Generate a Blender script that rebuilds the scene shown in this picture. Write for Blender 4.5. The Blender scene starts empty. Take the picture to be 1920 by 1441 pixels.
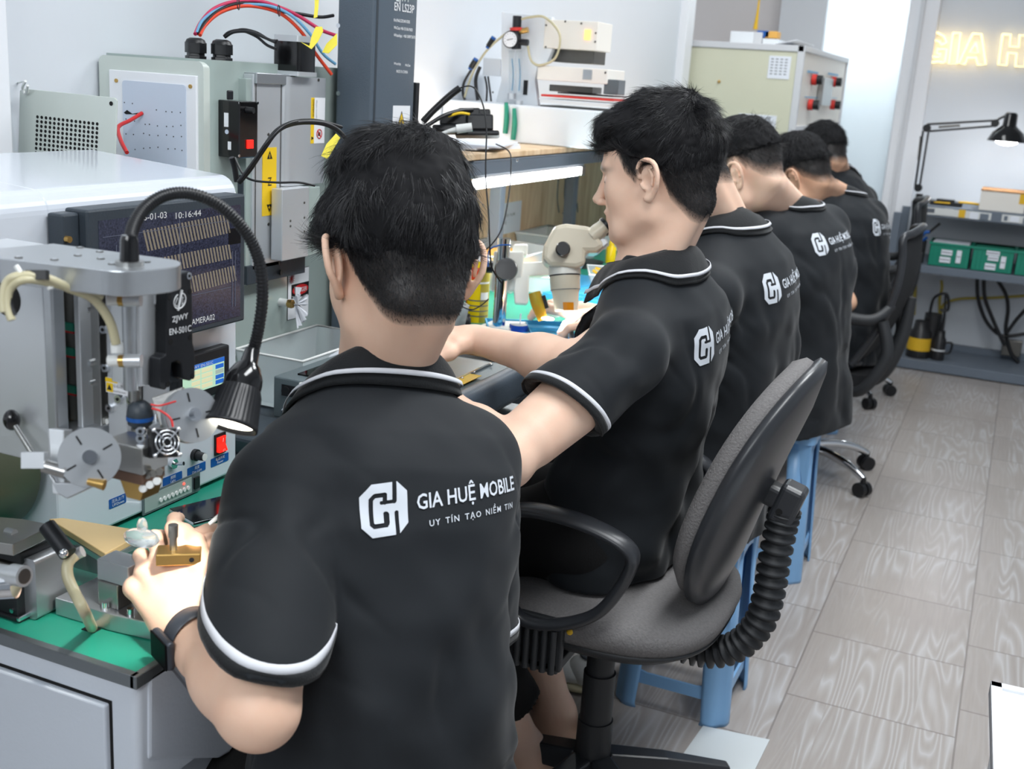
import bpy, bmesh, math, random
import numpy as np
from mathutils import Vector, Matrix, Euler
from mathutils.bvhtree import BVHTree

random.seed(7)
RNG = np.random.default_rng(7)
SC = bpy.context.scene
COL = SC.collection

# ------------------------------------------------------------------ camera
FPX = 2150.0
CAM_H = 1.38
YAW, PITCH, ROLL = math.radians(23), math.radians(14.9), math.radians(3.8)
FW = np.array([-math.sin(YAW) * math.cos(PITCH), math.cos(YAW) * math.cos(PITCH), -math.sin(PITCH)])
_r0 = np.array([math.cos(YAW), math.sin(YAW), 0.0])
_u0 = np.cross(_r0, FW)
RT = math.cos(ROLL) * _r0 + math.sin(ROLL) * _u0
UP = -math.sin(ROLL) * _r0 + math.cos(ROLL) * _u0
CP = np.array([0, 0, CAM_H])
cd = bpy.data.cameras.new('camera')
cam = bpy.data.objects.new('camera', cd)
COL.objects.link(cam)
cd.sensor_width = 36
cd.lens = FPX / 1920 * 36
cd.clip_start = 0.05
M = Matrix(((RT[0], UP[0], -FW[0], CP[0]), (RT[1], UP[1], -FW[1], CP[1]), (RT[2], UP[2], -FW[2], CP[2]), (0, 0, 0, 1)))
cam.matrix_world = M
cd.dof.use_dof = True
cd.dof.focus_distance = 1.65
cd.dof.aperture_fstop = 8.0
SC.camera = cam

# ------------------------------------------------------------------ world, lights, exposure
SC.view_settings.view_transform = 'Standard'
SC.view_settings.look = 'None'
SC.view_settings.gamma = 1
SC.view_settings.use_curve_mapping = False
SC.view_settings.exposure = 0.93
w = bpy.data.worlds.new('world')
SC.world = w
w.use_nodes = True
w.node_tree.nodes['Background'].inputs[0].default_value = (0.86, 0.93, 1.0, 1)
w.node_tree.nodes['Background'].inputs[1].default_value = 0.5


def area(name, loc, size, energy, target=None, color=(1, 1, 1), sy=None):
 l = bpy.data.lights.new(name, 'AREA')
 l.shape = 'RECTANGLE'
 l.size, l.size_y = size, sy or size
 l.energy, l.color = energy, color
 o = bpy.data.objects.new(name, l)
 o.location = loc
 d = Vector(target or (loc[0], loc[1], 0)) - Vector(loc)
 o.rotation_euler = d.to_track_quat('-Z', 'Y').to_euler()
 COL.objects.link(o)
 return o


area('ceiling_lamp_light', (0.12, 1.2, 2.75), 0.5, 25, None, (0.95, 0.98, 1.0), 1.6)
area('ceiling_lamp_light', (0.05, 3.4, 2.75), 0.5, 24, None, (0.95, 0.98, 1.0), 1.6)
area('ceiling_lamp_light', (-0.7, 4.9, 2.75), 0.5, 10, None, (0.95, 0.98, 1.0), 1.6)
area('ceiling_lamp_light', (-0.3, -1.4, 2.75), 1.6, 34, (-0.6, 1.4, 1.0), (0.93, 0.97, 1.0), 1.6)


# ------------------------------------------------------------------ pixel to world helpers
def un(px, py, dep):
 return CP + dep * (FW + (px - 960) / FPX * RT - (py - 720.5) / FPX * UP)


def pl(px, py, ax, v):
 d = FW + (px - 960) / FPX * RT - (py - 720.5) / FPX * UP
 t = (v - CP[ax]) / d[ax]
 return CP + t * d


def proj(p):
 d = np.asarray(p, float) - CP
 z = d @ FW
 return 960 + FPX * (d @ RT) / z, 720.5 - FPX * (d @ UP) / z, z


# ------------------------------------------------------------------ colours and materials
def lin(c):
 return tuple(((v / 255) / 12.92 if v / 255 <= 0.04045 else ((v / 255 + 0.055) / 1.055) ** 2.4) for v in c)


MATS = {}


def mat(name, rgb=(200, 200, 200), rough=0.5, metal=0.0, bump=0.0, bscale=60.0, vary=0.0, vscale=6.0, emit=0.0,
  emit_rgb=None, trans=0.0, alpha=1.0, sss=0.0, coat=0.0, aniso=0.0, spec=0.5, sheen=0.0, ior=1.45, stretch=None):
 if name in MATS:
  return MATS[name]
 m = bpy.data.materials.new(name)
 m.use_nodes = True
 nt = m.node_tree
 b = nt.nodes['Principled BSDF']
 I = b.inputs
 c = lin(rgb)
 I['Base Color'].default_value = (*c, 1)
 I['Roughness'].default_value = rough
 I['Metallic'].default_value = metal
 I['Specular IOR Level'].default_value = spec
 I['IOR'].default_value = ior
 if trans: I['Transmission Weight'].default_value = trans
 if alpha < 1: I['Alpha'].default_value = alpha
 if sss:
  I['Subsurface Weight'].default_value = sss
  I['Subsurface Radius'].default_value = (0.9, 0.35, 0.2)
  I['Subsurface Scale'].default_value = 0.006
 if coat:
  I['Coat Weight'].default_value = coat
  I['Coat Roughness'].default_value = 0.08
 if sheen:
  I['Sheen Weight'].default_value = sheen
  I['Sheen Roughness'].default_value = 0.4
 if aniso: I['Anisotropic'].default_value = aniso
 if emit:
  I['Emission Color'].default_value = (*lin(emit_rgb or rgb), 1)
  I['Emission Strength'].default_value = emit
 if bump or vary:
  tc = nt.nodes.new('ShaderNodeTexCoord')
  src = tc.outputs['Object']
  if stretch:
   mp = nt.nodes.new('ShaderNodeMapping')
   mp.inputs['Scale'].default_value = stretch
   nt.links.new(src, mp.inputs['Vector'])
   src = mp.outputs['Vector']
 if bump:
  n = nt.nodes.new('ShaderNodeTexNoise')
  n.inputs['Scale'].default_value = bscale
  n.inputs['Detail'].default_value = 4
  nt.links.new(src, n.inputs['Vector'])
  bp = nt.nodes.new('ShaderNodeBump')
  bp.inputs['Strength'].default_value = bump
  bp.inputs['Distance'].default_value = 0.002
  nt.links.new(n.outputs['Fac'], bp.inputs['Height'])
  nt.links.new(bp.outputs['Normal'], I['Normal'])
 if vary:
  n = nt.nodes.new('ShaderNodeTexNoise')
  n.inputs['Scale'].default_value = vscale
  n.inputs['Detail'].default_value = 6
  nt.links.new(src, n.inputs['Vector'])
  r = nt.nodes.new('ShaderNodeMixRGB')
  r.inputs['Color1'].default_value = (*[v * (1 - vary) for v in c], 1)
  r.inputs['Color2'].default_value = (*[min(1, v * (1 + vary)) for v in c], 1)
  nt.links.new(n.outputs['Fac'], r.inputs['Fac'])
  nt.links.new(r.outputs['Color'], I['Base Color'])
 MATS[name] = m
 return m


mat('wall_paint', (214, 219, 225), 0.7, bump=0.25, bscale=30, vary=0.03, vscale=2)
mat('white_gloss', (206, 212, 221), 0.18, coat=0.6)
mat('white_panel', (226, 231, 236), 0.35)
mat('table_grey', (200, 207, 217), 0.42, bump=0.12, bscale=200)
mat('mat_green', (38, 138, 116), 0.32, vary=0.05)
mat('desk_mat_green', (28, 128, 106), 0.4, vary=0.06)
mat('alu', (186, 190, 194), 0.32, 0.85, vary=0.05, vscale=3, stretch=(1, 1, 30))
mat('alu_light', (208, 212, 216), 0.36, 0.6)
mat('steel', (170, 170, 168), 0.28, 0.95, bump=0.05, bscale=300)
mat('steel_dark', (110, 108, 104), 0.35, 0.9, vary=0.1, vscale=20)
mat('chrome', (225, 228, 232), 0.08, 1.0)
mat('brass', (196, 160, 96), 0.28, 0.9)
mat('copper_brown', (122, 96, 82), 0.4, 0.7)
mat('tan_plate', (202, 176, 128), 0.4, 0.15, vary=0.08, vscale=4)
mat('black_plastic', (24, 25, 28), 0.38)
mat('black_gloss', (14, 14, 16), 0.15, coat=0.4)
mat('black_anod', (34, 36, 40), 0.42, 0.3)
mat('dark_slate', (84, 95, 106), 0.36, bump=0.2, bscale=400)
mat('slate_base', (52, 60, 68), 0.45, bump=0.15, bscale=300)
mat('green_grey', (158, 172, 168), 0.3, coat=0.3)
mat('pale_green', (198, 206, 200), 0.35, coat=0.2)
mat('enclosure_panel', (196, 206, 222), 0.4)
mat('fixture_grey', (104, 116, 120), 0.4, 0.2, bump=0.1, bscale=300)
mat('fixture_edge', (120, 126, 130), 0.3, 0.7)
mat('olive_metal', (82, 88, 72), 0.35, 0.3, vary=0.1)
mat('hole_black', (8, 8, 9), 0.8)
mat('label_yellow', (236, 196, 32), 0.5)
mat('tag_yellow', (238, 222, 70), 0.5)
mat('ink_black', (20, 20, 20), 0.5)
mat('ink_white', (232, 234, 236), 0.5)
mat('ink_grey', (90, 96, 104), 0.5)
mat('ink_red', (196, 38, 40), 0.5)
mat('label_blue', (20, 84, 160), 0.4)
mat('label_white', (232, 234, 238), 0.5)
mat('paper', (228, 232, 240), 0.7)
mat('red_wire', (206, 44, 44), 0.4)
mat('magenta_wire', (196, 52, 92), 0.4)
mat('orange_red_wire', (216, 66, 36), 0.4)
mat('blue_wire', (104, 160, 196), 0.4)
mat('white_plastic', (226, 228, 226), 0.4)
mat('bone_tube', (206, 198, 164), 0.25, trans=0.15)
mat('clear_plastic', (236, 242, 245), 0.15, trans=0.85, ior=1.2)
mat('frosted_plastic', (222, 230, 232), 0.35, trans=0.6, ior=1.15)
mat('glass', (235, 242, 245), 0.03, trans=1.0, ior=1.3)
mat('purple_panel', (140, 132, 196), 0.5)
mat('red_switch', (210, 30, 24), 0.25, emit=0.9, emit_rgb=(230, 30, 20))
mat('orange_led', (255, 180, 100), 0.4, emit=1.2, emit_rgb=(255, 170, 90))
mat('red_led', (255, 60, 50), 0.4, emit=5, emit_rgb=(255, 40, 30))
mat('tube_glow', (255, 255, 255), 0.4, emit=9, emit_rgb=(250, 252, 255))
mat('bulb_glow', (255, 255, 255), 0.4, emit=14, emit_rgb=(250, 252, 255))
mat('lens_glow', (255, 255, 255), 0.4, emit=8, emit_rgb=(255, 246, 225))
mat('neon_glow', (255, 214, 150), 0.4, emit=1.3, emit_rgb=(255, 226, 150))
mat('cream_enamel', (206, 198, 178), 0.35, coat=0.2)
mat('white_enamel', (222, 222, 214), 0.35, coat=0.2)
mat('knob_black', (22, 22, 24), 0.3, coat=0.2)
mat('amber_tape', (206, 130, 20), 0.3)
mat('amber_clear', (196, 160, 60), 0.2, trans=0.5, ior=1.2)
mat('can_yellow', (246, 214, 6), 0.35)
mat('can_olive', (176, 158, 60), 0.35)
mat('can_red', (222, 72, 30), 0.35)
mat('bottle_yellow', (240, 204, 16), 0.3)
mat('tray_blue', (66, 160, 206), 0.4)
mat('cup_blue', (24, 70, 170), 0.35)
mat('crimson', (146, 26, 56), 0.4)
mat('orange_bag', (222, 168, 84), 0.6, bump=0.8, bscale=40, vary=0.15, vscale=30)
mat('cardboard', (176, 146, 100), 0.8)
mat('crate_green', (22, 132, 108), 0.4)
mat('shelf_steel', (104, 114, 126), 0.45, vary=0.08, vscale=6)
mat('tape_white', (214, 216, 214), 0.6)
mat('tape_yellow', (226, 180, 40), 0.6)
mat('jack_black', (34, 34, 36), 0.4)
mat('cabinet_cream', (234, 230, 222), 0.45)
mat('cabinet_trim', (206, 208, 212), 0.4)
mat('olive_panel', (208, 208, 186), 0.4, vary=0.03)
mat('knob_red', (206, 52, 44), 0.4)
mat('frosted_glass', (214, 228, 232), 0.3, trans=0.35, ior=1.1)
mat('door_frame_white', (232, 234, 238), 0.45)
mat('beige_wall', (218, 212, 210), 0.8)
mat('skin', (214, 172, 150), 0.5)
mat('hair_black', (30, 30, 33), 0.38, spec=0.6)
mat('hair_mass', (20, 20, 22), 0.8, spec=0.2)
mat('eye_white', (225, 220, 215), 0.2)
mat('eye_dark', (28, 20, 18), 0.1)
mat('lip', (186, 120, 110), 0.45)
mat('shirt_black', (13, 19, 25), 0.8, sheen=0.08, bump=0.12, bscale=1300)
mat('collar_black', (18, 21, 24), 0.85, sheen=0.15, bump=0.4, bscale=500)
mat('shorts_black', (16, 16, 17), 0.9, bump=0.3, bscale=300)
mat('print_white', (206, 212, 220), 0.6)
mat('stripe_white', (204, 206, 212), 0.7)
mat('chair_fabric', (112, 110, 110), 0.95, bump=1.0, bscale=260, vary=0.3, vscale=220)
mat('chair_plastic', (46, 48, 52), 0.32)
mat('chair_plastic_matt', (40, 42, 45), 0.55)
mat('mesh_black', (30, 32, 35), 0.8, bump=0.6, bscale=300)
mat('seat_black', (24, 25, 28), 0.9)
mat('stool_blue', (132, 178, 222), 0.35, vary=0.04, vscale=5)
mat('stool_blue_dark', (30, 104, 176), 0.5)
mat('watch_band', (60, 64, 72), 0.35)
mat('watch_glass', (10, 11, 13), 0.5, spec=0.1)
mat('watch_case', (66, 70, 78), 0.4, 0.5)
mat('sandal', (26, 26, 28), 0.6)
mat('marble', (206, 212, 214), 0.25, vary=0.06, vscale=5)
mat('fluor_pink', (206, 160, 140), 0.4)


def plywood():
 m = bpy.data.materials.new('plywood'); m.use_nodes = True
 nt = m.node_tree; b = nt.nodes['Principled BSDF']
 tc = nt.nodes.new('ShaderNodeTexCoord'); mp = nt.nodes.new('ShaderNodeMapping')
 mp.inputs['Scale'].default_value = (3, 5, 0.9)
 n = nt.nodes.new('ShaderNodeTexNoise'); n.inputs['Scale'].default_value = 3; n.inputs['Detail'].default_value = 8
 n.inputs['Distortion'].default_value = 1.5
 cr = nt.nodes.new('ShaderNodeValToRGB')
 cr.color_ramp.elements[0].position = 0.3; cr.color_ramp.elements[0].color = (*lin((206, 170, 128)), 1)
 cr.color_ramp.elements[1].position = 0.65; cr.color_ramp.elements[1].color = (*lin((240, 214, 180)), 1)
 nt.links.new(tc.outputs['Object'], mp.inputs['Vector']); nt.links.new(mp.outputs['Vector'], n.inputs['Vector'])
 nt.links.new(n.outputs['Fac'], cr.inputs['Fac']); nt.links.new(cr.outputs['Color'], b.inputs['Base Color'])
 b.inputs['Roughness'].default_value = 0.6
 MATS['plywood'] = m
 m2 = m.copy(); m2.name = 'brown_wood'
 cr = [x for x in m2.node_tree.nodes if x.type == 'VALTORGB'][0]
 cr.color_ramp.elements[0].color = (*lin((120, 80, 40)), 1); cr.color_ramp.elements[1].color = (*lin((164, 118, 68)), 1)
 MATS['brown_wood'] = m2


plywood()


# ------------------------------------------------------------------ mesh builder
def frame_from(d):
 d = np.asarray(d, float); d = d / np.linalg.norm(d)
 a = np.array([0, 0, 1.0]) if abs(d[2]) < 0.9 else np.array([1.0, 0, 0])
 x = np.cross(a, d); x /= np.linalg.norm(x)
 return x, np.cross(d, x), d


class MB:
 def __init__(s):
  s.v, s.f, s.m, s.sm, s.mats = [], [], [], [], []
  s.cur = 0

 def use(s, name):
  if name not in s.mats: s.mats.append(name)
  s.cur = s.mats.index(name)
  return s

 def add(s, vs, fs, smooth=False):
  o = len(s.v)
  s.v += [tuple(map(float, p)) for p in vs]
  for f in fs:
   s.f.append(tuple(i + o for i in f)); s.m.append(s.cur); s.sm.append(smooth)
  return s

 def box(s, x0, x1, y0, y1, z0, z1):
  return s.hexa([(x0, y0, z0), (x1, y0, z0), (x1, y1, z0), (x0, y1, z0), (x0, y0, z1), (x1, y0, z1), (x1, y1, z1), (x0, y1, z1)])

 def hexa(s, p):
  return s.add(p, [(0, 3, 2, 1), (4, 5, 6, 7), (0, 1, 5, 4), (1, 2, 6, 5), (2, 3, 7, 6), (3, 0, 4, 7)])

 def obox(s, c, ax, ay, az, hx, hy, hz):
  c, ax, ay, az = map(np.asarray, (c, ax, ay, az))
  P = [c + ax * hx * i + ay * hy * j + az * hz * k for k in (-1, 1) for i, j in ((-1, -1), (1, -1), (1, 1), (-1, 1))]
  return s.hexa(P)

 def rbox(s, x0, x1, y0, y1, z0, z1, r, axis='z', seg=4):
  """box with rounded edges running along one axis"""
  if axis == 'z': a0, a1, b0, b1, c0, c1, mk = x0, x1, y0, y1, z0, z1, lambda a, b, c: (a, b, c)
  elif axis == 'x': a0, a1, b0, b1, c0, c1, mk = y0, y1, z0, z1, x0, x1, lambda a, b, c: (c, a, b)
  else: a0, a1, b0, b1, c0, c1, mk = z0, z1, x0, x1, y0, y1, lambda a, b, c: (b, c, a)
  pts = []
  for cx, cy, t0 in ((a1 - r, b1 - r, 0), (a0 + r, b1 - r, 1), (a0 + r, b0 + r, 2), (a1 - r, b0 + r, 3)):
   for i in range(seg + 1):
    t = (t0 + i / seg) * math.pi / 2
    pts.append((cx + r * math.cos(t), cy + r * math.sin(t)))
  n = len(pts)
  s.add([mk(a, b, c0) for a, b in pts] + [mk(a, b, c1) for a, b in pts],
              [tuple(range(n))[::-1], tuple(range(n, 2 * n))])
  return s.add([mk(a, b, c0) for a, b in pts] + [mk(a, b, c1) for a, b in pts],
                     [(i, (i + 1) % n, n + (i + 1) % n, n + i) for i in range(n)], True)

 def prism(s, poly, ax, v0, v1):
  """poly: 2D points extruded along axis index ax from v0 to v1"""
  def mk(p, v):
   q = list(p); q.insert(ax, v); return q
  n = len(poly)
  return s.add([mk(p, v0) for p in poly] + [mk(p, v1) for p in poly],
                     [tuple(range(n))[::-1], tuple(range(n, 2 * n))] + [(i, (i + 1) % n, n + (i + 1) % n, n + i) for i in range(n)])

 def cyl(s, p0, p1, r0, r1=None, n=20, cap=True):
  r1 = r0 if r1 is None else r1
  p0, p1 = np.asarray(p0, float), np.asarray(p1, float)
  x, y, d = frame_from(p1 - p0)
  A = [2 * math.pi * i / n for i in range(n)]
  a = [p0 + r0 * (x * math.cos(t) + y * math.sin(t)) for t in A]
  b = [p1 + r1 * (x * math.cos(t) + y * math.sin(t)) for t in A]
  s.add(a + b, [(i, (i + 1) % n, n + (i + 1) % n, n + i) for i in range(n)], True)
  if cap:
   s.add(a, [tuple(range(n))[::-1]]); s.add(b, [tuple(range(n))])
  return s

 def lathe(s, p0, d, prof, n=28, cap=True):
  """prof: (distance along d, radius)"""
  p0 = np.asarray(p0, float); x, y, d = frame_from(d)
  A = [2 * math.pi * i / n for i in range(n)]
  vs = [p0 + d * h + r * (x * math.cos(t) + y * math.sin(t)) for h, r in prof for t in A]
  fs = [(k * n + i, k * n + (i + 1) % n, (k + 1) * n + (i + 1) % n, (k + 1) * n + i) for k in range(len(prof) - 1) for i in range(n)]
  s.add(vs, fs, True)
  if cap:
   if prof[0][1] > 1e-6: s.add(vs[:n], [tuple(range(n))[::-1]])
   if prof[-1][1] > 1e-6: s.add(vs[-n:], [tuple(range(n))])
  return s

 def tube(s, pts, r, n=8, spline=True, res=8, cap=True):
  P = np.array(pts, float)
  R = np.full(len(P), r, float) if np.isscalar(r) else np.array(r, float)
  if spline and len(P) > 2: P, R = catmull(P, R, res)
  T = np.gradient(P, axis=0)
  T /= np.linalg.norm(T, axis=1)[:, None] + 1e-12
  x, y, _ = frame_from(T[0])
  vs = []
  for p, t, rr in zip(P, T, R):
   x = x - t * (x @ t); x /= np.linalg.norm(x); y = np.cross(t, x)
   vs += [p + rr * (x * math.cos(2 * math.pi * i / n) + y * math.sin(2 * math.pi * i / n)) for i in range(n)]
  m = len(P)
  s.add(vs, [(k * n + i, k * n + (i + 1) % n, (k + 1) * n + (i + 1) % n, (k + 1) * n + i) for k in range(m - 1) for i in range(n)], True)
  if cap:
   s.add(vs[:n], [tuple(range(n))[::-1]]); s.add(vs[-n:], [tuple(range(n))])
  return s

 def ball(s, c, r, n=14, m=9):
  c = np.asarray(c, float); r = np.ones(3) * r
  vs = [c + r * np.array([math.sin(math.pi * j / m) * math.cos(2 * math.pi * i / n), math.sin(math.pi * j / m) * math.sin(2 * math.pi * i / n), math.cos(math.pi * j / m)])
              for j in range(m + 1) for i in range(n)]
  return s.add(vs, [(j * n + i, (j + 1) * n + i, (j + 1) * n + (i + 1) % n, j * n + (i + 1) % n) for j in range(m) for i in range(n)], True)

 def quad(s, a, b, c, d):
  return s.add([a, b, c, d], [(0, 1, 2, 3)])

 def build(s, name, material=None, parent=None, bevel=0.0, label=None, seg=2, local=False):
  V = np.array(s.v, float).reshape(-1, 3)
  off = np.zeros(3) if (local or parent is None) else np.array(LOC.get(parent.name, (0, 0, 0)))
  if not local: V = V - off
  me = bpy.data.meshes.new(name)
  me.from_pydata([tuple(p) for p in V], [], s.f)
  names = s.mats or [material]
  for nme in names: me.materials.append(MATS[nme])
  if s.mats: me.polygons.foreach_set('material_index', s.m)
  me.polygons.foreach_set('use_smooth', s.sm)
  me.validate(); me.update()
  o = bpy.data.objects.new(name, me)
  COL.objects.link(o)
  if parent is not None:
   o.parent = parent
   LOC[o.name] = tuple(off)
  else:
   LOC[o.name] = (0, 0, 0)
  if bevel:
   b = o.modifiers.new('bevel', 'BEVEL'); b.width = bevel; b.segments = seg; b.limit_method = 'ANGLE'; b.angle_limit = math.radians(40)
   b.harden_normals = False
  if label: o['label'] = label
  return o


LOC = {}


def catmull(P, R, res):
 out, ro = [], []
 n = len(P)
 for i in range(n - 1):
  p0, p1, p2, p3 = P[max(i - 1, 0)], P[i], P[i + 1], P[min(i + 2, n - 1)]
  r0, r1, r2, r3 = R[max(i - 1, 0)], R[i], R[i + 1], R[min(i + 2, n - 1)]
  for k in range(res):
   t = k / res
   f = lambda a, b, c, d: 0.5 * (2 * b + (c - a) * t + (2 * a - 5 * b + 4 * c - d) * t * t + (3 * b - a - 3 * c + d) * t ** 3)
   out.append(f(p0, p1, p2, p3)); ro.append(f(r0, r1, r2, r3))
 out.append(P[-1]); ro.append(R[-1])
 return np.array(out), np.array(ro)


def tag(o, label, cat, group=None, kind=None):
 o['label'] = label; o['category'] = cat
 if group: o['group'] = group
 if kind: o['kind'] = kind
 return o


def thing(name, label, cat, loc=(0, 0, 0), rz=0.0, group=None, kind=None):
 o = bpy.data.objects.new(name, None)
 COL.objects.link(o)
 o.empty_display_size = 0.05
 o.location = tuple(map(float, loc)); o.rotation_euler = (0, 0, rz)
 LOC[o.name] = tuple(map(float, loc))
 return tag(o, label, cat, group, kind)


def rebase(o):
 """put the origin of a top-level mesh at the middle of its base"""
 me = o.data
 n = len(me.vertices); a = np.empty(n * 3); me.vertices.foreach_get('co', a); a = a.reshape(-1, 3)
 c = (a.min(0) + a.max(0)) / 2; c[2] = a[:, 2].min()
 a -= c; me.vertices.foreach_set('co', a.ravel()); o.location = tuple(c); LOC[o.name] = tuple(c)
 return o


def single(mb, name, label, cat, material=None, bevel=0.0, group=None, kind=None, seg=2):
 o = rebase(mb.build(name, material, None, bevel, seg=seg))
 return tag(o, label, cat, group, kind)


def struct(mb, name, material=None, bevel=0.0):
 o = mb.build(name, material, None, bevel)
 o['kind'] = 'structure'
 return o


def kids(o):
 return [c for c in bpy.data.objects if c.parent == o]


def copy_tree(o, parent=None):
 c = o.copy(); COL.objects.link(c)
 if parent is not None: c.parent = parent
 for ch in kids(o): copy_tree(ch, c)
 return c


def text_obj(txt, name, origin, xdir, ydir, height, material, parent, depth=0.0005, width=None, spacing=1.0, align='LEFT', label=None, bold=0.0):
 """flat lettering whose x runs along xdir and up along ydir; height is that of the capitals"""
 cu = bpy.data.curves.new(name, 'FONT')
 cu.body = txt; cu.size = 1.0; cu.space_character = spacing; cu.offset = bold
 cu.resolution_u = 3
 tmp = bpy.data.objects.new('tmp', cu); COL.objects.link(tmp)
 dg = bpy.context.evaluated_depsgraph_get(); dg.update()
 me = bpy.data.meshes.new_from_object(tmp.evaluated_get(dg))
 bpy.data.objects.remove(tmp); bpy.data.curves.remove(cu)
 n = len(me.vertices)
 a = np.zeros(n * 3); me.vertices.foreach_get('co', a); a = a.reshape(-1, 3)
 if n == 0: return None
 cap = 0.72
 a *= height / cap
 w_ = a[:, 0].max() - a[:, 0].min()
 a[:, 0] -= a[:, 0].min()
 if width: a[:, 0] *= width / w_; w_ = width
 if align == 'CENTER': a[:, 0] -= w_ / 2
 X = np.asarray(xdir, float); X /= np.linalg.norm(X)
 Y = np.asarray(ydir, float); Y /= np.linalg.norm(Y)
 N = np.cross(X, Y)
 off = np.array(LOC.get(parent.name, (0, 0, 0))) if parent is not None else np.zeros(3)
 V = np.asarray(origin, float) + a[:, :1] * X + a[:, 1:2] * Y + N * depth - off
 me.vertices.foreach_set('co', V.ravel()); me.update()
 me.materials.clear(); me.materials.append(MATS[material])
 o = bpy.data.objects.new(name, me); COL.objects.link(o)
 if parent is not None: o.parent = parent; LOC[o.name] = tuple(off)
 if label: o['label'] = label
 return o
def Xp(px, py, x): return pl(px, py, 0, x)
def Yp(px, py, y): return pl(px, py, 1, y)
def Zp(px, py, z): return pl(px, py, 2, z)


# ================================================================== the room
WX = -1.54          # left wall
FY = 6.95           # far wall


def floor_material():
 m = bpy.data.materials.new('wood_look_tile'); m.use_nodes = True
 nt = m.node_tree; L = nt.links.new; b = nt.nodes['Principled BSDF']
 N = lambda t, **k: [setattr(x := nt.nodes.new(t), a, v) for a, v in k.items()] and x or nt.nodes.new(t)
 def node(t): return nt.nodes.new(t)
 def val(sock, v): sock.default_value = v
 tc = node('ShaderNodeTexCoord')
 sep = node('ShaderNodeSeparateXYZ'); L(tc.outputs['Object'], sep.inputs[0])

 def math_(op, a, b_=None, c=None):
  n = node('ShaderNodeMath'); n.operation = op
  for i, s in enumerate((a, b_, c)):
   if s is None: continue
   if hasattr(s, 'links'): L(s, n.inputs[i])
   else: n.inputs[i].default_value = s
  return n.outputs[0]
 x = math_('SUBTRACT', sep.outputs[0], 0.065)
 y = math_('SUBTRACT', sep.outputs[1], 2.70)
 TX, TY = 0.385, 0.372
 col = math_('FLOOR', math_('DIVIDE', x, TX))
 shift = math_('MULTIPLY', math_('MODULO', math_('ABSOLUTE', col), 2.0), 0.14)
 ys = math_('ADD', y, shift)
 row = math_('FLOOR', math_('DIVIDE', ys, TY))
 fx = math_('FRACT', math_('DIVIDE', x, TX)); fy = math_('FRACT', math_('DIVIDE', ys, TY))
 # planks inside a tile run along y; each is a quarter of the tile wide
 pk = math_('FLOOR', math_('MULTIPLY', fx, 4.0))
 cx = node('ShaderNodeCombineXYZ')
 L(math_('ADD', math_('MULTIPLY', col, 3.7), math_('MULTIPLY', pk, 1.3)), cx.inputs[0]); L(math_('MULTIPLY', row, 5.1), cx.inputs[1])
 wn = node('ShaderNodeTexWhiteNoise'); L(cx.outputs[0], wn.inputs['Vector'])
 # grain: stretched noise bands with contour rings
 off = node('ShaderNodeVectorMath'); off.operation = 'SCALE'; L(wn.outputs['Color'], off.inputs[0]); off.inputs['Scale'].default_value = 7.0
 add = node('ShaderNodeVectorMath'); add.operation = 'ADD'; L(tc.outputs['Object'], add.inputs[0]); L(off.outputs[0], add.inputs[1])
 mp = node('ShaderNodeMapping'); mp.inputs['Scale'].default_value = (13, 1.15, 1); L(add.outputs[0], mp.inputs['Vector'])
 ns = node('ShaderNodeTexNoise'); ns.inputs['Scale'].default_value = 1.0; ns.inputs['Detail'].default_value = 1.2; L(mp.outputs[0], ns.inputs['Vector'])
 rings = math_('FRACT', math_('MULTIPLY', ns.outputs['Fac'], 13.0))
 line = math_('SUBTRACT', 1.0, math_('MULTIPLY', math_('ABSOLUTE', math_('SUBTRACT', rings, 0.5)), 2.0))
 line = math_('POWER', line, 2.2)
 n2 = node('ShaderNodeTexNoise'); n2.inputs['Scale'].default_value = 1.0; n2.inputs['Detail'].default_value = 5
 mp2 = node('ShaderNodeMapping'); mp2.inputs['Scale'].default_value = (150, 6, 1); L(tc.outputs['Object'], mp2.inputs['Vector']); L(mp2.outputs[0], n2.inputs['Vector'])
 # worn zones without the white grain
 n3 = node('ShaderNodeTexNoise'); n3.inputs['Scale'].default_value = 2.6; n3.inputs['Detail'].default_value = 3; L(tc.outputs['Object'], n3.inputs['Vector'])
 worn = node('ShaderNodeMapRange'); L(n3.outputs['Fac'], worn.inputs[0]); worn.inputs[1].default_value = 0.36; worn.inputs[2].default_value = 0.52
 # browner half planks: the first strip of each tile is plain
 plain = math_('GREATER_THAN', fx, 0.17)
 amt = math_('MULTIPLY', math_('MULTIPLY', line, worn.outputs[0]), math_('ADD', math_('MULTIPLY', plain, 0.75), 0.2))
 base = node('ShaderNodeMixRGB'); base.inputs[1].default_value = (*lin((146, 139, 134)), 1); base.inputs[2].default_value = (*lin((170, 163, 158)), 1)
 L(math_('ADD', math_('MULTIPLY', n2.outputs['Fac'], 0.7), math_('MULTIPLY', wn.outputs['Value'], 0.3)), base.inputs[0])
 mix = node('ShaderNodeMixRGB'); L(math_('MULTIPLY', amt, 0.62), mix.inputs[0]); L(base.outputs[0], mix.inputs[1]); mix.inputs[2].default_value = (*lin((196, 197, 199)), 1)
 # joints
 jx = math_('LESS_THAN', math_('MINIMUM', fx, math_('SUBTRACT', 1.0, fx)), 0.006)
 jy = math_('LESS_THAN', math_('MINIMUM', fy, math_('SUBTRACT', 1.0, fy)), 0.007)
 j = math_('MAXIMUM', jx, jy)
 mj = node('ShaderNodeMixRGB'); L(math_('MULTIPLY', j, 0.6), mj.inputs[0]); L(mix.outputs[0], mj.inputs[1]); mj.inputs[2].default_value = (*lin((104, 96, 92)), 1)
 L(mj.outputs[0], b.inputs['Base Color'])
 b.inputs['Roughness'].default_value = 0.33
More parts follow.
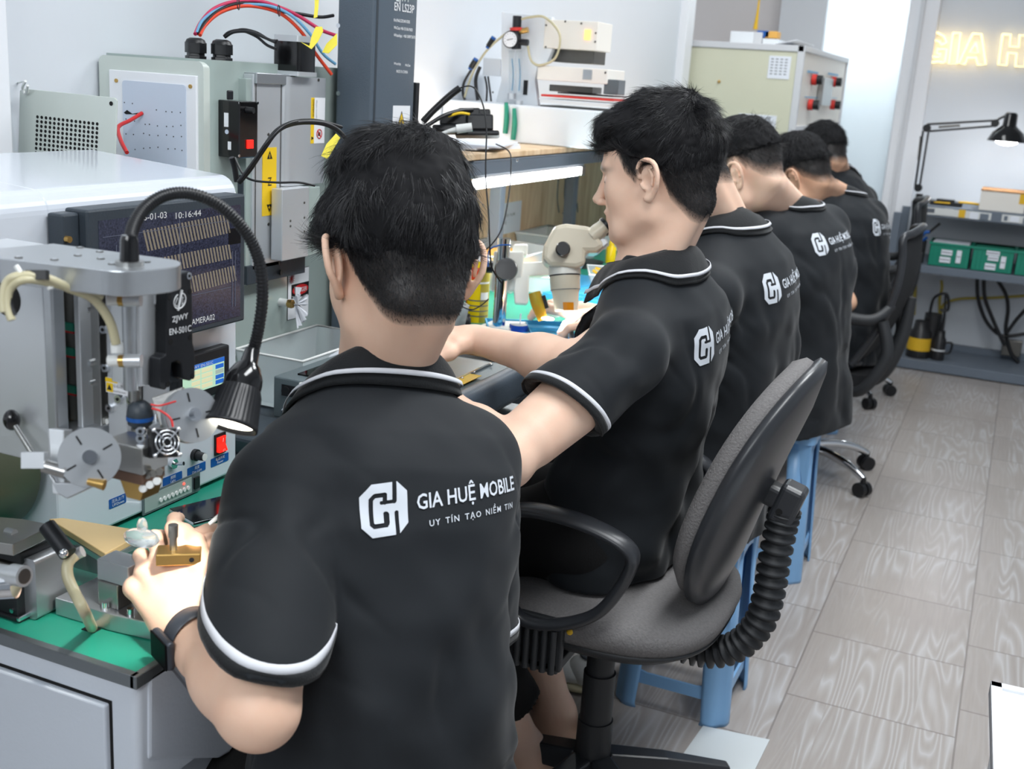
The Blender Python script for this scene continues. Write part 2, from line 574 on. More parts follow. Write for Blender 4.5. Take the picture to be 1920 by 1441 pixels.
 bp = node('ShaderNodeBump'); bp.inputs['Strength'].default_value = 0.25; bp.inputs['Distance'].default_value = 0.001
 L(math_('SUBTRACT', line, math_('MULTIPLY', j, 3.0)), bp.inputs['Height']); L(bp.outputs['Normal'], b.inputs['Normal'])
 MATS['floor_tile'] = m


floor_material()
struct(MB().box(WX, 3.2, -3.2, FY + 0.05, -0.06, 0.0), 'floor', 'floor_tile')
mb = MB().use('wall_paint'); mb.box(WX - 0.1, WX, -3.2, 5.42, 0, 2.9)
struct(mb, 'wall_left')
# boxed-in corner where the left wall ends, white trim
struct(MB().box(WX - 0.1, WX + 0.035, 5.30, 5.42, 0, 2.9), 'trim_1', 'door_frame_white', 0.004)
mb = MB().use('wall_paint'); mb.box(-0.62, 3.2, FY, FY + 0.1, 0, 2.9)
struct(mb, 'wall_far')
struct(MB().box(-3.2, -1.42, FY + 0.15, FY + 0.2, 0, 2.9), 'wall_beyond', 'beige_wall')
struct(MB().box(-3.3, -3.2, 5.42, FY + 0.2, 0, 2.9), 'wall_side', 'beige_wall')
struct(MB().box(WX - 0.1, 3.2, -3.3, -3.2, 0, 2.9), 'wall_back', 'wall_paint')
struct(MB().box(3.2, 3.3, -3.3, FY + 0.1, 0, 2.9), 'wall_right', 'wall_paint')
struct(MB().box(-3.3, 3.3, -3.3, FY + 0.2, 2.9, 2.96), 'ceiling', 'wall_paint')
# frosted glass partition beside the neon wall, with its posts
fg = bpy.data.materials.new('frosted_glass'); fg.use_nodes = True
nt = fg.node_tree; nt.nodes.remove(nt.nodes['Principled BSDF']); d1 = nt.nodes.new('ShaderNodeBsdfDiffuse'); d1.inputs[0].default_value = (*lin((206, 216, 222)), 1)
tr = nt.nodes.new('ShaderNodeBsdfTranslucent'); tr.inputs[0].default_value = (0.9, 0.94, 0.96, 1); mx = nt.nodes.new('ShaderNodeMixShader'); mx.inputs[0].default_value = 0.5
nt.links.new(d1.outputs[0], mx.inputs[1]); nt.links.new(tr.outputs[0], mx.inputs[2]); nt.links.new(mx.outputs[0], nt.nodes['Material Output'].inputs[0]); MATS['frosted_glass'] = fg
w1 = MB().use('frosted_glass'); w1.box(-1.16, -0.72, FY - 0.02, FY - 0.008, 0, 2.9)
go = struct(w1, 'window_1')
area('light_behind_glass', (-0.94, FY + 0.4, 2.15), 0.5, 16, (-0.94, FY, 2.0), (0.95, 0.99, 1.0), 0.8)  # unseen area light that makes the frosted partition glow from behind
struct(MB().box(-0.72, -0.56, FY - 0.05, FY + 0.02, 0, 2.9), 'trim_2', 'door_frame_white', 0.006)
struct(MB().box(-0.66, -0.635, FY - 0.065, FY - 0.045, 0, 2.9), 'trim_3', 'cabinet_trim', 0.003)
struct(MB().box(-1.42, -1.16, FY - 0.05, FY + 0.14, 0, 2.9), 'trim_4', 'cabinet_trim', 0.004)
# pilaster at the near end of the left wall
struct(MB().box(WX, WX + 0.05, -1.0, Xp(20, 150, WX + 0.05)[1], 0, 2.9), 'trim_5', 'door_frame_white', 0.004)
# marble tile patch let into the floor
a, b, c, d = [Zp(*p, 0.001) for p in ((1318, 1362), (1443, 1388), (1400, 1475), (1262, 1441))]
mb = MB(); mb.hexa([*(np.array(q) - (0, 0, 0.0) for q in (a, d, c, b)), *(np.array(q) + (0, 0, 0.003) for q in (a, d, c, b))])
o = single(mb, 'floor_tile_patch', 'pale veined marble tile laid on the wood-look floor under the near blue stool leg', 'tile', 'marble')

# neon sign
def neon():
 t = thing('neon_sign', 'warm glowing outline letter sign high on the far wall', 'sign', Yp(1800, 120, FY), 0)
 y = FY - 0.035
 pts = lambda L: [Yp(px, py, y) for px, py in L]
 def stroke(L, ch):
  mb.tube(pts(L), 0.0062, 6, spline=False)
 mb = MB().use('neon_glow')
 G = [(1775, 80), (1770, 68), (1757, 61), (1742, 66), (1731, 80), (1729, 98), (1733, 112), (1745, 117), (1760, 115), (1766, 117), (1772, 116), (1775, 92), (1758, 92), (1756, 100), (1764, 101), (1761, 107), (1748, 106), (1742, 98), (1744, 84), (1752, 75), (1762, 78), (1764, 84), (1775, 80)]
 I_ = [(1787, 62), (1801, 62), (1794, 119), (1779, 119), (1787, 62)]
 A = [(1824, 63), (1840, 64), (1848, 121), (1833, 121), (1830, 108), (1814, 108), (1809, 120), (1798, 118), (1824, 63)]
 A2 = [(1830, 80), (1818, 98), (1834, 99), (1830, 80)]
 Hh = [(1880, 64), (1895, 65), (1893, 87), (1910, 88), (1912, 66), (1927, 67), (1922, 125), (1904, 124), (1906, 100), (1890, 99), (1887, 122), (1872, 121), (1880, 64)]
 for nme, Ls in (('letter', [G]), ('letter', [I_]), ('letter', [A, A2]), ('letter', [Hh])):
  mb = MB().use('neon_glow')
  for L_ in Ls: stroke(L_, nme)
  mb.build('letter_tube', None, t)
 mb = MB().use('brass')
 for L_ in (G, I_, A, Hh): 
  P = [Yp(px, py, FY - 0.012) for px, py in L_[:-1]]
  n = len(P); mb.add(P + [p + (0, 0.008, 0) for p in P], [tuple(range(n)), tuple(range(n, 2 * n))[::-1]] + [(i, (i + 1) % n, n + (i + 1) % n, n + i) for i in range(n)])
 l = bpy.data.lights.new('neon_halo', 'POINT'); l.energy = .12; l.color = lin((255, 200, 140)); l.shadow_soft_size = 0.15
 lo = bpy.data.objects.new('neon_halo', l); lo.location = Yp(1800, 95, FY - 0.16); COL.objects.link(lo)
 return t
neon()
# ================================================================== work table of the bonding machine
TZ = 0.75
t = thing('machine_table', 'pale grey steel table under the bonding machine with a green top in the foreground', 'table', (-1.05, 1.1, 0))
mb = MB().use('table_grey')
mb.rbox(-1.50, -0.765, 0.846, 1.452, 0.60, TZ - 0.012, 0.01)
mb.box(-1.50, -0.785, 0.86, 1.44, 0.02, 0.60)
# curved wing to the right of the corner, towards the worker
P0, P1 = np.array([-0.765, 0.846]), np.array([-0.765, 1.40])
prof = [Xp(px, py, -0.775)[1:] for px, py in ((262, 1262), (262, 1418), (395, 1416), (415, 1405), (430, 1385), (425, 1360), (372, 1325), (300, 1235))]
mb.prism([tuple(p) for p in prof], 0, -0.80, -0.762)
mb.build('cabinet_body', None, t, 0.004)
pa, pb = Yp(0, 1258, 0.846), Yp(205, 1318, 0.846)
mb = MB().box(-1.49, pb[0], 0.838, 0.850, 0.08, pb[2]); mb.build('cabinet_door', 'table_grey', t, 0.002)
mb = MB().box(-1.49, pb[0] + 0.004, 0.8455, 0.8475, 0.07, pb[2] + 0.004); mb.build('door_seam', 'hole_black', t)
mb = MB().box(-1.50, -0.769, 0.852, 1.62, TZ - 0.012, TZ); mb.build('green_top', 'mat_green', t, label='glossy teal green table top')
mb = MB().use('fixture_edge'); mb.box(-1.50, -0.765, 0.843, 0.853, TZ - 0.014, TZ + 0.001); mb.box(-0.771, -0.762, 0.843, 1.452, TZ - 0.014, TZ + 0.001)
mb.build('edge_strip', None, t, 0.001, label='worn steel edge strip')

# ================================================================== bonding machine housing
PX = -1.056
t = thing('bonding_machine', 'white bonding machine with monitor, touch screen and control panel on the green table', 'machine', (-1.18, 1.2, TZ))
mb = MB().use('white_gloss')
# profile in x-z: flat side down to the panel, rounded top front edge
prof = [(-1.33, 0.78), (-1.33, 1.232)]
for i in range(9):
 a_ = math.pi / 2 * (1 - i / 8)
 prof.append((PX - 0.028 + 0.028 * math.cos(a_), 1.186 + 0.028 * math.sin(a_) + 0.002))
prof += [(PX, 1.12), (PX, 0.757)]
prof[0] = (-1.33, 0.757)
mb.prism(prof, 1, Xp(100, 700, PX)[1], 1.402)
mb.build('housing', None, t, 0.004)
mb = MB().use('white_gloss')
prof2 = [(x, z) for x, z in prof[1:-2]] + [(PX, 1.125), (-1.33, 1.125)]
mb.prism(prof2, 1, 0.4, Xp(100, 700, PX)[1] + 0.001); mb.build('hood', None, t)
mb = MB().use('olive_metal'); mb.cyl((-1.17, 0.3, 0.87), (-1.17, Xp(97, 900, PX)[1] - 0.003, 0.87), 0.10, n=40); mb.build('drum', None, t, label='dark olive rounded casing')

# monitor
mz0, mz1 = 0.992, 1.183
MX = -1.018
q = lambda px, py: Xp(px, py, MX)
tl, tr, br = q(163, 394), q(460, 364), q(453, 602)
bl = q(150, 700); y0, y1 = tl[1], tr[1]; zt = (tl[2] + tr[2]) / 2; zb = br[2]
m = MB().use('slate_base'); m.box(-1.054, MX, y0, y1, zb, zt); m.box(-1.054, MX - 0.012, Xp(116, 400, MX - 0.012)[1], y0, zb, zt - 0.004)
mon = m.build('monitor', None, t, 0.003, label='dark grey framed monitor showing a magnified chip')
m = MB().use('brass'); s0 = Xp(124, 448, MX - 0.012); m.cyl(s0, s0 + (0.006, 0, 0), 0.004); m.build('screw', None, mon)


def screen_material():
 mt = bpy.data.materials.new('camera_view'); mt.use_nodes = True
 nt = mt.node_tree; L = nt.links.new; b = nt.nodes['Principled BSDF']
 tc = nt.nodes.new('ShaderNodeTexCoord'); n = nt.nodes.new('ShaderNodeTexNoise'); n.inputs['Scale'].default_value = 420; n.inputs['Detail'].default_value = 2
 L(tc.outputs['Object'], n.inputs['Vector'])
 c = nt.nodes.new('ShaderNodeValToRGB'); c.color_ramp.elements[0].position = 0.35; c.color_ramp.elements[0].color = (*lin((22, 25, 38)), 1)
 c.color_ramp.elements[1].position = 0.7; c.color_ramp.elements[1].color = (*lin((62, 66, 88)), 1)
 L(n.outputs['Fac'], c.inputs['Fac']); L(c.outputs['Color'], b.inputs['Emission Color']); b.inputs['Emission Strength'].default_value = 0.4
 b.inputs['Base Color'].default_value = (0.01, 0.01, 0.015, 1); b.inputs['Roughness'].default_value = 0.12
 MATS['camera_view'] = mt
 for nm, col, e in (('chip_pad', (168, 158, 140), 0.5), ('screen_text', (220, 224, 226), 0.8), ('screen_line', (120, 128, 150), 0.4), ('hmi_green', (196, 236, 206), 0.95), ('hmi_blue', (44, 112, 214), 0.9), ('hmi_cream', (236, 232, 190), 0.95), ('hmi_grey', (176, 196, 186), 0.9), ('screen_dark', (14, 16, 24), 0.3)):
  mat(nm, tuple(v // 3 for v in col), 0.3, emit=e * .45, emit_rgb=col)


screen_material()
ys, ye, zs, ze = y0 + 0.018, y1 - 0.012, zb + 0.009, zt - 0.014
m = MB().box(MX - 0.001, MX + 0.0006, ys, ye, zs, ze); scr = m.build('screen', 'camera_view', mon)
m = MB().use('chip_pad')
for (ax, ay, bx_, by_, n, hh, lean) in ((0.28, 0.80, 0.88, 0.85, 26, 0.17, 0.03), (0.30, 0.58, 0.90, 0.60, 26, 0.13, 0.02), (0.50, 0.37, 0.94, 0.40, 20, 0.14, 0.02)):
 W_, H_ = ye - ys, ze - zs
 for i in range(n):
  f = i / (n - 1); u = ax + (bx_ - ax) * f; v = ay + (by_ - ay) * f
  yy, zz = ys + u * W_, zs + v * H_
  wd = (bx_ - ax) / n * W_ * 0.28
  m.add([(MX + 0.0012, yy - wd + lean * W_, zz - hh * H_ / 2), (MX + 0.0012, yy + wd + lean * W_, zz - hh * H_ / 2), (MX + 0.0012, yy + wd, zz + hh * H_ / 2), (MX + 0.0012, yy - wd, zz + hh * H_ / 2)], [(0, 1, 2, 3)])
m.use('screen_line')
X_ = MX + 0.0013
def sl(u0, v0, u1, v1): m.box(X_ - 0.0003, X_, ys + u0 * (ye - ys), ys + u1 * (ye - ys), zs + v0 * (ze - zs), zs + v1 * (ze - zs))
sl(0.525, 0.02, 0.53, 0.98); sl(0.02, 0.87, 0.98, 0.875); sl(0.93, 0.1, 0.934, 0.6); sl(0.955, 0.1, 0.959, 0.6); sl(0.1, 0.6, 0.104, 0.8); sl(0.13, 0.6, 0.134, 0.8); sl(0.9, 0.85, 0.904, 0.97); sl(0.6, 0.28, 0.92, 0.285)
m.use('screen_dark'); m.box(X_ - 0.0004, X_ - 0.0001, ys + 0.9 * (ye - ys), ye, zs + 0.66 * (ze - zs), zs + 0.8 * (ze - zs))
m.build('chip_image', None, scr) if False else m.build('chip_image', None, mon, label='rows of bright pads on the screen')
text_obj('2026-01-03', 'screen_text', Xp(246, 416, X_), (0, 1, 0), (0, 0, 1), 0.0085, 'screen_text', mon, width=0.066)
text_obj('10:16:44', 'screen_text', Xp(329, 410, X_), (0, 1, 0), (0, 0, 1), 0.0085, 'screen_text', mon, width=0.052)
text_obj('CAMERA02', 'screen_text', Xp(352, 611, X_), (0, 1, 0), (0, 0, 1), 0.0085, 'screen_text', mon, width=0.058)

# touch screen
HX = -1.04
a_, b_ = Xp(431, 645, HX), Xp(427, 730, HX); c_ = Xp(333, 660, HX)
m = MB().use('black_anod'); m.box(PX, HX, c_[1], a_[1], b_[2] - 0.002, a_[2]); hm = m.build('touch_screen', None, t, 0.003, label='small touch screen with pale green and blue buttons')
y0, y1, z0, z1 = c_[1] + 0.010, a_[1] - 0.014, b_[2] + 0.012, a_[2] - 0.016
m = MB().use('hmi_green'); m.box(HX - 0.001, HX + 0.0005, y0, y1, z0, z1)
U = lambda u0, v0, u1, v1, mm: m.use(mm).box(HX, HX + 0.001, y0 + u0 * (y1 - y0), y0 + u1 * (y1 - y0), z0 + v0 * (z1 - z0), z0 + v1 * (z1 - z0))
U(0, 0.84, 1, 1, 'hmi_blue')
for r in range(4):
 U(0.2, 0.08 + r * 0.19, 0.4, 0.22 + r * 0.19, 'hmi_cream'); U(0.44, 0.08 + r * 0.19, 0.7, 0.22 + r * 0.19, 'hmi_cream')
 U(0.78, 0.06 + r * 0.19, 0.98, 0.21 + r * 0.19, 'hmi_blue' if r != 2 else 'hmi_grey')
m.build('display', None, hm)
text_obj('ZJWY EN-501C', 'display_text', (HX + 0.0012, y0 + 0.016, z0 + 0.87 * (z1 - z0)), (0, 1, 0), (0, 0, 1), 0.0045, 'screen_text', hm, width=0.05)
for zf, s in ((0.68, 'Set up'), (0.30, 'Param'), (0.11, 'Temp')):
 text_obj(s, 'display_text', (HX + 0.0012, y0 + 0.79 * (y1 - y0), z0 + zf * (z1 - z0)), (0, 1, 0), (0, 0, 1), 0.003, 'screen_text', hm, width=0.013) if False else None

# red rocker switch, knob, toggle
P = lambda px, py, x=PX: Xp(px, py, x)
m = MB().use('black_plastic'); A_, B_ = P(401, 852), P(421, 812); m.box(PX, PX + 0.003, A_[1], B_[1], A_[2] - 0.002, B_[2] + 0.004)
m.use('red_switch'); yc, zc = (A_[1] + B_[1]) / 2, (A_[2] + B_[2]) / 2 + 0.001
hy, hz = (B_[1] - A_[1]) / 2 - 0.003, (B_[2] - A_[2]) / 2 - 0.002
m.prism([(PX + 0.002, zc - hz), (PX + 0.009, zc - hz), (PX + 0.004, zc), (PX + 0.006, zc + hz), (PX + 0.002, zc + hz)], 1, yc - hy, yc + hy)
sw = m.build('rocker_switch', None, t, 0.0006, label='lit red rocker power switch')
text_obj('I', 'switch_mark', (PX + 0.0072, yc - 0.001, zc + 0.004), (0, 1, 0), (0.1, 0, 1), 0.007, 'ink_white', sw)
text_obj('O', 'switch_mark', (PX + 0.0085, yc - 0.003, zc - 0.011), (0, 1, 0), (0.3, 0, 1), 0.005, 'ink_white', sw)
k0 = P(364, 852); m = MB().use('black_plastic'); m.cyl(k0, k0 + (0.006, 0, 0), 0.009); m.cyl(k0 + (0.006, 0, 0), k0 + (0.019, 0, 0), 0.007, 0.006)
m.use('white_plastic').cyl(k0 + (0.019, 0, 0), k0 + (0.02, 0, 0), 0.0055); m.build('knob', None, t, label='black dimmer knob')
k0 = P(322, 868); m = MB().use('chrome'); m.cyl(k0, k0 + (0.006, 0, 0), 0.008, n=6); m.tube([k0 + (0.006, 0, 0), k0 + (0.02, 0.002, 0.003)], [0.002, 0.003], spline=False); m.build('toggle_switch', None, t, label='small chrome toggle switch')
# blue labels with lettering
def panel_label(x0, ya, x1, yb, h, lines):
 a0, a1 = P(x0, ya), P(x1, yb)
 z = (a0[2] + a1[2]) / 2
 m = MB().use('label_blue'); m.rbox(PX, PX + 0.0006, a0[1], a1[1], z - h / 2, z + h / 2, 0.0015, 'x'); l = m.build('label_plate', None, t)
 for i, s in enumerate(lines):
  text_obj(s, 'label_text', (PX + 0.0009, (a0[1] + a1[1]) / 2, z + h * (0.08 - 0.42 * i)), (0, 1, 0), (0, 0, 1), h * 0.3, 'ink_white', l, align='CENTER')
panel_label(395, 866, 428, 857, 0.0135, ['电源开关', 'Power'])
panel_label(351, 884, 385, 874, 0.0135, ['亮度', 'Dim Light'])
panel_label(305, 902, 341, 893, 0.0135, ['照明', 'Light'])
panel_label(204, 944, 236, 934, 0.0135, ['压头上/下', 'UP/Down'])
panel_label(203, 892, 214, 886, 0.010, [])
# camera selector strip
a0, a1 = P(266, 948), P(373, 890)
zc = (P(266, 950)[2] + P(373, 892)[2]) / 2
zc = TZ + 0.018; h = 0.015
m = MB().use('fixture_grey'); m.box(PX, PX + 0.002, a0[1], a1[1], zc - h, zc + h); cs = m.build('selector_strip', None, t, label='grey selector strip with a row of round buttons')
m = MB().use('green_grey'); m.box(PX + 0.002, PX + 0.0028, a0[1] + 0.003, a1[1] - 0.02, zc - h + 0.003, zc + h - 0.003); m.build('face_plate', None, cs)
for i in range(8):
 yy = a0[1] + 0.035 + i * 0.0085
 m = MB().use('white_plastic'); m.cyl((PX + 0.002, yy, zc - 0.002), (PX + 0.005, yy, zc - 0.002), 0.0032, n=12); m.build('button', None, cs)
m = MB().use('red_led'); m.ball((PX + 0.003, a0[1] + 0.035 + 6 * 0.0085, zc + 0.007), 0.0018, 8, 6); m.build('indicator_light', None, cs)
m = MB().use('black_plastic'); m.box(PX + 0.002, PX + 0.005, a1[1] - 0.015, a1[1] - 0.004, zc - 0.009, zc + 0.009); m.build('power_rocker', None, cs)

# ================================================================== press head (hangs in front of the housing)
t = thing('press_head', 'aluminium press head with a black front plate over the green table', 'machine', (-0.85, 0.85, 0.86))
YF = 0.80
b0 = Yp(98, 505, YF); b1 = Yp(-60, 860, YF)
m = MB().use('alu_light'); m.box(b1[0] - 0.05, b0[0] - 0.012, YF, YF + 0.016, 0.985, 1.188); m.box(b1[0] - 0.05, b0[0] - 0.12, YF + .016, YF + 0.11, 0.985, 1.18)
# lighter edge pillar
m.use('alu'); m.box(b0[0] - 0.012, b0[0], YF - 0.002, YF + 0.014, 0.985, 1.188)
body = m.build('body_plate', None, t, 0.002)
m = MB().use('hole_black'); c0 = Yp(12, 560, YF - 0.001); m.cyl(c0, c0 + (0, 0.002, 0), 0.017, n=28); m.build('cable_hole', None, t)
# levers on the lower left
k = Yp(22, 787, YF - 0.012); m = MB().use('black_gloss'); m.ball(k, (0.0085, 0.008, 0.0105)); m.use('steel'); m.tube([k, Yp(62, 852, YF - 0.02), Yp(78, 872, YF - 0.02)], 0.0028, spline=False); m.build('ball_lever', None, t, label='black ball-ended lever')
# guide rails behind with green ends
def hx(px, z, y): return Yp(px, 600, y)[0]
m = MB().use('steel_dark'); xr0, xr1 = hx(97, 0, 0.84), hx(120, 0, 0.84); m.box(xr0, xr1, 0.835, 0.90, 0.985, 1.18)
m.build('guide_rail', None, t, 0.001)
m = MB().use('steel_dark'); xq0, xq1 = hx(121, 0, 0.845), hx(146, 0, 0.845); m.box(xq0, xq1, 0.84, 0.90, 1.02, 1.18)
blk = m.build('bearing_block', None, t, 0.001)
for py_ in (612, 658, 728):
 z = Yp(130, py_, 0.84)[2]; m = MB().use('crate_green'); m.box(xq0 - 0.0005, xq1 + 0.0005, 0.838, 0.89, z - 0.004, z + 0.004); m.use('ink_red'); m.box(xq0 - 0.0005, xq1 + 0.0005, 0.838, 0.89, z - 0.006, z - 0.004); m.build('end_seal', None, blk)
for py_ in (545, 645, 743):
 c0 = Yp(104, py_, 0.832); m = MB().use('chrome'); m.cyl(c0, c0 + (0, 0.004, 0), 0.0042, n=12); m.build('cap_screw', None, t)
# middle light strips
m = MB().use('alu_light'); m.box(hx(146, 0, .83), hx(156, 0, .83), 0.825, 0.9, 0.995, 1.175); m.use('steel'); m.box(hx(156, 0, .84), hx(185, 0, .84), 0.84, 0.9, 0.995, 1.175)
m.use('steel_dark'); m.box(hx(185, 0, .85), hx(207, 0, .85), 0.85, 0.9, 1.0, 1.17); m.use('alu_light'); m.box(hx(205, 0, .845), hx(240, 0, .845), 0.84, 0.9, 1.01, 1.17)
m.build('slide_plate', None, t, 0.001)
for px, py_ in ((159, 580), (164, 680), (164, 718), (192, 618), (195, 690), (220, 748), (203, 765), (243, 752)):
 c0 = Yp(px, py_, 0.836); m = MB().use('chrome'); m.cyl(c0, c0 + (0, 0.006, 0), 0.0042, n=12); m.use('hole_black'); m.cyl(c0 - (0, 0.0005, 0), c0, 0.0018, n=6); m.build('cap_screw', None, t)
# top plate with a rounded corner
zt_ = 1.203
T = [Zp(px, py, zt_) for px, py in ((-60, 470), (100, 456), (318, 485), (333, 488), (339, 492), (336, 497), (322, 501), (290, 505), (255, 507.5), (232, 508), (210, 507), (190, 505), (0, 483), (-60, 478))]
Tc, _ = catmull(np.array(T[2:12]), np.ones(10), 5); T = T[:2] + list(Tc) + T[12:]
m = MB().use('alu'); m.prism([tuple(p[:2]) for p in T][::-1], 2, zt_ - 0.022, zt_); tp = m.build('top_plate', None, t, 0.001)
for px, py in ((150, 464), (187, 472), (146, 479), (189, 485), (102, 487), (210, 495), (232, 492), (275, 491), (35, 483)):
 c0 = Zp(px, py, zt_); m = MB().use('steel_dark'); m.cyl(c0, c0 + (0, 0, 0.0006), 0.0035, n=14); m.use('chrome'); m.cyl(c0, c0 + (0, 0, 0.0009), 0.0022, n=10); m.build('countersunk_screw', None, tp)
# pneumatic cylinder
cx, cy = -0.735, 0.86
def at(px, py, d=1.10): return un(px, py, d)
c0, c1 = at(250, 540), at(254, 715)
xc, yc = c1[0], c1[1]
m = MB().use('alu_light'); m.rbox(xc - 0.020, xc + 0.016, yc - 0.012, yc + 0.02, c1[2], zt_ - 0.02, 0.004)
m.use('alu'); m.cyl((xc + 0.006, yc - 0.012, c1[2] - 0.004), (xc + 0.006, yc - 0.012, zt_ - 0.02), 0.0075, n=20)
m.build('air_cylinder', None, t)
m = MB().use('steel'); z0 = c1[2]; m.cyl((xc, yc, z0), (xc, yc, z0 - 0.02), 0.007, n=6); jb = at(262, 755); m.build('piston_nut', None, t)
m = MB().use('slate_base'); m.lathe((jb[0], jb[1], z0 - 0.018), (0, 0, -1), [(0, 0.006), (0.004, 0.011), (0.012, 0.0125), (0.022, 0.0115), (0.026, 0.007)])
m.use('label_blue'); m.cyl((jb[0], jb[1], z0 - 0.032), (jb[0], jb[1], z0 - 0.036), 0.0128, n=28, cap=False); m.use('steel'); m.cyl((jb[0], jb[1], z0 - 0.044), (jb[0], jb[1], z0 - 0.055), 0.0085, n=8)
m.build('floating_joint', None, t, label='dark blue floating joint with a blue ring')
# hose fittings
for px, py in ((207, 562), (208, 676)):
 c0 = un(px - 5, py, 1.035); m = MB().use('white_plastic'); m.cyl(c0, c0 + 0.012 * RT, 0.005, n=14); m.use('brass'); m.cyl(c0 + 0.010 * RT, c0 + 0.015 * RT, 0.006, n=6); m.use('alu_light'); m.cyl(c0 + 0.015 * RT, c0 + 0.03 * RT, 0.006); m.build('hose_fitting', None, t)
m = MB().use('white_plastic'); c0, c1_ = un(219, 642, 1.025), un(220, 662, 1.025); m.cyl(c0, c1_, 0.0055); m.build('hose_fitting', None, t)
at = lambda px, py: un(px, py, 0.948 + .075 * max(0, px - 60) / 160)
m = MB().use('bone_tube'); m.tube([at(*p) for p in ((8, 585), (6, 560), (14, 530), (35, 518), (80, 520), (130, 540), (175, 560), (205, 600), (218, 645))], 0.0042); m.tube([at(*p) for p in ((22, 600), (14, 572), (20, 540), (50, 524), (110, 534), (160, 548), (190, 556))], 0.0035)
m.build('air_hose', None, t, label='cream air hose looping over the top')
m = MB().use('black_plastic'); m.tube([at(*p) for p in ((28, 590), (18, 560), (25, 525), (45, 512))], 0.0018); a_, b_ = at(55, 510), at(85, 521); m.obox((a_ + b_) / 2, RT, UP, FW, 0.0085, 0.004, 0.004)
m.use('red_wire'); m.tube([at(*p) for p in ((85, 520), (120, 533), (170, 541), (225, 538))], 0.0013); m.tube([at(*p) for p in ((85, 523), (125, 537), (175, 545), (225, 541))], 0.0013)
m.use('white_plastic'); m.tube([at(*p) for p in ((30, 498), (38, 512), (34, 524), (27, 516))], 0.0022); m.tube([at(*p) for p in ((103, 525), (97, 538), (90, 540))], 0.0016)
m.build('cable', None, t, label='red and black wires with a black plug')
at = lambda px, py, d=1.10: un(px, py, d)
# front black plate with lettering, faces +x
BX_ = -0.715
yA, yB = Xp(312, 600, BX_)[1], Xp(361, 600, BX_)[1]
zT, zB = Xp(335, 515, BX_)[2], Xp(335, 722, BX_)[2]
def bp(px, py): p = Xp(px, py, BX_); return (p[1], p[2])
poly = [bp(*p) for p in ((313, 519), (357, 508), (361, 560), (362, 642), (366, 660), (366, 705), (357, 714), (343, 710), (340, 682), (332, 676), (322, 681), (318, 722), (310, 731), (299, 728), (300, 672), (312, 665))]
m = MB().use('black_anod'); m.prism(poly, 0, BX_ - 0.013, BX_); fp = m.build('front_plate', None, t, 0.0012, label='black anodised front plate with white lettering')
m = MB().use('alu_light'); p_ = Xp(318, 512, BX_); m.box(BX_ - 0.045, BX_ - 0.013, yA, yB, zT - 0.028, zT - 0.001); m.build('plate_mount', None, t, 0.001)
m = MB().use('slate_base'); m.box(BX_ - 0.03, BX_ - 0.013, yA + 0.005, yB - 0.004, zT - 0.11, zT - 0.028); m.build('rear_bracket', None, t, 0.001)
for px, py in ((317, 524), (354, 517)):
 c0 = Xp(px, py, BX_); m = MB().use('chrome'); m.cyl(c0, c0 + (0.0008, 0, 0), 0.0035, n=12); m.use('hole_black'); m.cyl(c0, c0 + (0.0012, 0, 0), 0.0016, n=6); m.build('socket_screw', None, fp)
for px, py in ((318, 557), (356, 546), (320, 640), (356, 632), (361, 705), (315, 720)):
 c0 = Xp(px, py, BX_); m = MB().use('hole_black'); m.cyl(c0, c0 + (0.0003, 0, 0), 0.003, n=14); m.build('bolt_hole', None, fp)
def on(px, py, dx=0.0004): return Xp(px, py, BX_ + dx)
def tline(s, x0, y0_, x1, y1_, name='lettering', mt='ink_white', hgt=None, X0=BX_, par=None, bold=0.01):
 a_, b_ = Xp(x0, y0_, X0 + 0.0004), Xp(x1, y1_, X0 + 0.0004)
 return text_obj(s, name, a_, b_ - a_, (0, 0, 1), hgt, mt, par or fp, width=float(np.linalg.norm(b_ - a_)), bold=bold)
tline('ZJWY', 322, 604, 352, 596, hgt=0.0055)
tline('EN-501C', 317, 628, 358, 620, hgt=0.0062)
m = MB().use('ink_white')
cc = on(337, 564); yy = np.array([0, 1, 0.12]); yy = yy / np.linalg.norm(yy); zz = np.array([0, -0.0, 1])
P_ = []
ring = lambda rr, s, e, n=22: [cc + yy * rr * 1.0 * math.cos(t_) + zz * rr * 0.85 * math.sin(t_) for t_ in np.linspace(s, e, n)]
m.tube(ring(0.0085, 1.9, 5.2), 0.0007, 5, spline=False); m.tube(ring(0.0085, -1.1, 1.3), 0.0007, 5, spline=False)
m.tube([cc + yy * 0.003 + zz * 0.010, cc - yy * 0.003 - zz * 0.0085], 0.0014, 5, spline=False)
m.tube([cc + yy * 0.0045 + zz * 0.003, cc + yy * 0.0025 - zz * 0.005, cc + yy * 0.0065 - zz * 0.001], 0.0006, 5, spline=False)
m.tube([cc - yy * 0.003 + zz * 0.004, cc - yy * 0.007 - zz * 0.002, cc - yy * 0.004 - zz * 0.004], 0.0006, 5, spline=False)
m.build('round_mark', None, fp)
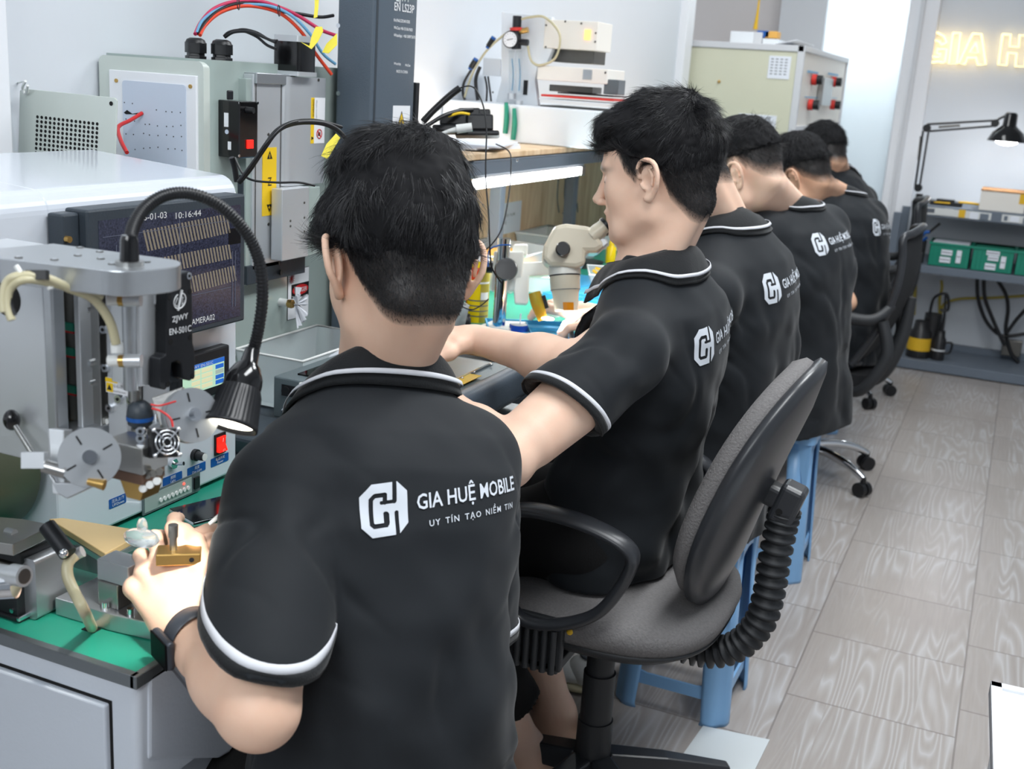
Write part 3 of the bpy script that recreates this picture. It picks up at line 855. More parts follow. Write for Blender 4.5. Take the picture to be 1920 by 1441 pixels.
# caution label on the slide
c0, c1_ = Yp(199, 712, 0.835), Yp(240, 735, 0.835)
m = MB().use('label_white'); m.box(c0[0], c1_[0], 0.8345, 0.836, c1_[2] - 0.004, c0[2] + 0.003); m.use('label_yellow'); m.box(c0[0], c0[0] + (c1_[0] - c0[0]) * 0.55, 0.834, 0.8345, c0[2] - 0.001, c0[2] + 0.003); m.box(c0[0] + 0.001, c0[0] + 0.009, 0.834, 0.8345, c1_[2] - 0.003, c0[2] - 0.002)
lb = m.build('caution_label', None, t); text_obj('小心烫手', 'label_text', (c0[0] + 0.010, 0.8338, (c0[2] + c1_[2]) / 2 - 0.001), (1, 0, 0), (0, 0, 1), 0.003, 'ink_black', lb); text_obj('WATCH HOT', 'label_text', (c0[0] + 0.010, 0.8338, c1_[2] - 0.002), (1, 0, 0), (0, 0, 1), 0.0018, 'ink_black', lb)
m = MB().use('ink_black'); q_ = np.array([c0[0] + 0.005, 0.8337, c1_[2] - 0.001]); m.add([q_ + (-0.003, 0, 0), q_ + (0.003, 0, 0), q_ + (0, 0, 0.0055)], [(0, 1, 2)]); m.build('label_symbol', None, lb)

# ---- thermode carriage below the cylinder
D = 1.06
at = lambda px, py, d=D: un(px, py, d)
def face(P4, thick, name, mt, par=t, bev=0.001, label=None):
 """solid plate from four front corners given in order, thickness running away from its normal"""
 P4 = [np.asarray(p) for p in P4]; n = np.cross(P4[1] - P4[0], P4[2] - P4[0]); n /= np.linalg.norm(n)
 if n @ (P4[0] - CP) > 0: n = -n
 m = MB(); B = [p - n * thick for p in P4]
 k_ = len(P4); m.add(P4 + B, [tuple(range(k_)), tuple(range(k_, 2 * k_))[::-1]] + [(i, i + k_, (i + 1) % k_ + k_, (i + 1) % k_) for i in range(k_)])
 return m.build(name, mt, par, bev, label=label)
zc_ = Yp(262, 800, 0.80)[2]
# carriage plate (horizontal), top at z of the joint foot
ZC = z0 - 0.055
C4 = [Zp(*p, ZC) for p in ((90, 803), (195, 770), (345, 728), (352, 742), (300, 792), (262, 804), (205, 796), (105, 818))]
m = MB().use('alu'); m.prism([tuple(p[:2]) for p in C4], 2, ZC - 0.012, ZC); m.build('carriage_plate', None, t, 0.001)
c0 = Zp(295, 786, ZC); m = MB().use('chrome'); m.cyl(c0, c0 + (0, 0, 0.007), 0.0055, n=16); m.build('cap_screw', None, t)
m = MB().use('white_plastic'); m.tube([Zp(200, 790, ZC + 0.003), Zp(250, 776, ZC + 0.003)], 0.003); m.build('sleeve', None, t)
# left side arm with its reel
dL = D - 0.03
face([at(90, 803, dL), at(120, 806, dL), at(122, 930, dL), at(98, 925, dL)], 0.02, 'side_arm', 'alu_light')
face([at(80, 870, dL - .01), at(103, 905, dL - .01), at(190, 905, dL - .01), at(125, 935, dL - .01), at(108, 925, dL - .01)], 0.006, 'arm_gusset', 'alu')
m = MB().use('steel'); m.cyl(at(82, 873, dL - .02), at(125, 885, dL - .02), 0.006, n=16); m.use('alu_light'); m.obox(at(66, 862, dL - .02), RT, UP, FW, 0.010, 0.007, 0.006); m.build('clamp_joint', None, t)
m = MB().use('brass'); m.cyl(at(165, 902, dL - .02), at(196, 909, dL - .02), 0.003, 0.005, n=14); m.build('thumb_screw', None, t)
def reel(px, py, d, r, nd, name_lab, slots):
 c = at(px, py, d); n = np.array(nd, float); n /= np.linalg.norm(n)
 r_ = MB().use('alu'); r_.cyl(c - n * 0.001, c + n * 0.001, r, n=48); r_.cyl(c - n * 0.013, c - n * 0.011, r, n=48)
 rl = r_.build('tape_reel', None, t, label=name_lab)
 m = MB().use('white_plastic'); m.cyl(c - n * 0.010, c - n * 0.002, r * 0.84, n=40); m.build('tape_roll', None, rl)
 m = MB().use('chrome'); m.cyl(c, c + n * 0.007, r * 0.24, n=24); m.cyl(c + n * 0.006, c + n * 0.013, r * 0.15, n=20); m.build('hub', None, rl)
 x, y, _ = frame_from(n); m = MB().use('hole_black')
 for k_ in range(4):
  a_ = slots + k_ * math.pi / 2; u_ = x * math.cos(a_) + y * math.sin(a_); v_ = np.cross(n, u_)
  m.obox(c + u_ * r * 0.66 + n * 0.0011, u_, v_, n, r * 0.17, r * 0.03, 0.0003)
 m.build('slot', None, rl)
reel(168, 857, D - 0.045, 0.0265, -FW * 0.9 + RT * 0.35 + UP * 0.1, 'steel tape reel left of the press tool', 0.5)
reel(361, 778, D + 0.02, 0.0260, -FW * 0.75 + RT * 0.55 + UP * 0.1, 'steel tape reel right of the press tool', 0.1)
face([at(283, 745, D + .03), at(340, 725, D + .03), at(356, 760, D + .03), at(300, 800, D + .03)], 0.01, 'side_arm', 'steel')
# thermode block stack
XB = at(262, 850)[0]; YB = at(262, 850)[1]
def blk_(z0_, z1_, x0_, x1_, y0_, y1_, mt, name, bev=0.001):
 m = MB().use(mt); m.box(XB + x0_, XB + x1_, YB + y0_, YB + y1_, z0_, z1_); return m.build(name, None, t, bev)
zz_ = lambda py: at(262, py)[2]
z_a, z_b, z_c, z_d, z_e, z_f = [Yp(240, p_, YB - 0.015)[2] for p_ in (808, 835, 872, 886, 905, 938)]
blk_(z_b, ZC - 0.012, -0.030, 0.016, -0.015, 0.02, 'steel', 'tool_block')
for i in range(4):
 zt2 = z_b - i * (z_b - z_c) / 4
 blk_(zt2 - (z_b - z_c) / 4 + 0.002, zt2 - 0.001, -0.029, 0.012, -0.014, 0.018, 'steel', 'cooling_fin', 0.0004)
blk_(z_d, z_c, -0.028, 0.012, -0.014, 0.018, 'alu_light', 'insulator')
blk_(z_e, z_d, -0.028, 0.014, -0.014, 0.018, 'copper_brown', 'heater_block')
m = MB().use('brass'); m.prism([(XB - 0.016, z_e), (XB + 0.014, z_e), (XB + 0.008, z_f), (XB - 0.008, z_f)], 1, YB - 0.010, YB + 0.016); m.build('thermode_tip', None, t, 0.0008, label='brass heated tip')
for i in range(4):
 c0 = at(268 + i * 11, 893 - i * 3, D - 0.004); m = MB().use('steel_dark'); m.cyl(c0, c0 - 0.004 * FW, 0.0035, n=12); m.build('tip_screw', None, t)
for i in range(3):
 c0 = at(270 + i * 13, 915 - i * 7, D - 0.004); m = MB().use('white_plastic'); m.cyl(c0, c0 - 0.004 * FW, 0.0036, n=12); m.build('tip_screw', None, t)
for py in (808, 821, 838):
 c0 = at(266, py, D - .008); m = MB().use('chrome'); m.cyl(c0, c0 - 0.005 * FW, 0.0042, n=12); m.use('hole_black'); m.cyl(c0 - 0.0052 * FW, c0 - 0.0054 * FW, 0.002, n=6); m.build('cap_screw', None, t)
# cooling fan
fc = at(312, 829, D - 0.012); n = -FW * 0.75 + RT * 0.62 + UP * 0.1; n /= np.linalg.norm(n); fx_ = np.cross(UP, n); fx_ /= np.linalg.norm(fx_); fy_ = np.cross(n, fx_)
m = MB().use('black_plastic'); m.obox(fc - n * 0.006, fx_, fy_, n, 0.0135, 0.0135, 0.005); fan = m.build('cooling_fan', None, t, 0.001, label='tiny black cooling fan with a wire guard')
m = MB().use('chrome')
for rr in (0.004, 0.0075, 0.011): m.tube([fc + n * 0.002 + fx_ * rr * math.cos(a_) + fy_ * rr * math.sin(a_) for a_ in np.linspace(0, 2 * math.pi, 25)], 0.0008, 5, spline=False)
for a_ in (0.8, 2.37, 3.94, 5.5): m.tube([fc + n * 0.0015 + (fx_ * math.cos(a_) + fy_ * math.sin(a_)) * 0.003, fc + n * 0.0015 + (fx_ * math.cos(a_) + fy_ * math.sin(a_)) * 0.016], 0.0009, 5, spline=False); m.ball(fc + n * 0.001 + (fx_ * math.cos(a_) + fy_ * math.sin(a_)) * 0.0165, 0.0022, 8, 6)
m.build('fan_guard', None, fan)
m = MB().use('red_wire'); m.tube([at(*p) for p in ((285, 765), (305, 772), (320, 785), (324, 800))], 0.0011); m.tube([at(*p) for p in ((283, 758), (300, 760), (330, 752))], 0.0009); m.build('fan_wire', None, t)

# ================================================================== gooseneck lamp on the press head
base = Zp(243, 497, 1.203)
t = thing('gooseneck_lamp', 'black flexible gooseneck lamp bending over from the press head', 'lamp', base)
D1, D2 = proj(base)[2], 1.20
pp = [(243, 497), (243, 460), (250, 425), (270, 392), (305, 368), (350, 362), (400, 378), (440, 410), (470, 450), (488, 500), (492, 560), (484, 620), (474, 660)]
Ps = [un(px, py, D1 + (1.13 - D1) * i / (len(pp) - 1)) for i, (px, py) in enumerate(pp)]
P2, _ = catmull(np.array(Ps), np.ones(len(Ps)), 26)
R2 = np.array([0.0056 + (0.0005 if i % 3 == 0 else -0.0003) for i in range(len(P2))])
m = MB().use('black_plastic'); m.tube(P2, R2, 12, spline=False); m.build('flexible_neck', None, t)
m = MB().use('black_gloss'); m.lathe(base - (0, 0, 0.002), (0, 0, 1), [(0, 0.0085), (0.024, 0.0075), (0.028, 0.006)]); m.use('steel'); m.cyl(base, base + (0, 0, 0.004), 0.012, n=20); m.build('base', None, t)
e0, e1 = un(474, 655, 1.125), un(432, 800, 1.10)
ax_ = e1 - e0; Lh = np.linalg.norm(ax_); ax_ /= Lh
m = MB().use('black_gloss'); m.lathe(e0, ax_, [(0, 0.007), (0.014, 0.0085), (0.018, 0.0125), (Lh * 0.35, 0.0175), (Lh * 0.42, 0.0185), (Lh * 0.52, 0.0185)], n=36); hd = m.build('lamp_neck', None, t)
m = MB().use('black_plastic')
n_ = 96; x, y, _ = frame_from(ax_)
vs, hs = [], [(Lh * 0.50, 0.0185), (Lh * 0.58, 0.0205), (Lh * 0.93, 0.0245), (Lh * 0.96, 0.0262), (Lh, 0.0262), (Lh, 0.0235), (Lh * 0.93, 0.022)]
for k_, (h_, r_) in enumerate(hs):
 for i in range(n_):
  a_ = 2 * math.pi * i / n_; rr = r_ * (1 + (0.035 if (i % 3 == 0) else -0.015) * (1 if 0 < k_ < 3 else 0))
  vs.append(e0 + ax_ * h_ + rr * (x * math.cos(a_) + y * math.sin(a_)))
m.add(vs, [(k_ * n_ + i, k_ * n_ + (i + 1) % n_, (k_ + 1) * n_ + (i + 1) % n_, (k_ + 1) * n_ + i) for k_ in range(len(hs) - 1) for i in range(n_)], True)
m.build('lamp_shade', None, t)
m = MB().use('lens_glow'); c_ = e0 + ax_ * (Lh * 0.94); m.cyl(c_, c_ + ax_ * 0.001, 0.0215, n=32); m.build('lens', None, t)
l = bpy.data.lights.new('gooseneck_spot', 'SPOT'); l.energy = 4; l.spot_size = math.radians(40); l.spot_blend = 0.6; l.shadow_soft_size = 0.015; l.color = (1, 0.96, 0.88)
lo = bpy.data.objects.new('gooseneck_spot', l); lo.location = e0 + ax_ * (Lh + 0.004)
tgt = un(285, 1050, 1.24)
lo.rotation_euler = Vector(tgt - np.array(lo.location)).to_track_quat('-Z', 'Y').to_euler(); COL.objects.link(lo)
# ================================================================== laser machine against the left wall
EX = -1.30
t = thing('laser_separator', 'pale green-grey laser machine body with a white perforated panel behind the white hood', 'machine', (-1.4, 1.9, 0))
m = MB().use('green_grey')
m.rbox(WX + 0.005, EX, 1.645, 2.345, 0.755, 1.378, 0.022)
m.build('enclosure', None, t, 0.003)
m = MB().use('pale_green'); m.rbox(WX + 0.006, EX - 0.004, 1.638, 1.655, 0.76, 1.374, 0.012, 'y'); m.build('end_cover', None, t, 0.003, label='pale grey-green end cover')
# white flat panel with screws and small holes, on the end (-y) face
a_, b_ = Yp(206, 130, 1.636), Yp(370, 148, 1.636); zb_ = Yp(300, 315, 1.636)[2]
m = MB().use('label_white'); m.box(a_[0], b_[0], 1.633, 1.640, zb_, a_[2]); pn = m.build('end_panel', None, t, 0.0015, label='white screwed-on panel with pin holes')
a2, b2 = Yp(228, 150, 1.63), Yp(347, 165, 1.63)
m = MB().use('enclosure_panel'); m.rbox(a2[0], b2[0], 1.631, 1.6335, zb_ + 0.002, a2[2], 0.006, 'y'); m.build('film_window', None, pn)
m = MB().use('hole_black')
for px, py in ((233, 192), (248, 194), (293, 206), (311, 209), (322, 210), (338, 211), (236, 223), (252, 227), (272, 233), (280, 233), (295, 236), (312, 237), (324, 237), (339, 235), (236, 251), (250, 252), (269, 250), (280, 253), (296, 254), (312, 253), (325, 256), (340, 256), (253, 280), (269, 278), (281, 277), (296, 276), (315, 279), (328, 279), (341, 282)):
 c0 = Yp(px, py, 1.6305); m.cyl(c0, c0 + (0, 0.0006, 0), 0.0011, n=8)
m.build('pin_hole', None, pn)
for px, py in ((217, 151), (356, 162)):
 c0 = Yp(px, py, 1.631); m = MB().use('brass'); m.cyl(c0, c0 + (0, 0.003, 0), 0.0035, n=14); m.build('screw', None, pn)
m = MB().use('red_wire'); m.tube([Yp(*p) for p in ((266, 212, 1.63), (245, 225, 1.60), (222, 238, 1.56), (226, 262, 1.52), (238, 286, 1.50))], 0.0035); m.build('red_cable', None, t, label='red cable poking out of the panel')
m = MB().use('hole_black'); m.add([Yp(*p) for p in ((232, 211, 1.6303), (238, 206, 1.6303), (248, 213, 1.6303), (266, 210, 1.6303), (264, 214, 1.6303), (236, 214, 1.6303))], [(0, 1, 2, 3, 4, 5)]); m.build('torn_hole', None, pn)

# cable glands on top
ztop = 1.378
def gland(px, py):
 b = un(px, py, proj((-1.40, 1.72, 1.38))[2])
 x_, y_ = b[0], b[1]
 m = MB().use('black_plastic'); m.lathe((x_, y_, ztop - 0.001), (0, 0, 1), [(0, 0.019), (0.006, 0.019), (0.006, 0.016), (0.011, 0.016)], n=6); m.lathe((x_, y_, ztop + 0.01), (0, 0, 1), [(0, 0.0195), (0.018, 0.0195)], n=6, cap=True); m.lathe((x_, y_, ztop + 0.027), (0, 0, 1), [(0, 0.0185), (0.006, 0.016), (0.009, 0.010)], n=24)
 m.build('cable_gland', None, t, 0.0006); return np.array([x_, y_, ztop + 0.035])
g1 = gland(367, 101); g2 = gland(416, 105)
DL = proj(g1)[2]; DC = proj((-1.20, 2.02, 1.4))[2]
def cable(name, mt, r, pts, label=None, d0=None, d1=None, par=None, n=8):
 d0 = d0 or DL; d1 = d1 or DC
 m = MB().use(mt); m.tube([un(px, py, d0 + (d1 - d0) * i / (len(pts) - 1)) for i, (px, py) in enumerate(pts)], r, n); return m.build(name, None, par or t, label=label)
cable('power_cable', 'black_plastic', 0.0034, [(372, 64), (385, 42), (410, 20), (445, 7), (480, 8), (520, 20), (560, 26), (600, 32), (625, 29)], 'thick black cable arching over')
cable('power_cable', 'magenta_wire', 0.0036, [(366, 64), (378, 40), (402, 16), (440, 3), (485, 2), (525, 14), (560, 30), (600, 55), (628, 66)], 'magenta cable arching over')
cable('power_cable', 'orange_red_wire', 0.0034, [(375, 66), (386, 46), (412, 24), (450, 12), (490, 14), (530, 28), (565, 60), (590, 98), (622, 140)], 'orange-red cable arching over')
cable('power_cable', 'blue_wire', 0.0030, [(369, 62), (380, 38), (408, 18), (440, 10), (500, 10), (545, 28), (580, 62), (605, 100), (629, 120)], 'pale blue cable arching over')
cable('motor_cable', 'black_plastic', 0.0026, [(420, 68), (430, 60), (452, 57), (480, 68), (500, 84), (518, 92)], None, DL, 2.02)
cable('motor_cable', 'black_plastic', 0.0026, [(422, 70), (440, 60), (470, 60), (495, 70), (517, 80)], None, DL, 2.0)
cable('motor_cable', 'black_plastic', 0.0020, [(424, 68), (450, 55), (480, 60), (505, 74), (520, 76)], None, DL, 2.0)
for px, py in ((447, 8), (523, 20)):
 c = un(px, py, 1.95); m = MB().use('black_plastic'); m.tube([c + 0.009 * (math.cos(a) * UP + math.sin(a) * FW) for a in np.linspace(0, 6.3, 14)], 0.0009, 5, spline=False); m.build('cable_tie', None, t)
def flag(pts, d, name='cable_tag'):
 m = MB().use('tag_yellow'); P = [un(px, py, d) for px, py in pts]; B = [p + 0.0012 * FW for p in P]; k = len(P)
 m.add(P + B, [tuple(range(k))[::-1], tuple(range(k, 2 * k))] + [(i, (i + 1) % k, (i + 1) % k + k, i + k) for i in range(k)]); return m.build(name, None, t, label='yellow cable tag')
flag([(590, -5), (598, -5), (597, 12), (595, 32), (588, 34), (590, 12)], 2.0)
flag([(592, 50), (604, 50), (606, 58), (596, 78), (584, 92), (563, 78), (580, 86), (584, 68)], 1.98)
flag([(632, 62), (632, 84), (616, 100), (604, 98), (612, 82)], 2.02)
flag([(630, 250), (638, 258), (614, 298), (602, 292), (612, 270)], 1.80)

# stepper motor
mx = un(552, 98, 1.90)
m = MB().use('black_gloss'); cx_ = -1.283; cy_ = Xp(552, 140, cx_)[1]
mt0 = 1.362
m.rbox(cx_ - 0.029, cx_ + 0.029, cy_ - 0.029, cy_ + 0.029, mt0 + 0.004, mt0 + 0.058, 0.006); m.use('alu_light'); m.rbox(cx_ - 0.029, cx_ + 0.029, cy_ - 0.029, cy_ + 0.029, mt0 + 0.058, mt0 + 0.069, 0.006); m.rbox(cx_ - 0.031, cx_ + 0.031, cy_ - 0.031, cy_ + 0.031, mt0 - 0.003, mt0 + 0.005, 0.004)
m.build('stepper_motor', None, t, 0.001, label='black and silver stepper motor')
# linear axis
AX = -1.268
y0_, y1_, y2_ = Xp(483, 300, AX)[1], Xp(538, 300, AX)[1], Xp(613, 300, AX)[1]
zb1 = Xp(520, 500, AX)[2]; zt1 = 1.358
m = MB().use('alu_light'); m.box(EX, AX - 0.010, y0_, y1_, zb1, zt1); m.use('alu_light'); m.rbox(EX, AX, y1_ - 0.004, y2_, zb1 + 0.15, zt1 - 0.001, 0.014)
m.use('alu'); m.box(EX, AX - 0.004, y0_ + 0.002, y1_ + 0.015, zt1 - 0.016, zt1 + 0.003)
axis_ = m.build('linear_axis', None, t, 0.0012, label='satin aluminium vertical slide')
m = MB().use('steel_dark'); m.box(AX - 0.0099, AX - 0.0092, y0_ + 0.006, y0_ + 0.008, zb1, zt1 - 0.01); m.box(AX - 0.0099, AX - 0.0092, y1_ - 0.008, y1_ - 0.006, zb1, zt1 - 0.01); m.build('groove', None, axis_)
# lower carriage with dark side, small block
m = MB().use('alu_light'); a_, b_ = Xp(530, 355, AX + 0.02), Xp(578, 480, AX + 0.02); m.box(AX - 0.005, AX + 0.02, a_[1], b_[1], b_[2], a_[2]); m.use('green_grey'); m.box(AX - 0.005, AX + 0.018, b_[1], b_[1] + 0.04, b_[2], a_[2] - 0.002)
car = m.build('slide_carriage', None, t, 0.0015)
for px, py in ((545, 414), (545, 424), (571, 408), (571, 434), (571, 380)):
 c0 = Xp(px, py, AX + 0.0205); m = MB().use('steel_dark'); m.cyl(c0 - (0.001, 0, 0), c0, 0.0024, n=10); m.build('screw', None, car)
m = MB().use('slate_base'); a_, b_ = Xp(462, 395, EX + 0.02), Xp(482, 530, EX + 0.02); m.box(EX, EX + 0.012, a_[1], b_[1], b_[2], 1.18); m.box(EX, EX + 0.022, a_[1], a_[1] + 0.19, b_[2], b_[2] + 0.035)
m.build('side_rail', None, t, 0.001)
m = MB().use('green_grey'); a_ = Xp(462, 145, EX + 0.03); m.box(EX - .001, EX + 0.017, Xp(462, 145, EX + 0.017)[1], y0_ + 0.01, zb1, 1.35); m.build('axis_mount', None, t, 0.001)
for px, py in ((503, 252), (503, 420), (597, 150)):
 xx = AX - 0.010 if px < 538 else AX; c0 = Xp(px, py, xx); m = MB().use('steel_dark'); m.cyl(c0, c0 + (0.001, 0, 0), 0.003, n=12); m.build('screw', None, axis_)
m = MB().use('black_plastic'); c0 = Xp(525, 510, AX - 0.01); m.cyl(c0, c0 + (0.004, 0, 0), 0.005, n=16); m.build('rubber_stop', None, t)
# yellow Z strip
XZ = AX - 0.0098
a_, b_ = Xp(492, 277, XZ), Xp(517, 402, XZ)
m = MB().use('label_yellow'); m.box(XZ, XZ + 0.0006, a_[1], b_[1], b_[2], a_[2]); zl = m.build('direction_label', None, axis_, label='yellow strip with arrows and Z')
yc = (a_[1] + b_[1]) / 2; XZ += 0.0009
m = MB().use('ink_black')
def tri(zc, up, s=0.0085):
 m.add([(XZ, yc - s, zc - s * up * 0.8), (XZ, yc + s, zc - s * up * 0.8), (XZ, yc, zc + s * up)], [(0, 1, 2)])
tri(a_[2] - 0.014, 1); tri(b_[2] + 0.014, -1)
m.use('label_yellow'); m.box(XZ, XZ + 0.0002, yc - 0.0008, yc + 0.0008, a_[2] - 0.019, a_[2] - 0.012); m.box(XZ, XZ + 0.0002, yc - 0.003, yc + 0.003, b_[2] + 0.0145, b_[2] + 0.016); m.box(XZ, XZ + 0.0002, yc - 0.0007, yc + 0.0007, b_[2] + 0.012, b_[2] + 0.018)
m.build('arrow_mark', None, axis_)
text_obj('Z', 'letter_mark', (XZ, yc, (a_[2] + b_[2]) / 2 - 0.007), (0, 1, 0), (0, 0, 1), 0.016, 'ink_black', axis_, align='CENTER', width=0.012)
# warning label on the rounded profile
a_, b_ = Xp(584, 183, AX + 0.0006), Xp(608, 268, AX + 0.0006)
m = MB().use('label_yellow'); m.box(AX, AX + 0.0006, a_[1], a_[1] + 0.011, b_[2], a_[2]); m.use('label_white'); m.box(AX, AX + 0.0006, a_[1] + 0.011, b_[1], b_[2], a_[2]); wl = m.build('warning_label', None, axis_)
text_obj('WARNING', 'lettering', (AX + 0.0009, a_[1] + 0.0095, a_[2] - 0.036), (0, 0, 1), (0, -1, 0), 0.006, 'ink_black', axis_, width=0.033)
text_obj('Dangerous voltage', 'lettering', (AX + 0.0009, a_[1] + 0.0185, a_[2] - 0.046), (0, 0, 1), (0, -1, 0), 0.003, 'ink_grey', axis_, width=0.042)
text_obj('keep hands away', 'lettering', (AX + 0.0009, a_[1] + 0.0235, a_[2] - 0.046), (0, 0, 1), (0, -1, 0), 0.003, 'ink_grey', axis_, width=0.036) if False else None
m = MB().use('ink_red'); cc = np.array([AX + 0.001, (a_[1] + b_[1]) / 2 + 0.005, b_[2] + 0.018])
m.tube([cc + 0.0085 * np.array([0, math.cos(a), math.sin(a)]) for a in np.linspace(0, 6.3, 24)], 0.0011, 5, spline=False); m.tube([cc + (0, -0.006, 0.006), cc + (0, 0.006, -0.006)], 0.001, 5, spline=False)
m.use('ink_black'); m.box(AX + 0.0006, AX + 0.0009, cc[1] - 0.004, cc[1] + 0.004, cc[2] - 0.004, cc[2] + 0.003); m.add([(AX + 0.0008, a_[1] + 0.002, b_[2] + 0.006), (AX + 0.0008, a_[1] + 0.010, b_[2] + 0.010), (AX + 0.0008, a_[1] + 0.002, b_[2] + 0.014)], [(0, 1, 2)])
m.build('hazard_symbol', None, axis_)
# driver box
DXF = EX + 0.045
ya, yb_ = Xp(449, 200, DXF)[1], Xp(484, 200, DXF)[1]
zt2, zb2 = Xp(470, 190, DXF)[2], Xp(470, 296, DXF)[2]
m = MB().use('black_gloss'); m.box(EX - 0.001, DXF, ya, yb_, zb2, zt2)
bx = m.build('driver_box', None, t, 0.002, label='black electronics box with a red switch')
for px, py in ((449, 193), (483, 193), (448, 292)):
 c0 = Xp(px, py, DXF); m = MB().use('chrome'); m.cyl(c0, c0 + (0.001, 0, 0), 0.0025, n=12); m.build('screw', None, bx)
c0 = Xp(462, 206, DXF); m = MB().use('black_plastic'); m.cyl(c0, c0 + (0.014, 0.002, 0), 0.0055, n=18); m.build('knob', None, bx)
a_, b_ = Xp(462, 262, DXF), Xp(473, 278, DXF); m = MB().use('red_switch'); m.box(DXF, DXF + 0.003, a_[1], b_[1], b_[2], a_[2]); m.build('switch', None, bx, 0.0006, label='lit red switch')
SY = ya - 0.0006
a_, b_ = Yp(420, 211, SY), Yp(428, 238, SY); m = MB().use('label_white'); m.box(a_[0], b_[0], SY, SY + .0005, b_[2], a_[2]); a_, b_ = Yp(427, 265, SY), Yp(433, 281, SY); m.box(a_[0], b_[0], SY, SY + .0005, b_[2], a_[2]); c0 = Yp(425, 247, SY); m.use('enclosure_panel'); m.cyl(c0, c0 + (0, .0005, 0), 0.004, n=16)
m.build('sticker', None, bx)
m = MB().use('black_anod'); c0 = Xp(433, 176, EX + 0.02); m.box(c0[0] - 0.004, c0[0], c0[1] - 0.008, c0[1] + 0.008, c0[2] - 0.01, c0[2] + 0.006); m.build('mounting_ear', None, bx, 0.002)
# black cables in front
def wcable(name, r, pts, par=t, mt='black_plastic'):
 m = MB().use(mt); m.tube([un(*p) for p in pts], r, 8); return m.build(name, None, par)
wcable('sleeved_cable', 0.0042, [(448, 342, 1.74), (470, 315, 1.73), (492, 282, 1.72), (520, 245, 1.72), (555, 230, 1.75), (600, 230, 1.8), (630, 242, 1.85), (650, 262, 1.9)])
wcable('sleeved_cable', 0.0030, [(452, 336, 1.73), (478, 300, 1.72), (505, 262, 1.71), (540, 232, 1.73), (590, 226, 1.8), (640, 238, 1.88)])
wcable('sensor_cable', 0.0018, [(440, 295, 1.76), (455, 325, 1.76), (475, 338, 1.76), (520, 342, 1.77), (560, 342, 1.78), (590, 348, 1.8)])
wcable('sensor_cable', 0.0045, [(434, 295, 1.76), (440, 315, 1.77), (444, 340, 1.78)])

# blue-grey column with lettering
CX_ = -1.20
yk0, yk1 = Xp(700, 100, CX_)[1], Xp(780, 100, CX_)[1]
xl = Yp(631, 100, yk0)[0]
m = MB().use('dark_slate'); m.rbox(xl, CX_, yk0, yk1, 0.755, 1.72, 0.006); colm = m.build('column', None, t, 0.001, label='blue-grey square column with white lettering')
m = MB().use('slate_base'); m.box(CX_ - 0.003, CX_ + 0.0006, yk0 + 0.006, yk0 + 0.014, 0.755, 1.72); m.build('column_trim', None, t)
for py in (48, 175):
 c0 = Yp(634, py, yk0 - 0.001); m = MB().use('chrome'); m.cyl(c0, c0 + (0, 0.001, 0), 0.0045, n=14); m.build('screw', None, colm)
def ctext(s, x0, y0_, x1, y1_, h, mt='ink_white'): tline(s, x0, y0_, x1, y1_, hgt=h, mt=mt, X0=CX_, par=colm)
ctext('ZJWY', 742, 2, 768, 4, 0.014)
ctext('EN LS23P', 739, 19, 776, 25, 0.016)
ctext('No:EN6LS2024010305', 738, 40, 768, 44, 0.006)
ctext('WeChat:+8613510619003', 738, 54, 773, 59, 0.006)
ctext('WhatsApp : +8615889736701', 738, 68, 779, 73, 0.006)
ctext('WhatsApp', 738, 121, 751, 122, 0.005)
ctext('WeChat', 759, 124, 769, 125, 0.005)
ctext('MADE IN CHINA', 743, 136, 764, 138, 0.006)
a_, b_ = Xp(737, 196, CX_), Xp(767, 240, CX_)
m = MB().use('label_white'); m.box(CX_, CX_ + 0.0006, a_[1], b_[1], b_[2], a_[2] - 0.002)
yc = (a_[1] + b_[1]) / 2; zc = a_[2] - 0.03
m.use('ink_black'); m.add([(CX_ + 0.0008, yc - 0.021, zc - 0.022), (CX_ + 0.0008, yc + 0.021, zc - 0.022), (CX_ + 0.0008, yc, zc + 0.018)], [(0, 1, 2)])
m.use('label_yellow'); m.add([(CX_ + 0.001, yc - 0.017, zc - 0.020), (CX_ + 0.001, yc + 0.017, zc - 0.020), (CX_ + 0.001, yc, zc + 0.013)], [(0, 1, 2)])
m.use('ink_black'); m.box(CX_ + 0.001, CX_ + 0.0012, yc - 0.0016, yc + 0.0016, zc - 0.014, zc - 0.001); m.build('hazard_label', None, colm)
m = MB().use('purple_panel'); a_ = Xp(617, 175, -1.33); m.box(-1.335, -1.33, a_[1], a_[1] + 0.06, 1.13, 1.33); m.build('violet_plate', None, t)
m = MB().use('black_anod'); a_ = Xp(788, 155, -1.28); m.box(-1.30, -1.28, a_[1] - 0.02, a_[1], a_[2] - 0.12, a_[2]); m.build('drag_chain', None, t, 0.002)

# danger sign, valve with a cloth tied on, base
a_, b_ = Xp(540, 507, EX + 0.001), Xp(578, 590, EX + 0.001)
m = MB().use('ink_black'); m.box(EX, EX + 0.001, a_[1], b_[1], b_[2], a_[2]); m.use('label_white'); m.box(EX + 0.001, EX + 0.0014, a_[1] + 0.001, b_[1] - 0.001, b_[2] + 0.001, a_[2] - 0.001)
m.use('ink_black'); hz = a_[2] - b_[2]; m.box(EX + 0.0014, EX + 0.0017, a_[1] + 0.012, b_[1] - 0.001, b_[2] + hz * 0.42, b_[2] + hz * 0.70)
m.use('ink_red'); cc = np.array([EX + 0.0019, (a_[1] + b_[1]) / 2 + 0.006, b_[2] + hz * 0.57]); m.lathe(cc, (1, 0, 0), [(0, 0.0001)], cap=False); n_ = 30
m.add([cc + (0, 0.028 * math.cos(a), 0.0105 * math.sin(a)) for a in np.linspace(0, 2 * math.pi, n_, endpoint=False)], [tuple(range(n_))])
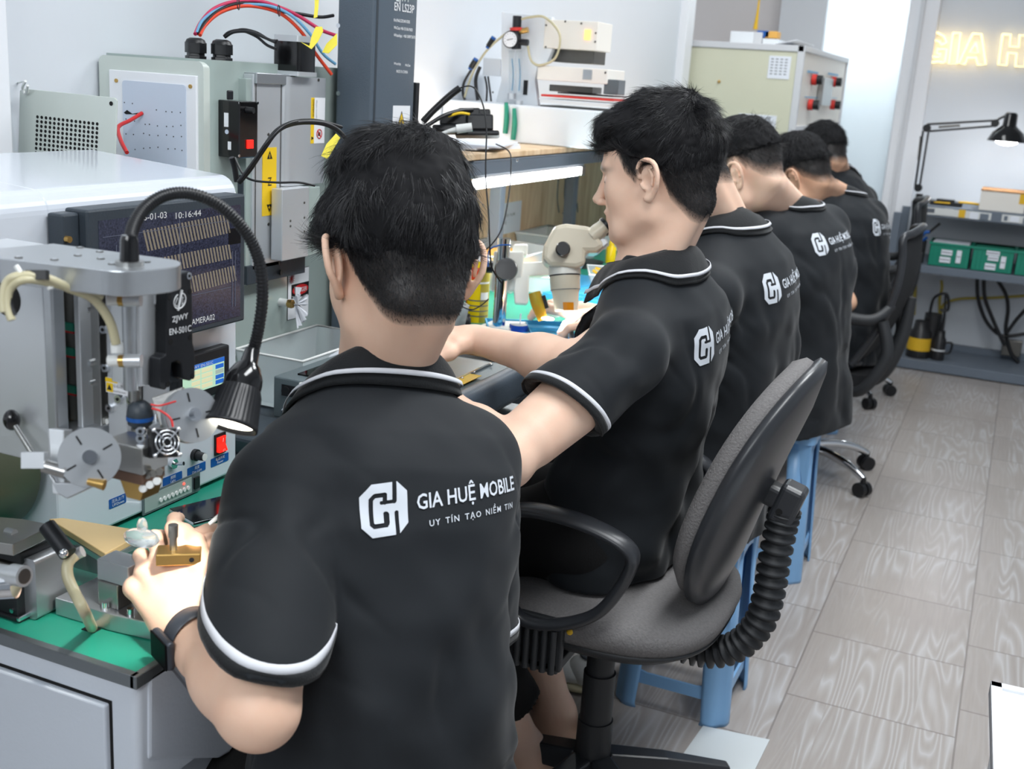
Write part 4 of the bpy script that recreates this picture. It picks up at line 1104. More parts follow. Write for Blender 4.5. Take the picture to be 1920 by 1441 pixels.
st = np.array([EX + 0.0019, a_[1] + 0.012, a_[2] - 0.018])
for k_ in range(12):
 an = k_ * math.pi / 6; m.tube([st, st + 0.010 * np.array([0, math.cos(an), math.sin(an)])], 0.0005, 4, spline=False)
m.ball(st, (0.001, 0.003, 0.003), 10, 6)
dg_ = m.build('danger_sign', None, t)
text_obj('DANGER', 'lettering', cc + (0.0004, 0, -0.0045), (0, 1, 0), (0, 0, 1), 0.009, 'ink_white', t, align='CENTER', width=0.044)
c0 = Xp(525, 566, EX); m = MB().use('white_plastic'); m.cyl(c0, c0 + (0.02, 0, 0), 0.008, n=16); m.use('brass'); m.cyl(c0 + (0.02, 0, 0), c0 + (0.03, 0, 0), 0.009, n=6)
m.build('valve', None, t, label='brass valve on the enclosure')
m = MB().use('paper'); c1_ = c0 + (0.032, 0.0, 0)
for k_, (dy, dz, w_) in enumerate(((0.028, -0.012, 1), (0.020, -0.045, 1), (0.038, 0.004, 1), (0.006, 0.034, 0.8), (0.030, -0.030, 1), (-0.004, 0.020, 0.7))):
 s_ = np.array([0, dy, dz]); L_ = np.linalg.norm(s_); s_ /= L_; side = np.cross(s_, (1, 0, 0))
 P = []
 for i in range(6):
  f = i / 5
  for j in range(7):
   g = (j / 6 - 0.5) * 2
   P.append(c1_ + s_ * L_ * f + side * g * 0.013 * f * w_ + np.array([0.006 * f * math.sin(j * 2.4 + k_) + 0.01 * (1 - f) * 0 + 0.004 * k_ * 0.5, 0, 0]))
 m.add(P, [(i * 7 + j, i * 7 + j + 1, (i + 1) * 7 + j + 1, (i + 1) * 7 + j) for i in range(5) for j in range(6)], True)
m.build('knotted_cloth', None, t, label='white cloth tied round the valve')
m = MB().use('slate_base'); m.rbox(-1.53, -0.90, 1.460, 2.345, 0.66, 0.755, 0.02); m.box(-1.52, -1.05, 1.48, 2.30, 0.02, 0.66); m.box(-1.295, -0.98, 1.470, 1.60, 0.754, 0.785)
m.build('base', None, t, 0.006, label='dark slate machine base')
for p_ in ((482, 793), (470, 840)):
 c0 = Zp(*p_, 0.7553); m = MB().use('hole_black'); m.cyl(c0 - (0, 0, .001), c0, 0.004, n=12); m.build('bolt_hole', None, t)
# translucent bin on the base
y0b, y1b = 1.72, 1.98
t2 = thing('parts_bin', 'clear plastic parts bin with a taped label on the laser machine base', 'bin', (-1.22, 1.85, 0.757))
m = MB().use('frosted_plastic')
A_ = [(-1.285, 1.735), (-1.15, 1.735), (-1.15, 1.97), (-1.285, 1.97)]; B_ = [(-1.295, 1.715), (-1.145, 1.715), (-1.145, 1.99), (-1.295, 1.99)]
m.hexa([(x, y, 0.758) for x, y in A_] + [(x, y, 0.760) for x, y in B_])
for i in range(4):
 j = (i + 1) % 4
 m.add([(*A_[i], 0.758), (*A_[j], 0.758), (*B_[j], 0.858), (*B_[i], 0.858)], [(0, 1, 2, 3)])
m.build('bin_body', None, t2, 0)
m = MB().use('white_plastic'); m.tube([(*p, 0.858) for p in B_ + [B_[0]]], 0.0025, 6, spline=False); m.build('rim', None, t2)
m = MB().use('paper'); m.add([(-1.143, 1.79, 0.83), (-1.143, 1.86, 0.842), (-1.143, 1.862, 0.862), (-1.143, 1.80, 0.852)], [(0, 1, 2, 3)]); m.build('paper_label', None, t2)
text_obj('Vỏ + nút 6', 'handwriting', (-1.1425, 1.795, 0.838), (0, 1, 0.17), (0, 0, 1), 0.008, 'ink_black', t2, width=0.058)

# grey clamp fixture with glass top, on the base
t = thing('clamp_fixture', 'grey clamping fixture with glass windows and a black side knob behind the near worker', 'fixture', (-1.0, 1.8, 0.757))
fx0, fx1, fy0, fy1, fz = -1.145, -0.83, 1.625, 1.965, 0.85
m = MB().use('fixture_grey'); m.box(fx0, fx1, fy0, fy1, 0.775, fz); m.box(fx0 + 0.02, fx1 - 0.02, fy0 + 0.02, fy1 - 0.02, 0.7555, 0.776)
m.build('fixture_body', None, t, 0.003)
m = MB().use('dark_slate'); m.rbox(fx1 - 0.012, fx1 + 0.028, fy0 - 0.02, fy1 + 0.01, 0.79, fz + 0.004, 0.016, 'y'); m.build('side_beam', None, t, 0.001, label='rounded dark grey side beam')
c0 = Yp(1000, 690, fy1 + 0.011)
m = MB().use('black_plastic'); kc = np.array([fx1 + 0.012, fy1 + 0.01, 0.822]); m.lathe(kc, (0.35, 1, 0), [(0, 0.010), (0.012, 0.012), (0.014, 0.030), (0.034, 0.032), (0.036, 0.028)], n=30); m.build('side_knob', None, t, 0.001, label='big black side knob')
m = MB().use('glass'); m.box(fx0 + 0.03, fx0 + 0.16, fy0 + 0.03, fy1 - 0.04, fz, fz + 0.003); m.build('glass_plate', None, t)
m = MB().use('fixture_edge'); m.box(-0.975, -0.868, fy0 + 0.05, fy1 - 0.02, fz, fz + 0.003); m.use('fluor_pink'); m.box(-0.965, -0.90, 1.75, 1.84, fz + 0.003, fz + 0.0036); m.use('chrome'); m.box(-0.872, -0.868, fy0 + 0.05, fy1 - 0.02, fz + 0.003, fz + 0.0045); m.build('steel_plate', None, t)
m = MB().use('enclosure_panel'); m.box(fx0 + 0.05, fx0 + 0.10, fy0 + 0.1, fy0 + 0.2, fz - 0.0002, fz + 0.0004); m.build('blue_cloth', None, t)
m = MB().use('label_yellow'); m.box(-0.866, -0.842, 1.73, 1.84, fz + 0.0042, fz + 0.0048); m.build('warning_sticker', None, t)
text_obj('⚠ ✕', 'sticker_mark', (-0.862, 1.75, fz + 0.0052), (0, 1, 0), (-1, 0, 0), 0.012, 'ink_black', t)
for yy in (1.80, 1.85, 1.925):
 m = MB().use('chrome'); m.ball((-0.862, yy, fz + 0.005), 0.003, 10, 6); m.build('screw', None, t)
m = MB().use('black_plastic'); a_ = Yp(528, 718, fy0 - 0.002); m.box(a_[0], a_[0] + 0.045, fy0 - 0.002, fy0 + 0.01, a_[2] - 0.022, a_[2] - 0.002); m.cyl(a_ + (0.01, -0.004, -0.012), a_ + (0.01, 0.002, -0.012), 0.008, n=16); m.build('latch_recess', None, t)
a_, b_ = Yp(562, 716, fy0 - 0.004), Yp(601, 748, fy0 - 0.004); m = MB().use('white_plastic'); m.box(a_[0], b_[0], fy0 - 0.008, fy0, b_[2], a_[2]); wl = m.build('white_latch', None, t, 0.002)
m = MB().use('brass'); c0 = (a_ + b_) / 2; m.cyl(c0 - (0.004, 0.008, 0), c0 - (0.004, 0.003, 0), 0.004, n=14); m.box(c0[0], c0[0] + 0.02, fy0 - 0.01, fy0 - 0.008, c0[2] - 0.0008, c0[2] + 0.0008); m.build('latch_pin', None, wl)
for px, py in ((532, 769), (558, 781)):
 c0 = Yp(px, py, fy0); m = MB().use('chrome'); m.ball(c0, 0.0045, 12, 8); m.build('screw', None, t)
m = MB().use('fixture_edge'); m.box(fx1 - 0.05, fx1 + 0.05, 1.80, 1.99, 0.7555, 0.768); m.build('foot_plate', None, t, 0.002)

# loose perforated plate hung on the wall
t = thing('perforated_plate', 'pale green perforated metal plate leaning on the wall behind the white hood', 'plate', (-1.43, 1.45, 1.24))
py0 = 1.45
P = [Yp(*p, py0) for p in ((33, 330), (214, 330), (219, 188), (214, 183), (42, 166), (37, 170))]
m = MB().use('pale_green'); m.add(P + [p + (0, 0.003, 0) for p in P], [tuple(range(6)), tuple(range(6, 12))[::-1]] + [(i, i + 6, (i + 1) % 6 + 6, (i + 1) % 6) for i in range(6)]); m.build('sheet', None, t, 0.0006)
m = MB().use('hole_black')
for r_ in range(11):
 for c_ in range(15):
  p = Yp(70 + c_ * 8.0 - r_ * 0.35, 219 + r_ * 8.4 + c_ * 0.95, py0 - 0.0006); m.cyl(p, p + (0, 0.0005, 0), 0.00265, n=10)
m.build('vent_hole', None, t)
c0 = Yp(208, 194, py0 - 0.001); m = MB().use('hole_black'); m.cyl(c0, c0 + (0, 0.0004, 0), 0.0035, n=12); m.build('corner_hole', None, t)
m = MB().use('white_plastic'); m.tube([Yp(48, 152, 1.42), Yp(42, 165, 1.44), Yp(48, 176, 1.445), Yp(52, 160, 1.43)], 0.0022); m.tube([Yp(48, 152, 1.42), Yp(30, 156, 1.47)], 0.0015); m.build('tie', None, t)
# ================================================================== second work bench (microscopes)
DZ = 0.80
FXE = -0.90
t = thing('repair_bench', 'long repair bench with a green mat top in front of the seated workers', 'table', (-1.2, 4.0, 0))
m = MB().use('desk_mat_green'); m.box(WX + 0.01, FXE, 2.45, 5.28, DZ - 0.004, DZ); m.build('green_mat', None, t)
m = MB().use('brown_wood'); m.box(WX + 0.01, FXE, 2.45, 5.28, DZ - 0.03, DZ - 0.004); m.build('bench_top', None, t, 0.002)
m = MB().use('brown_wood'); m.box(WX + 0.02, -0.93, 2.44, 2.46, 0.10, DZ - 0.005); m.build('end_board', None, t, 0.002, label='brown wooden end board')
for yy in (2.47, 3.8, 5.2):
 m = MB().use('shelf_steel'); m.box(-0.94, -0.905, yy, yy + 0.035, 0, DZ - 0.03); m.build('leg', None, t, 0.002)
 m = MB().use('shelf_steel'); m.box(-1.52, -1.485, yy, yy + 0.035, 0, DZ - 0.03); m.build('leg', None, t, 0.002)

# upper shelf on posts with a plywood backing
RX = -1.15
t = thing('bench_shelf', 'grey steel and wood shelf above the repair bench holding the white laminating machine', 'shelf', (-1.35, 3.4, DZ))
m = MB().use('plywood'); m.box(WX + 0.02, RX - 0.004, 2.36, 4.9, 1.193, 1.208); m.build('shelf_board', None, t, 0.002)
m = MB().use('shelf_steel'); m.box(RX - 0.04, RX, 2.40, 4.9, 1.158, 1.192); m.box(RX - 0.042, RX + 0.001, 2.40, 4.9, 1.188, 1.192); m.build('front_rail', None, t, 0.001)
m = MB().use('plywood'); m.box(WX + 0.015, WX + 0.03, 2.46, 4.9, DZ + 0.001, 1.16); m.build('back_board', None, t)
for yy in (2.42, 3.02, 4.3):
 m = MB().use('shelf_steel'); m.box(WX + 0.14, WX + 0.175, yy + 0.62, yy + 0.655, DZ, 1.19) if yy < 4 else m.box(WX + 0.14, WX + 0.175, yy, yy + 0.035, DZ, 1.19); m.build('post', None, t, 0.002)
c0 = Xp(970, 300, RX); m = MB().use('chrome'); m.ball(c0, (0.002, 0.005, 0.005), 10, 6); m.build('bolt', None, t)
def wall_note(px0, py0, px1, py1, x=WX + 0.0312):
 a, b = Xp(px0, py0, x), Xp(px1, py1, x); m = MB().use('paper'); m.box(x - 0.0006, x, a[1], b[1], b[2], a[2]); return m, a, b
m, a_, b_ = wall_note(922, 385, 975, 432)
nt_ = single(m, 'paper_note', 'white paper note pinned to the plywood behind the microscope', 'paper'); 
for k_, s in enumerate(('NHỚ TẮT ĐIỆN TRƯỚC', 'KHI RA VỀ')):
 text_obj(s, 'note_text', (WX + 0.0316, a_[1] + 0.04, (a_[2] + b_[2]) / 2 + 0.005 - 0.024 * k_), (0, 1, 0), (0, 0, 1), 0.009, 'ink_grey', nt_, width=0.15 if k_ == 0 else 0.08)
m, a_, b_ = wall_note(1066, 355, 1079, 385)
m.use('ink_black'); m.box(WX + 0.0312, WX + 0.0316, a_[1] + 0.03, b_[1] - 0.03, b_[2] + 0.015, b_[2] + 0.04)
single(m, 'socket_sign', 'small white sign with a dark symbol on the plywood', 'sign')
m = MB().use('ink_grey')
for pts in (((1047, 335), (1045, 370), (1048, 398)), ((1060, 335), (1058, 365), (1060, 392), (1055, 400)), ((1083, 398), (1082, 380))):
 m.tube([Xp(*p, WX + 0.04) for p in pts], 0.0022, 6)
single(m, 'loose_wire', 'thin dark wires hanging on the plywood back board', 'cable')

# tube lamp under the rail
t = thing('tube_lamp', 'bright white LED tube lamp under the shelf rail', 'lamp', (RX - 0.012, 2.8, 1.135))
m = MB().use('alu_light'); m.box(RX - 0.028, RX - 0.004, 2.42, 3.14, 1.150, 1.1575); m.build('lamp_channel', None, t, 0.001)
m = MB().use('tube_glow'); m.tube([(RX - 0.010, 2.44, 1.138), (RX - 0.010, 3.10, 1.138)], 0.0125, 18, spline=False); m.ball((RX - 0.010, 3.10, 1.138), 0.0125); m.build('tube', None, t, label='glowing tube')
m = MB().use('steel'); m.box(RX - 0.022, RX + 0.002, 3.114, 3.14, 1.125, 1.152); m.build('end_cap', None, t, 0.002)
area('tube_lamp_light', (RX - 0.0, 2.78, 1.12), 0.02, 2.6, (RX - 0.22, 2.78, 0.8), (0.97, 0.99, 1), 0.6)

# dangling wires from above
m = MB().use('black_plastic')
def hang(name, lab, L, r=0.0016, mt='black_plastic'):
 m = MB().use(mt); m.tube([un(*p) for p in L], r, 6); return single(m, name, lab, 'cable')
hang('hanging_cable', 'black cable hanging down in front of the shelf rail beside the near head', [(790, 226, 2.3), (830, 185, 2.3), (862, 165, 2.3), (888, 164, 2.3), (905, 195, 2.3), (912, 240, 2.3), (911, 290, 2.3), (911, 340, 2.3), (916, 400, 2.3), (918, 450, 2.3), (922, 500, 2.35), (940, 530, 2.4)])
hang('thin_cable', 'thin black wire looping from the shelf papers to the microscope stand', [(930, 270, 2.6), (955, 285, 2.55), (958, 320, 2.5), (952, 380, 2.45), (940, 430, 2.42), (920, 460, 2.42), (905, 470, 2.42)])
hang('lens_cable', 'thin black wire curving in front of the yellow spray can', [(852, 500, 2.45), (853, 540, 2.45), (862, 570, 2.44), (885, 580, 2.44), (905, 570, 2.44), (916, 560, 2.44)], 0.0014)

# white laminating machine on the shelf
t = thing('laminating_machine', 'white floor-box laminating machine with press head on the upper shelf', 'machine', (-1.3, 3.2, 1.21))
YM = 2.98
a_, b_ = Yp(852, 188, YM), Yp(1142, 217, YM)
zlo = 1.209
m = MB().use('white_panel'); m.box(WX + 0.005, b_[0] - 0.0, YM, YM + 0.55, zlo, a_[2]); m.build('machine_base', None, t, 0.004)
zt_ = a_[2]
Ym = YM + 0.12
# tower plate with waist
out = [(940, 22), (1035, 32), (1035, 95), (1025, 118), (1008, 125), (1003, 150), (1010, 212), (920, 205), (930, 190), (940, 150), (940, 60)]
P = [Yp(px, py, Ym) for px, py in out]
m = MB().use('white_panel'); n = len(P); m.add(P + [p + (0, 0.02, 0) for p in P], [tuple(range(n)), tuple(range(n, 2 * n))[::-1]] + [(i, i + n, (i + 1) % n + n, (i + 1) % n) for i in range(n)]); m.build('tower_plate', None, t, 0.001)
def ybox(px0, py0, px1, py1, y, dy, mt, name, bev=0.002, par=None, lab=None):
 a, b = Yp(px0, py0, y), Yp(px1, py1, y); m = MB().use(mt); m.box(min(a[0], b[0]), max(a[0], b[0]), y, y + dy, min(a[2], b[2]), max(a[2], b[2])); return m.build(name, None, par or t, bev, label=lab)
ybox(906, 108, 938, 143, Ym + 0.02, 0.15, 'white_panel', 'side_box')
ybox(1022, 36, 1118, 95, Ym - 0.005, 0.12, 'cabinet_cream', 'head_cover', lab='cream sheet metal cover with a small lit switch')
ybox(1035, 88, 1112, 120, Ym + 0.05, 0.10, 'steel_dark', 'press_cylinder')
ybox(1008, 122, 1137, 158, Ym - 0.03, 0.15, 'cabinet_cream', 'press_plate')
ybox(1093, 130, 1109, 150, Ym - 0.032, 0.003, 'alu', 'gauge_plate')
ybox(1096, 55, 1106, 75, Ym - 0.009, 0.004, 'orange_led', 'lit_switch', 0.001)
ybox(1030, 158, 1110, 176, Ym + 0.04, 0.08, 'steel_dark', 'slide_post')
ybox(1045, 172, 1150, 182, Ym - 0.03, 0.12, 'black_plastic', 'upper_mat')
ybox(1014, 176, 1150, 190, Ym - 0.06, 0.16, 'knob_red', 'silicone_mat', lab='red silicone pad')
ybox(1010, 184, 1150, 196, Ym - 0.067, 0.16, 'white_panel', 'tray')
ybox(1012, 196, 1150, 210, Ym - 0.05, 0.14, 'steel_dark', 'lower_plate')
ybox(982, 150, 988, 178, Ym - 0.002, 0.002, 'black_plastic', 'slot', 0)
ybox(1133, 148, 1158, 178, Ym - 0.02, 0.06, 'fixture_edge', 'end_block')
for px, py in ((1024, 47), (1060, 40), (1090, 44), (1117, 62), (1116, 78), (1023, 88), (924, 173), (1135, 136)):
 c0 = Yp(px, py, Ym - 0.032 if py > 120 else Ym - 0.006); m = MB().use('steel_dark'); m.ball(c0, 0.003, 8, 6); m.build('screw', None, t)
# regulator with gauge and filter bowls
r = thing('air_regulator', 'air pressure regulator with round gauge and clear tubes on the white machine', 'regulator', Yp(968, 190, Ym - 0.03))
yr = Ym - 0.035
def R(px, py, y=yr): return Yp(px, py, y)
m = MB().use('black_plastic'); m.cyl(R(969, 52), R(970, 30), 0.0125, n=18); m.build('pressure_knob', None, r)
m = MB().use('knob_red'); m.cyl(R(968, 58), R(968, 52), 0.018, n=20); m.build('lock_ring', None, r)
m = MB().use('black_anod'); m.cyl(R(968, 92), R(968, 58), 0.014, n=18); m.tube([R(968, 78), R(990, 80)], 0.009, spline=False); m.use('brass'); m.cyl(R(972, 60), R(990, 56), 0.008, n=12); m.build('regulator_body', None, r)
gc = R(957, 74, yr - 0.02); m = MB().use('black_plastic'); m.lathe(gc + (0, 0.012, 0), (0, -1, 0.0), [(0, 0.022), (0.012, 0.024), (0.014, 0.022)], n=28); m.use('label_white'); m.cyl(gc - (0, 0.0015, 0), gc - (0, 0.003, 0), 0.0205, n=28); m.use('ink_black'); m.obox(gc - (0, 0.0034, 0), np.array([1, 0, 0.25]), np.array([0, 1, 0]), np.array([-0.25, 0, 1]), 0.009, 0.0002, 0.0008); g_ = m.build('pressure_gauge', None, r)
m = MB().use('ink_black')
for k_ in range(11):
 a = math.radians(-50 + k_ * 28); p = gc + (math.cos(a) * 0.016, -0.0034, math.sin(a) * 0.016); m.obox(p, np.array([1., 0, 0]), np.array([0, 1., 0]), np.array([0, 0, 1.]), 0.0008, 0.0002, 0.0008)
m.build('dial_mark', None, g_)
for px in (960, 973):
 m = MB().use('clear_plastic'); m.cyl(R(px, 175), R(px, 95), 0.0085, n=18); m.build('filter_bowl', None, r)
 m = MB().use('blue_wire'); m.tube([R(px, 170, yr), R(px + 2, 140, yr), R(px, 110, yr)], 0.0018); m.build('float_tube', None, r)
 m = MB().use('alu_light'); m.cyl(R(px, 186 + (px > 965) * 10), R(px, 175 + (px > 965) * 14), 0.012, n=6); m.build('drain_nut', None, r)
for px, z0_, z1_ in ((949, 192, 250), (964, 203, 262)):
 m = MB().use('crate_green'); a = R(px, z0_, YM - 0.008); b = R(px - 2, z1_, YM - 0.008)
 m.use('desk_mat_green'); m.tube([a, (a + b) / 2 + (0.003, 0, 0), b], [0.005, 0.0075, 0.007], 10); m.build('drain_tube', 'desk_mat_green', r, label='sea green drain sleeve')
m = MB().use('bone_tube'); m.tube([R(990, 86), R(993, 105), R(1000, 118), (R(1015, 122)), R(1040, 110), R(1050, 80), R(1045, 55), R(1020, 32), R(995, 32), R(978, 36)], 0.0035); m.build('clear_hose', None, r)
m = MB().use('bone_tube'); m.tube([R(950, 62), R(925, 82), R(905, 105), R(885, 140), R(870, 185)], 0.0035); m.build('clear_hose', None, r)
for px, py in ((920, 80), (887, 120)):
 c = R(px, py, yr); m = MB().use('black_plastic'); dirv = R(px + 6, py - 10, yr) - c; dirv /= np.linalg.norm(dirv); m.cyl(c - dirv * 0.012, c + dirv * 0.012, 0.008, n=14); m.use('label_blue'); m.cyl(c + dirv * 0.012, c + dirv * 0.018, 0.0075, n=14); m.cyl(c - dirv * 0.018, c - dirv * 0.012, 0.0065, n=14); m.build('push_fitting', None, r)
m = MB().use('black_plastic'); m.tube([R(884, 130), R(870, 155), R(868, 175), R(872, 187)], 0.004); m.tube([R(900, 125), R(892, 150), R(896, 188)], 0.0055); m.tube([R(909, 143), R(913, 165), R(912, 190)], 0.003); m.tube([R(915, 143), R(918, 165), R(921, 190)], 0.003); m.build('black_hose', None, r)

# power strip clutter, papers
t = thing('power_adapter', 'black power adapters and plugs heaped on the upper shelf', 'adapter', (-1.3, 2.55, 1.21))
m = MB().use('black_plastic')
for (px, py, d, hx_, hy_, hz_) in ((880, 215, 2.62, 0.025, 0.02, 0.012), (900, 232, 2.60, 0.03, 0.02, 0.018), (850, 228, 2.6, 0.03, 0.02, 0.012), (905, 213, 2.66, 0.018, 0.015, 0.008), (845, 243, 2.58, 0.04, 0.02, 0.008), (895, 252, 2.6, 0.05, 0.02, 0.006)):
 m.obox(un(px, py, d), RT, FW, UP, hx_, hy_, hz_)
m.build('plug_block', None, t, 0.004)
m = MB().use('black_plastic'); m.tube([un(*p) for p in ((800, 236, 2.5), (830, 218, 2.52), (860, 208, 2.56), (885, 206, 2.6))], 0.005); m.tube([un(*p) for p in ((793, 228, 2.5), (815, 205, 2.5), (845, 178, 2.5), (862, 165, 2.5))], 0.0075); m.build('power_cord', None, t)
m = MB().use('white_plastic'); m.tube([un(*p) for p in ((805, 262, 2.5), (835, 248, 2.5), (858, 242, 2.5))], [0.003, 0.004, 0.006]); m.tube([un(*p) for p in ((856, 242, 2.5), (885, 238, 2.5))], [0.010, 0.009], spline=False); m.build('white_plug', None, t, label='white plug and cord')
m = MB().use('label_yellow'); m.tube([un(*p) for p in ((840, 218, 2.54), (862, 212, 2.54), (880, 214, 2.55))], 0.003); m.build('yellow_wire', None, t)
t = thing('paper_stack', 'loose stack of printed papers on the shelf edge beside the adapters', 'papers', (-1.25, 2.6, 1.209))
for k_ in range(4):
 a = 0.12 * k_ - 0.1; c = np.array([-1.30 + 0.01 * k_, 2.62, 1.2095 + 0.004 * k_]); m = MB().use('paper'); m.obox(c, np.array([math.cos(a), math.sin(a), 0]), np.array([-math.sin(a), math.cos(a), 0]), np.array([0, 0, 1.]), 0.10, 0.14, 0.0018); m.build('sheet', None, t)

# ---------------- microscope
t = thing('stereo_microscope', 'cream stereo microscope on a white arm stand over the repair bench', 'microscope', (-1.1, 2.6, DZ))
dm = 2.62
U_ = lambda px, py, d=dm: un(px, py, d)
p0 = Zp(935, 618, DZ); dpost = proj(p0)[2]
m = MB().use('chrome'); m.cyl(p0, (p0[0], p0[1], un(945, 440, dpost)[2]), 0.0155, n=28); m.build('post', None, t, label='chrome post')
m = MB().use('white_enamel'); m.box(p0[0] - 0.04, p0[0] + 0.035, p0[1] - 0.02, p0[1] + 0.09, DZ, DZ + 0.010); m.build('stand_base', None, t, 0.003)
c = U_(952, 510, dpost); m = MB().use('white_enamel'); m.obox(c, RT, FW, np.array([0, 0, 1.]), 0.036, 0.024, 0.048); m.obox(U_(975, 470, dpost), RT, FW, np.array([0, 0, 1.]), 0.018, 0.02, 0.014); m.build('focus_block', None, t, 0.004)
c = U_(949, 506, dpost - 0.035); m = MB().use('knob_black'); m.lathe(c, -FW, [(-0.01, 0.018), (0.004, 0.026), (0.02, 0.0275), (0.026, 0.025)], n=28); m.build('focus_knob', None, t, 0.001)
m = MB().use('knob_black'); c = U_(912, 500, dpost); m.cyl(c, c + 0.02 * RT, 0.015, n=20); m.build('focus_knob', None, t)
face_pts = lambda L, d: [un(px, py, d) for px, py in L]
def slab(L, d, th, mt, name, bev=0.003, lab=None):
 P = face_pts(L, d); n = len(P); m = MB().use(mt); m.add(P + [p + th * FW for p in P], [tuple(range(n)), tuple(range(n, 2 * n))[::-1]] + [(i, i + n, (i + 1) % n + n, (i + 1) % n) for i in range(n)]); return m.build(name, None, t, bev, label=lab)
slab([(968, 492), (1020, 490), (1030, 492), (1030, 515), (992, 517), (991, 565), (986, 570), (965, 568), (963, 540)], dpost - 0.02, 0.05, 'white_enamel', 'arm')
# head body
slab([(1040, 422), (1062, 418), (1108, 424), (1128, 450), (1135, 462), (1118, 472), (1099, 472), (1098, 496), (1080, 502), (1030, 498), (1017, 485), (1020, 460), (1030, 440)], dm - 0.045, 0.10, 'cream_enamel', 'head', 0.010, 'cream microscope head')
slab([(1112, 440), (1136, 446), (1142, 456), (1122, 474), (1100, 474), (1098, 466)], dm - 0.03, 0.06, 'alu_light', 'eyepiece_mount', 0.004)
e_a, e_b = U_(1108, 444, dm - 0.03), U_(1133, 424, dm - 0.03)
for off in (-0.0, 0.062):
 m = MB().use('cream_enamel'); m.cyl(e_a + FW * off, e_b + FW * off, 0.019, 0.0165, n=24); e = m.build('eyepiece', None, t); m = MB().use('knob_black'); m.cyl(e_b + FW * off, e_b + FW * off + (e_b - e_a) * 0.2, 0.0185, n=24); m.build('eye_cup', None, e)
c = U_(1055, 468, dm - 0.05); m = MB().use('knob_black'); m.lathe(c, -FW, [(-0.005, 0.014), (0.002, 0.0165), (0.018, 0.0165), (0.021, 0.014)], n=26); m.build('zoom_knob', None, t, 0.001)
c0, c1_ = U_(1058, 497), U_(1062, 583)
ax_ = c1_ - c0; L_ = np.linalg.norm(ax_); ax_ /= L_
m = MB().use('white_enamel'); m.lathe(c0, ax_, [(0, 0.037), (0.022, 0.0365)], n=36); m.build('clamp_ring', None, t, 0.001)
m = MB().use('black_plastic'); m.lathe(c0, ax_, [(0.022, 0.0355), (0.025, 0.0355)], n=36); m.build('ring_seal', None, t)
m = MB().use('cream_enamel'); m.lathe(c0, ax_, [(0.02, 0.035), (0.055, 0.034), (0.062, 0.031), (0.078, 0.029), (L_, 0.0265)], n=36); m.use('ink_grey'); m.lathe(c0, ax_, [(0.056, 0.0345), (0.0572, 0.0345)], n=36, cap=False); m.build('objective', None, t)
m = MB().use('amber_tape'); cc = c0 + ax_ * (L_ * 0.92)
x, y, _ = frame_from(ax_); P = []
for a in np.linspace(0, 1, 7):
 an = a * 0.9
 dirn = -FW * math.cos(an - 0.3) + RT * math.sin(an - 0.3)
 P += [cc + dirn * 0.0288 - ax_ * 0.010, cc + dirn * 0.0275 + ax_ * 0.008]
m.add(P, [(2 * i, 2 * i + 1, 2 * i + 3, 2 * i + 2) for i in range(6)], True); m.build('amber_tape', None, t, label='orange tape patch on the lens')
m = MB().use('label_blue'); m.tube([U_(*p) for p in ((915, 500, 2.5), (917, 470, 2.5), (935, 460, 2.5), (958, 459, 2.5))], 0.0016); m.build('blue_wire', None, t)
# LED ring lamp wrapped in film beside the objective
t = thing('inspection_light', 'small inspection light wrapped in amber film beside the objective', 'lamp', U_(1015, 600))
m = MB().use('amber_clear'); m.tube([U_(1002, 548), U_(1008, 570), U_(1018, 600)], [0.014, 0.015, 0.011], 16); m.build('film_wrap', None, t)
m = MB().use('black_plastic'); m.tube([U_(1016, 555), U_(1025, 578)], [0.008, 0.006], 12, spline=False); m.build('light_body', None, t)
m = MB().use('bulb_glow'); m.ball(U_(1027, 597), (0.016, 0.01, 0.004), 14, 8); m.build('light_head', None, t)
l = bpy.data.lights.new('inspection_spot', 'SPOT'); l.energy = 1; l.spot_size = math.radians(90); l.spot_blend = 0.7; l.shadow_soft_size = 0.01
lo = bpy.data.objects.new('inspection_spot', l); lo.location = U_(1040, 592, dm - 0.03); lo.rotation_euler = Vector(U_(1100, 620, dm + 0.05) - U_(1040, 592, dm - 0.03)).to_track_quat('-Z', 'Y').to_euler(); COL.objects.link(lo)

# ---------------- small things on the bench
def zat(px, py): return Zp(px, py, DZ)
t = thing('spray_can', 'yellow and olive spray can with a red tick mark beside the microscope', 'can', zat(893, 600))
b = zat(893, 601); db = proj(b)[2]; hh = un(893, 482, db)[2] - DZ
rc = 0.0275
m = MB().use('can_yellow'); m.cyl(b, b + (0, 0, hh), rc, n=32); m.build('can_body', None, t)
m = MB().use('steel'); m.lathe(b + (0, 0, hh), (0, 0, 1), [(0, rc), (0.008, 0.022), (0.014, 0.012)], n=28); m.use('white_plastic'); m.lathe(b + (0, 0, hh + 0.012), (0, 0, 1), [(0, 0.010), (0.014, 0.009), (0.016, 0.006)], n=18); m.build('nozzle', None, t)
def arc(z0, z1, a0, a1, mt, name, rr=rc + 0.0006, n=10):
 m = MB().use(mt); P = []
 for a in np.linspace(a0, a1, n):
  d = -FW * math.cos(a) + RT * math.sin(a); d[2] = 0; d /= np.linalg.norm(d)
  P += [b + d * rr + (0, 0, z0), b + d * rr + (0, 0, z1)]
 m.add(P, [(2 * i, 2 * i + 1, 2 * i + 3, 2 * i + 2) for i in range(n - 1)], True); return m.build(name, None, t)
arc(0.001, hh - 0.004, 0.25, 1.5, 'can_olive', 'olive_side'); arc(0.001, hh * 0.85, -1.6, -1.15, 'can_red', 'red_edge')
arc(hh * 0.70, hh * 0.90, -0.75, 0.12, 'can_red', 'mark_patch', rc + 0.001); arc(hh * 0.64, hh * 0.67, -0.9, 1.2, 'ink_white', 'text_line', rc + 0.001)
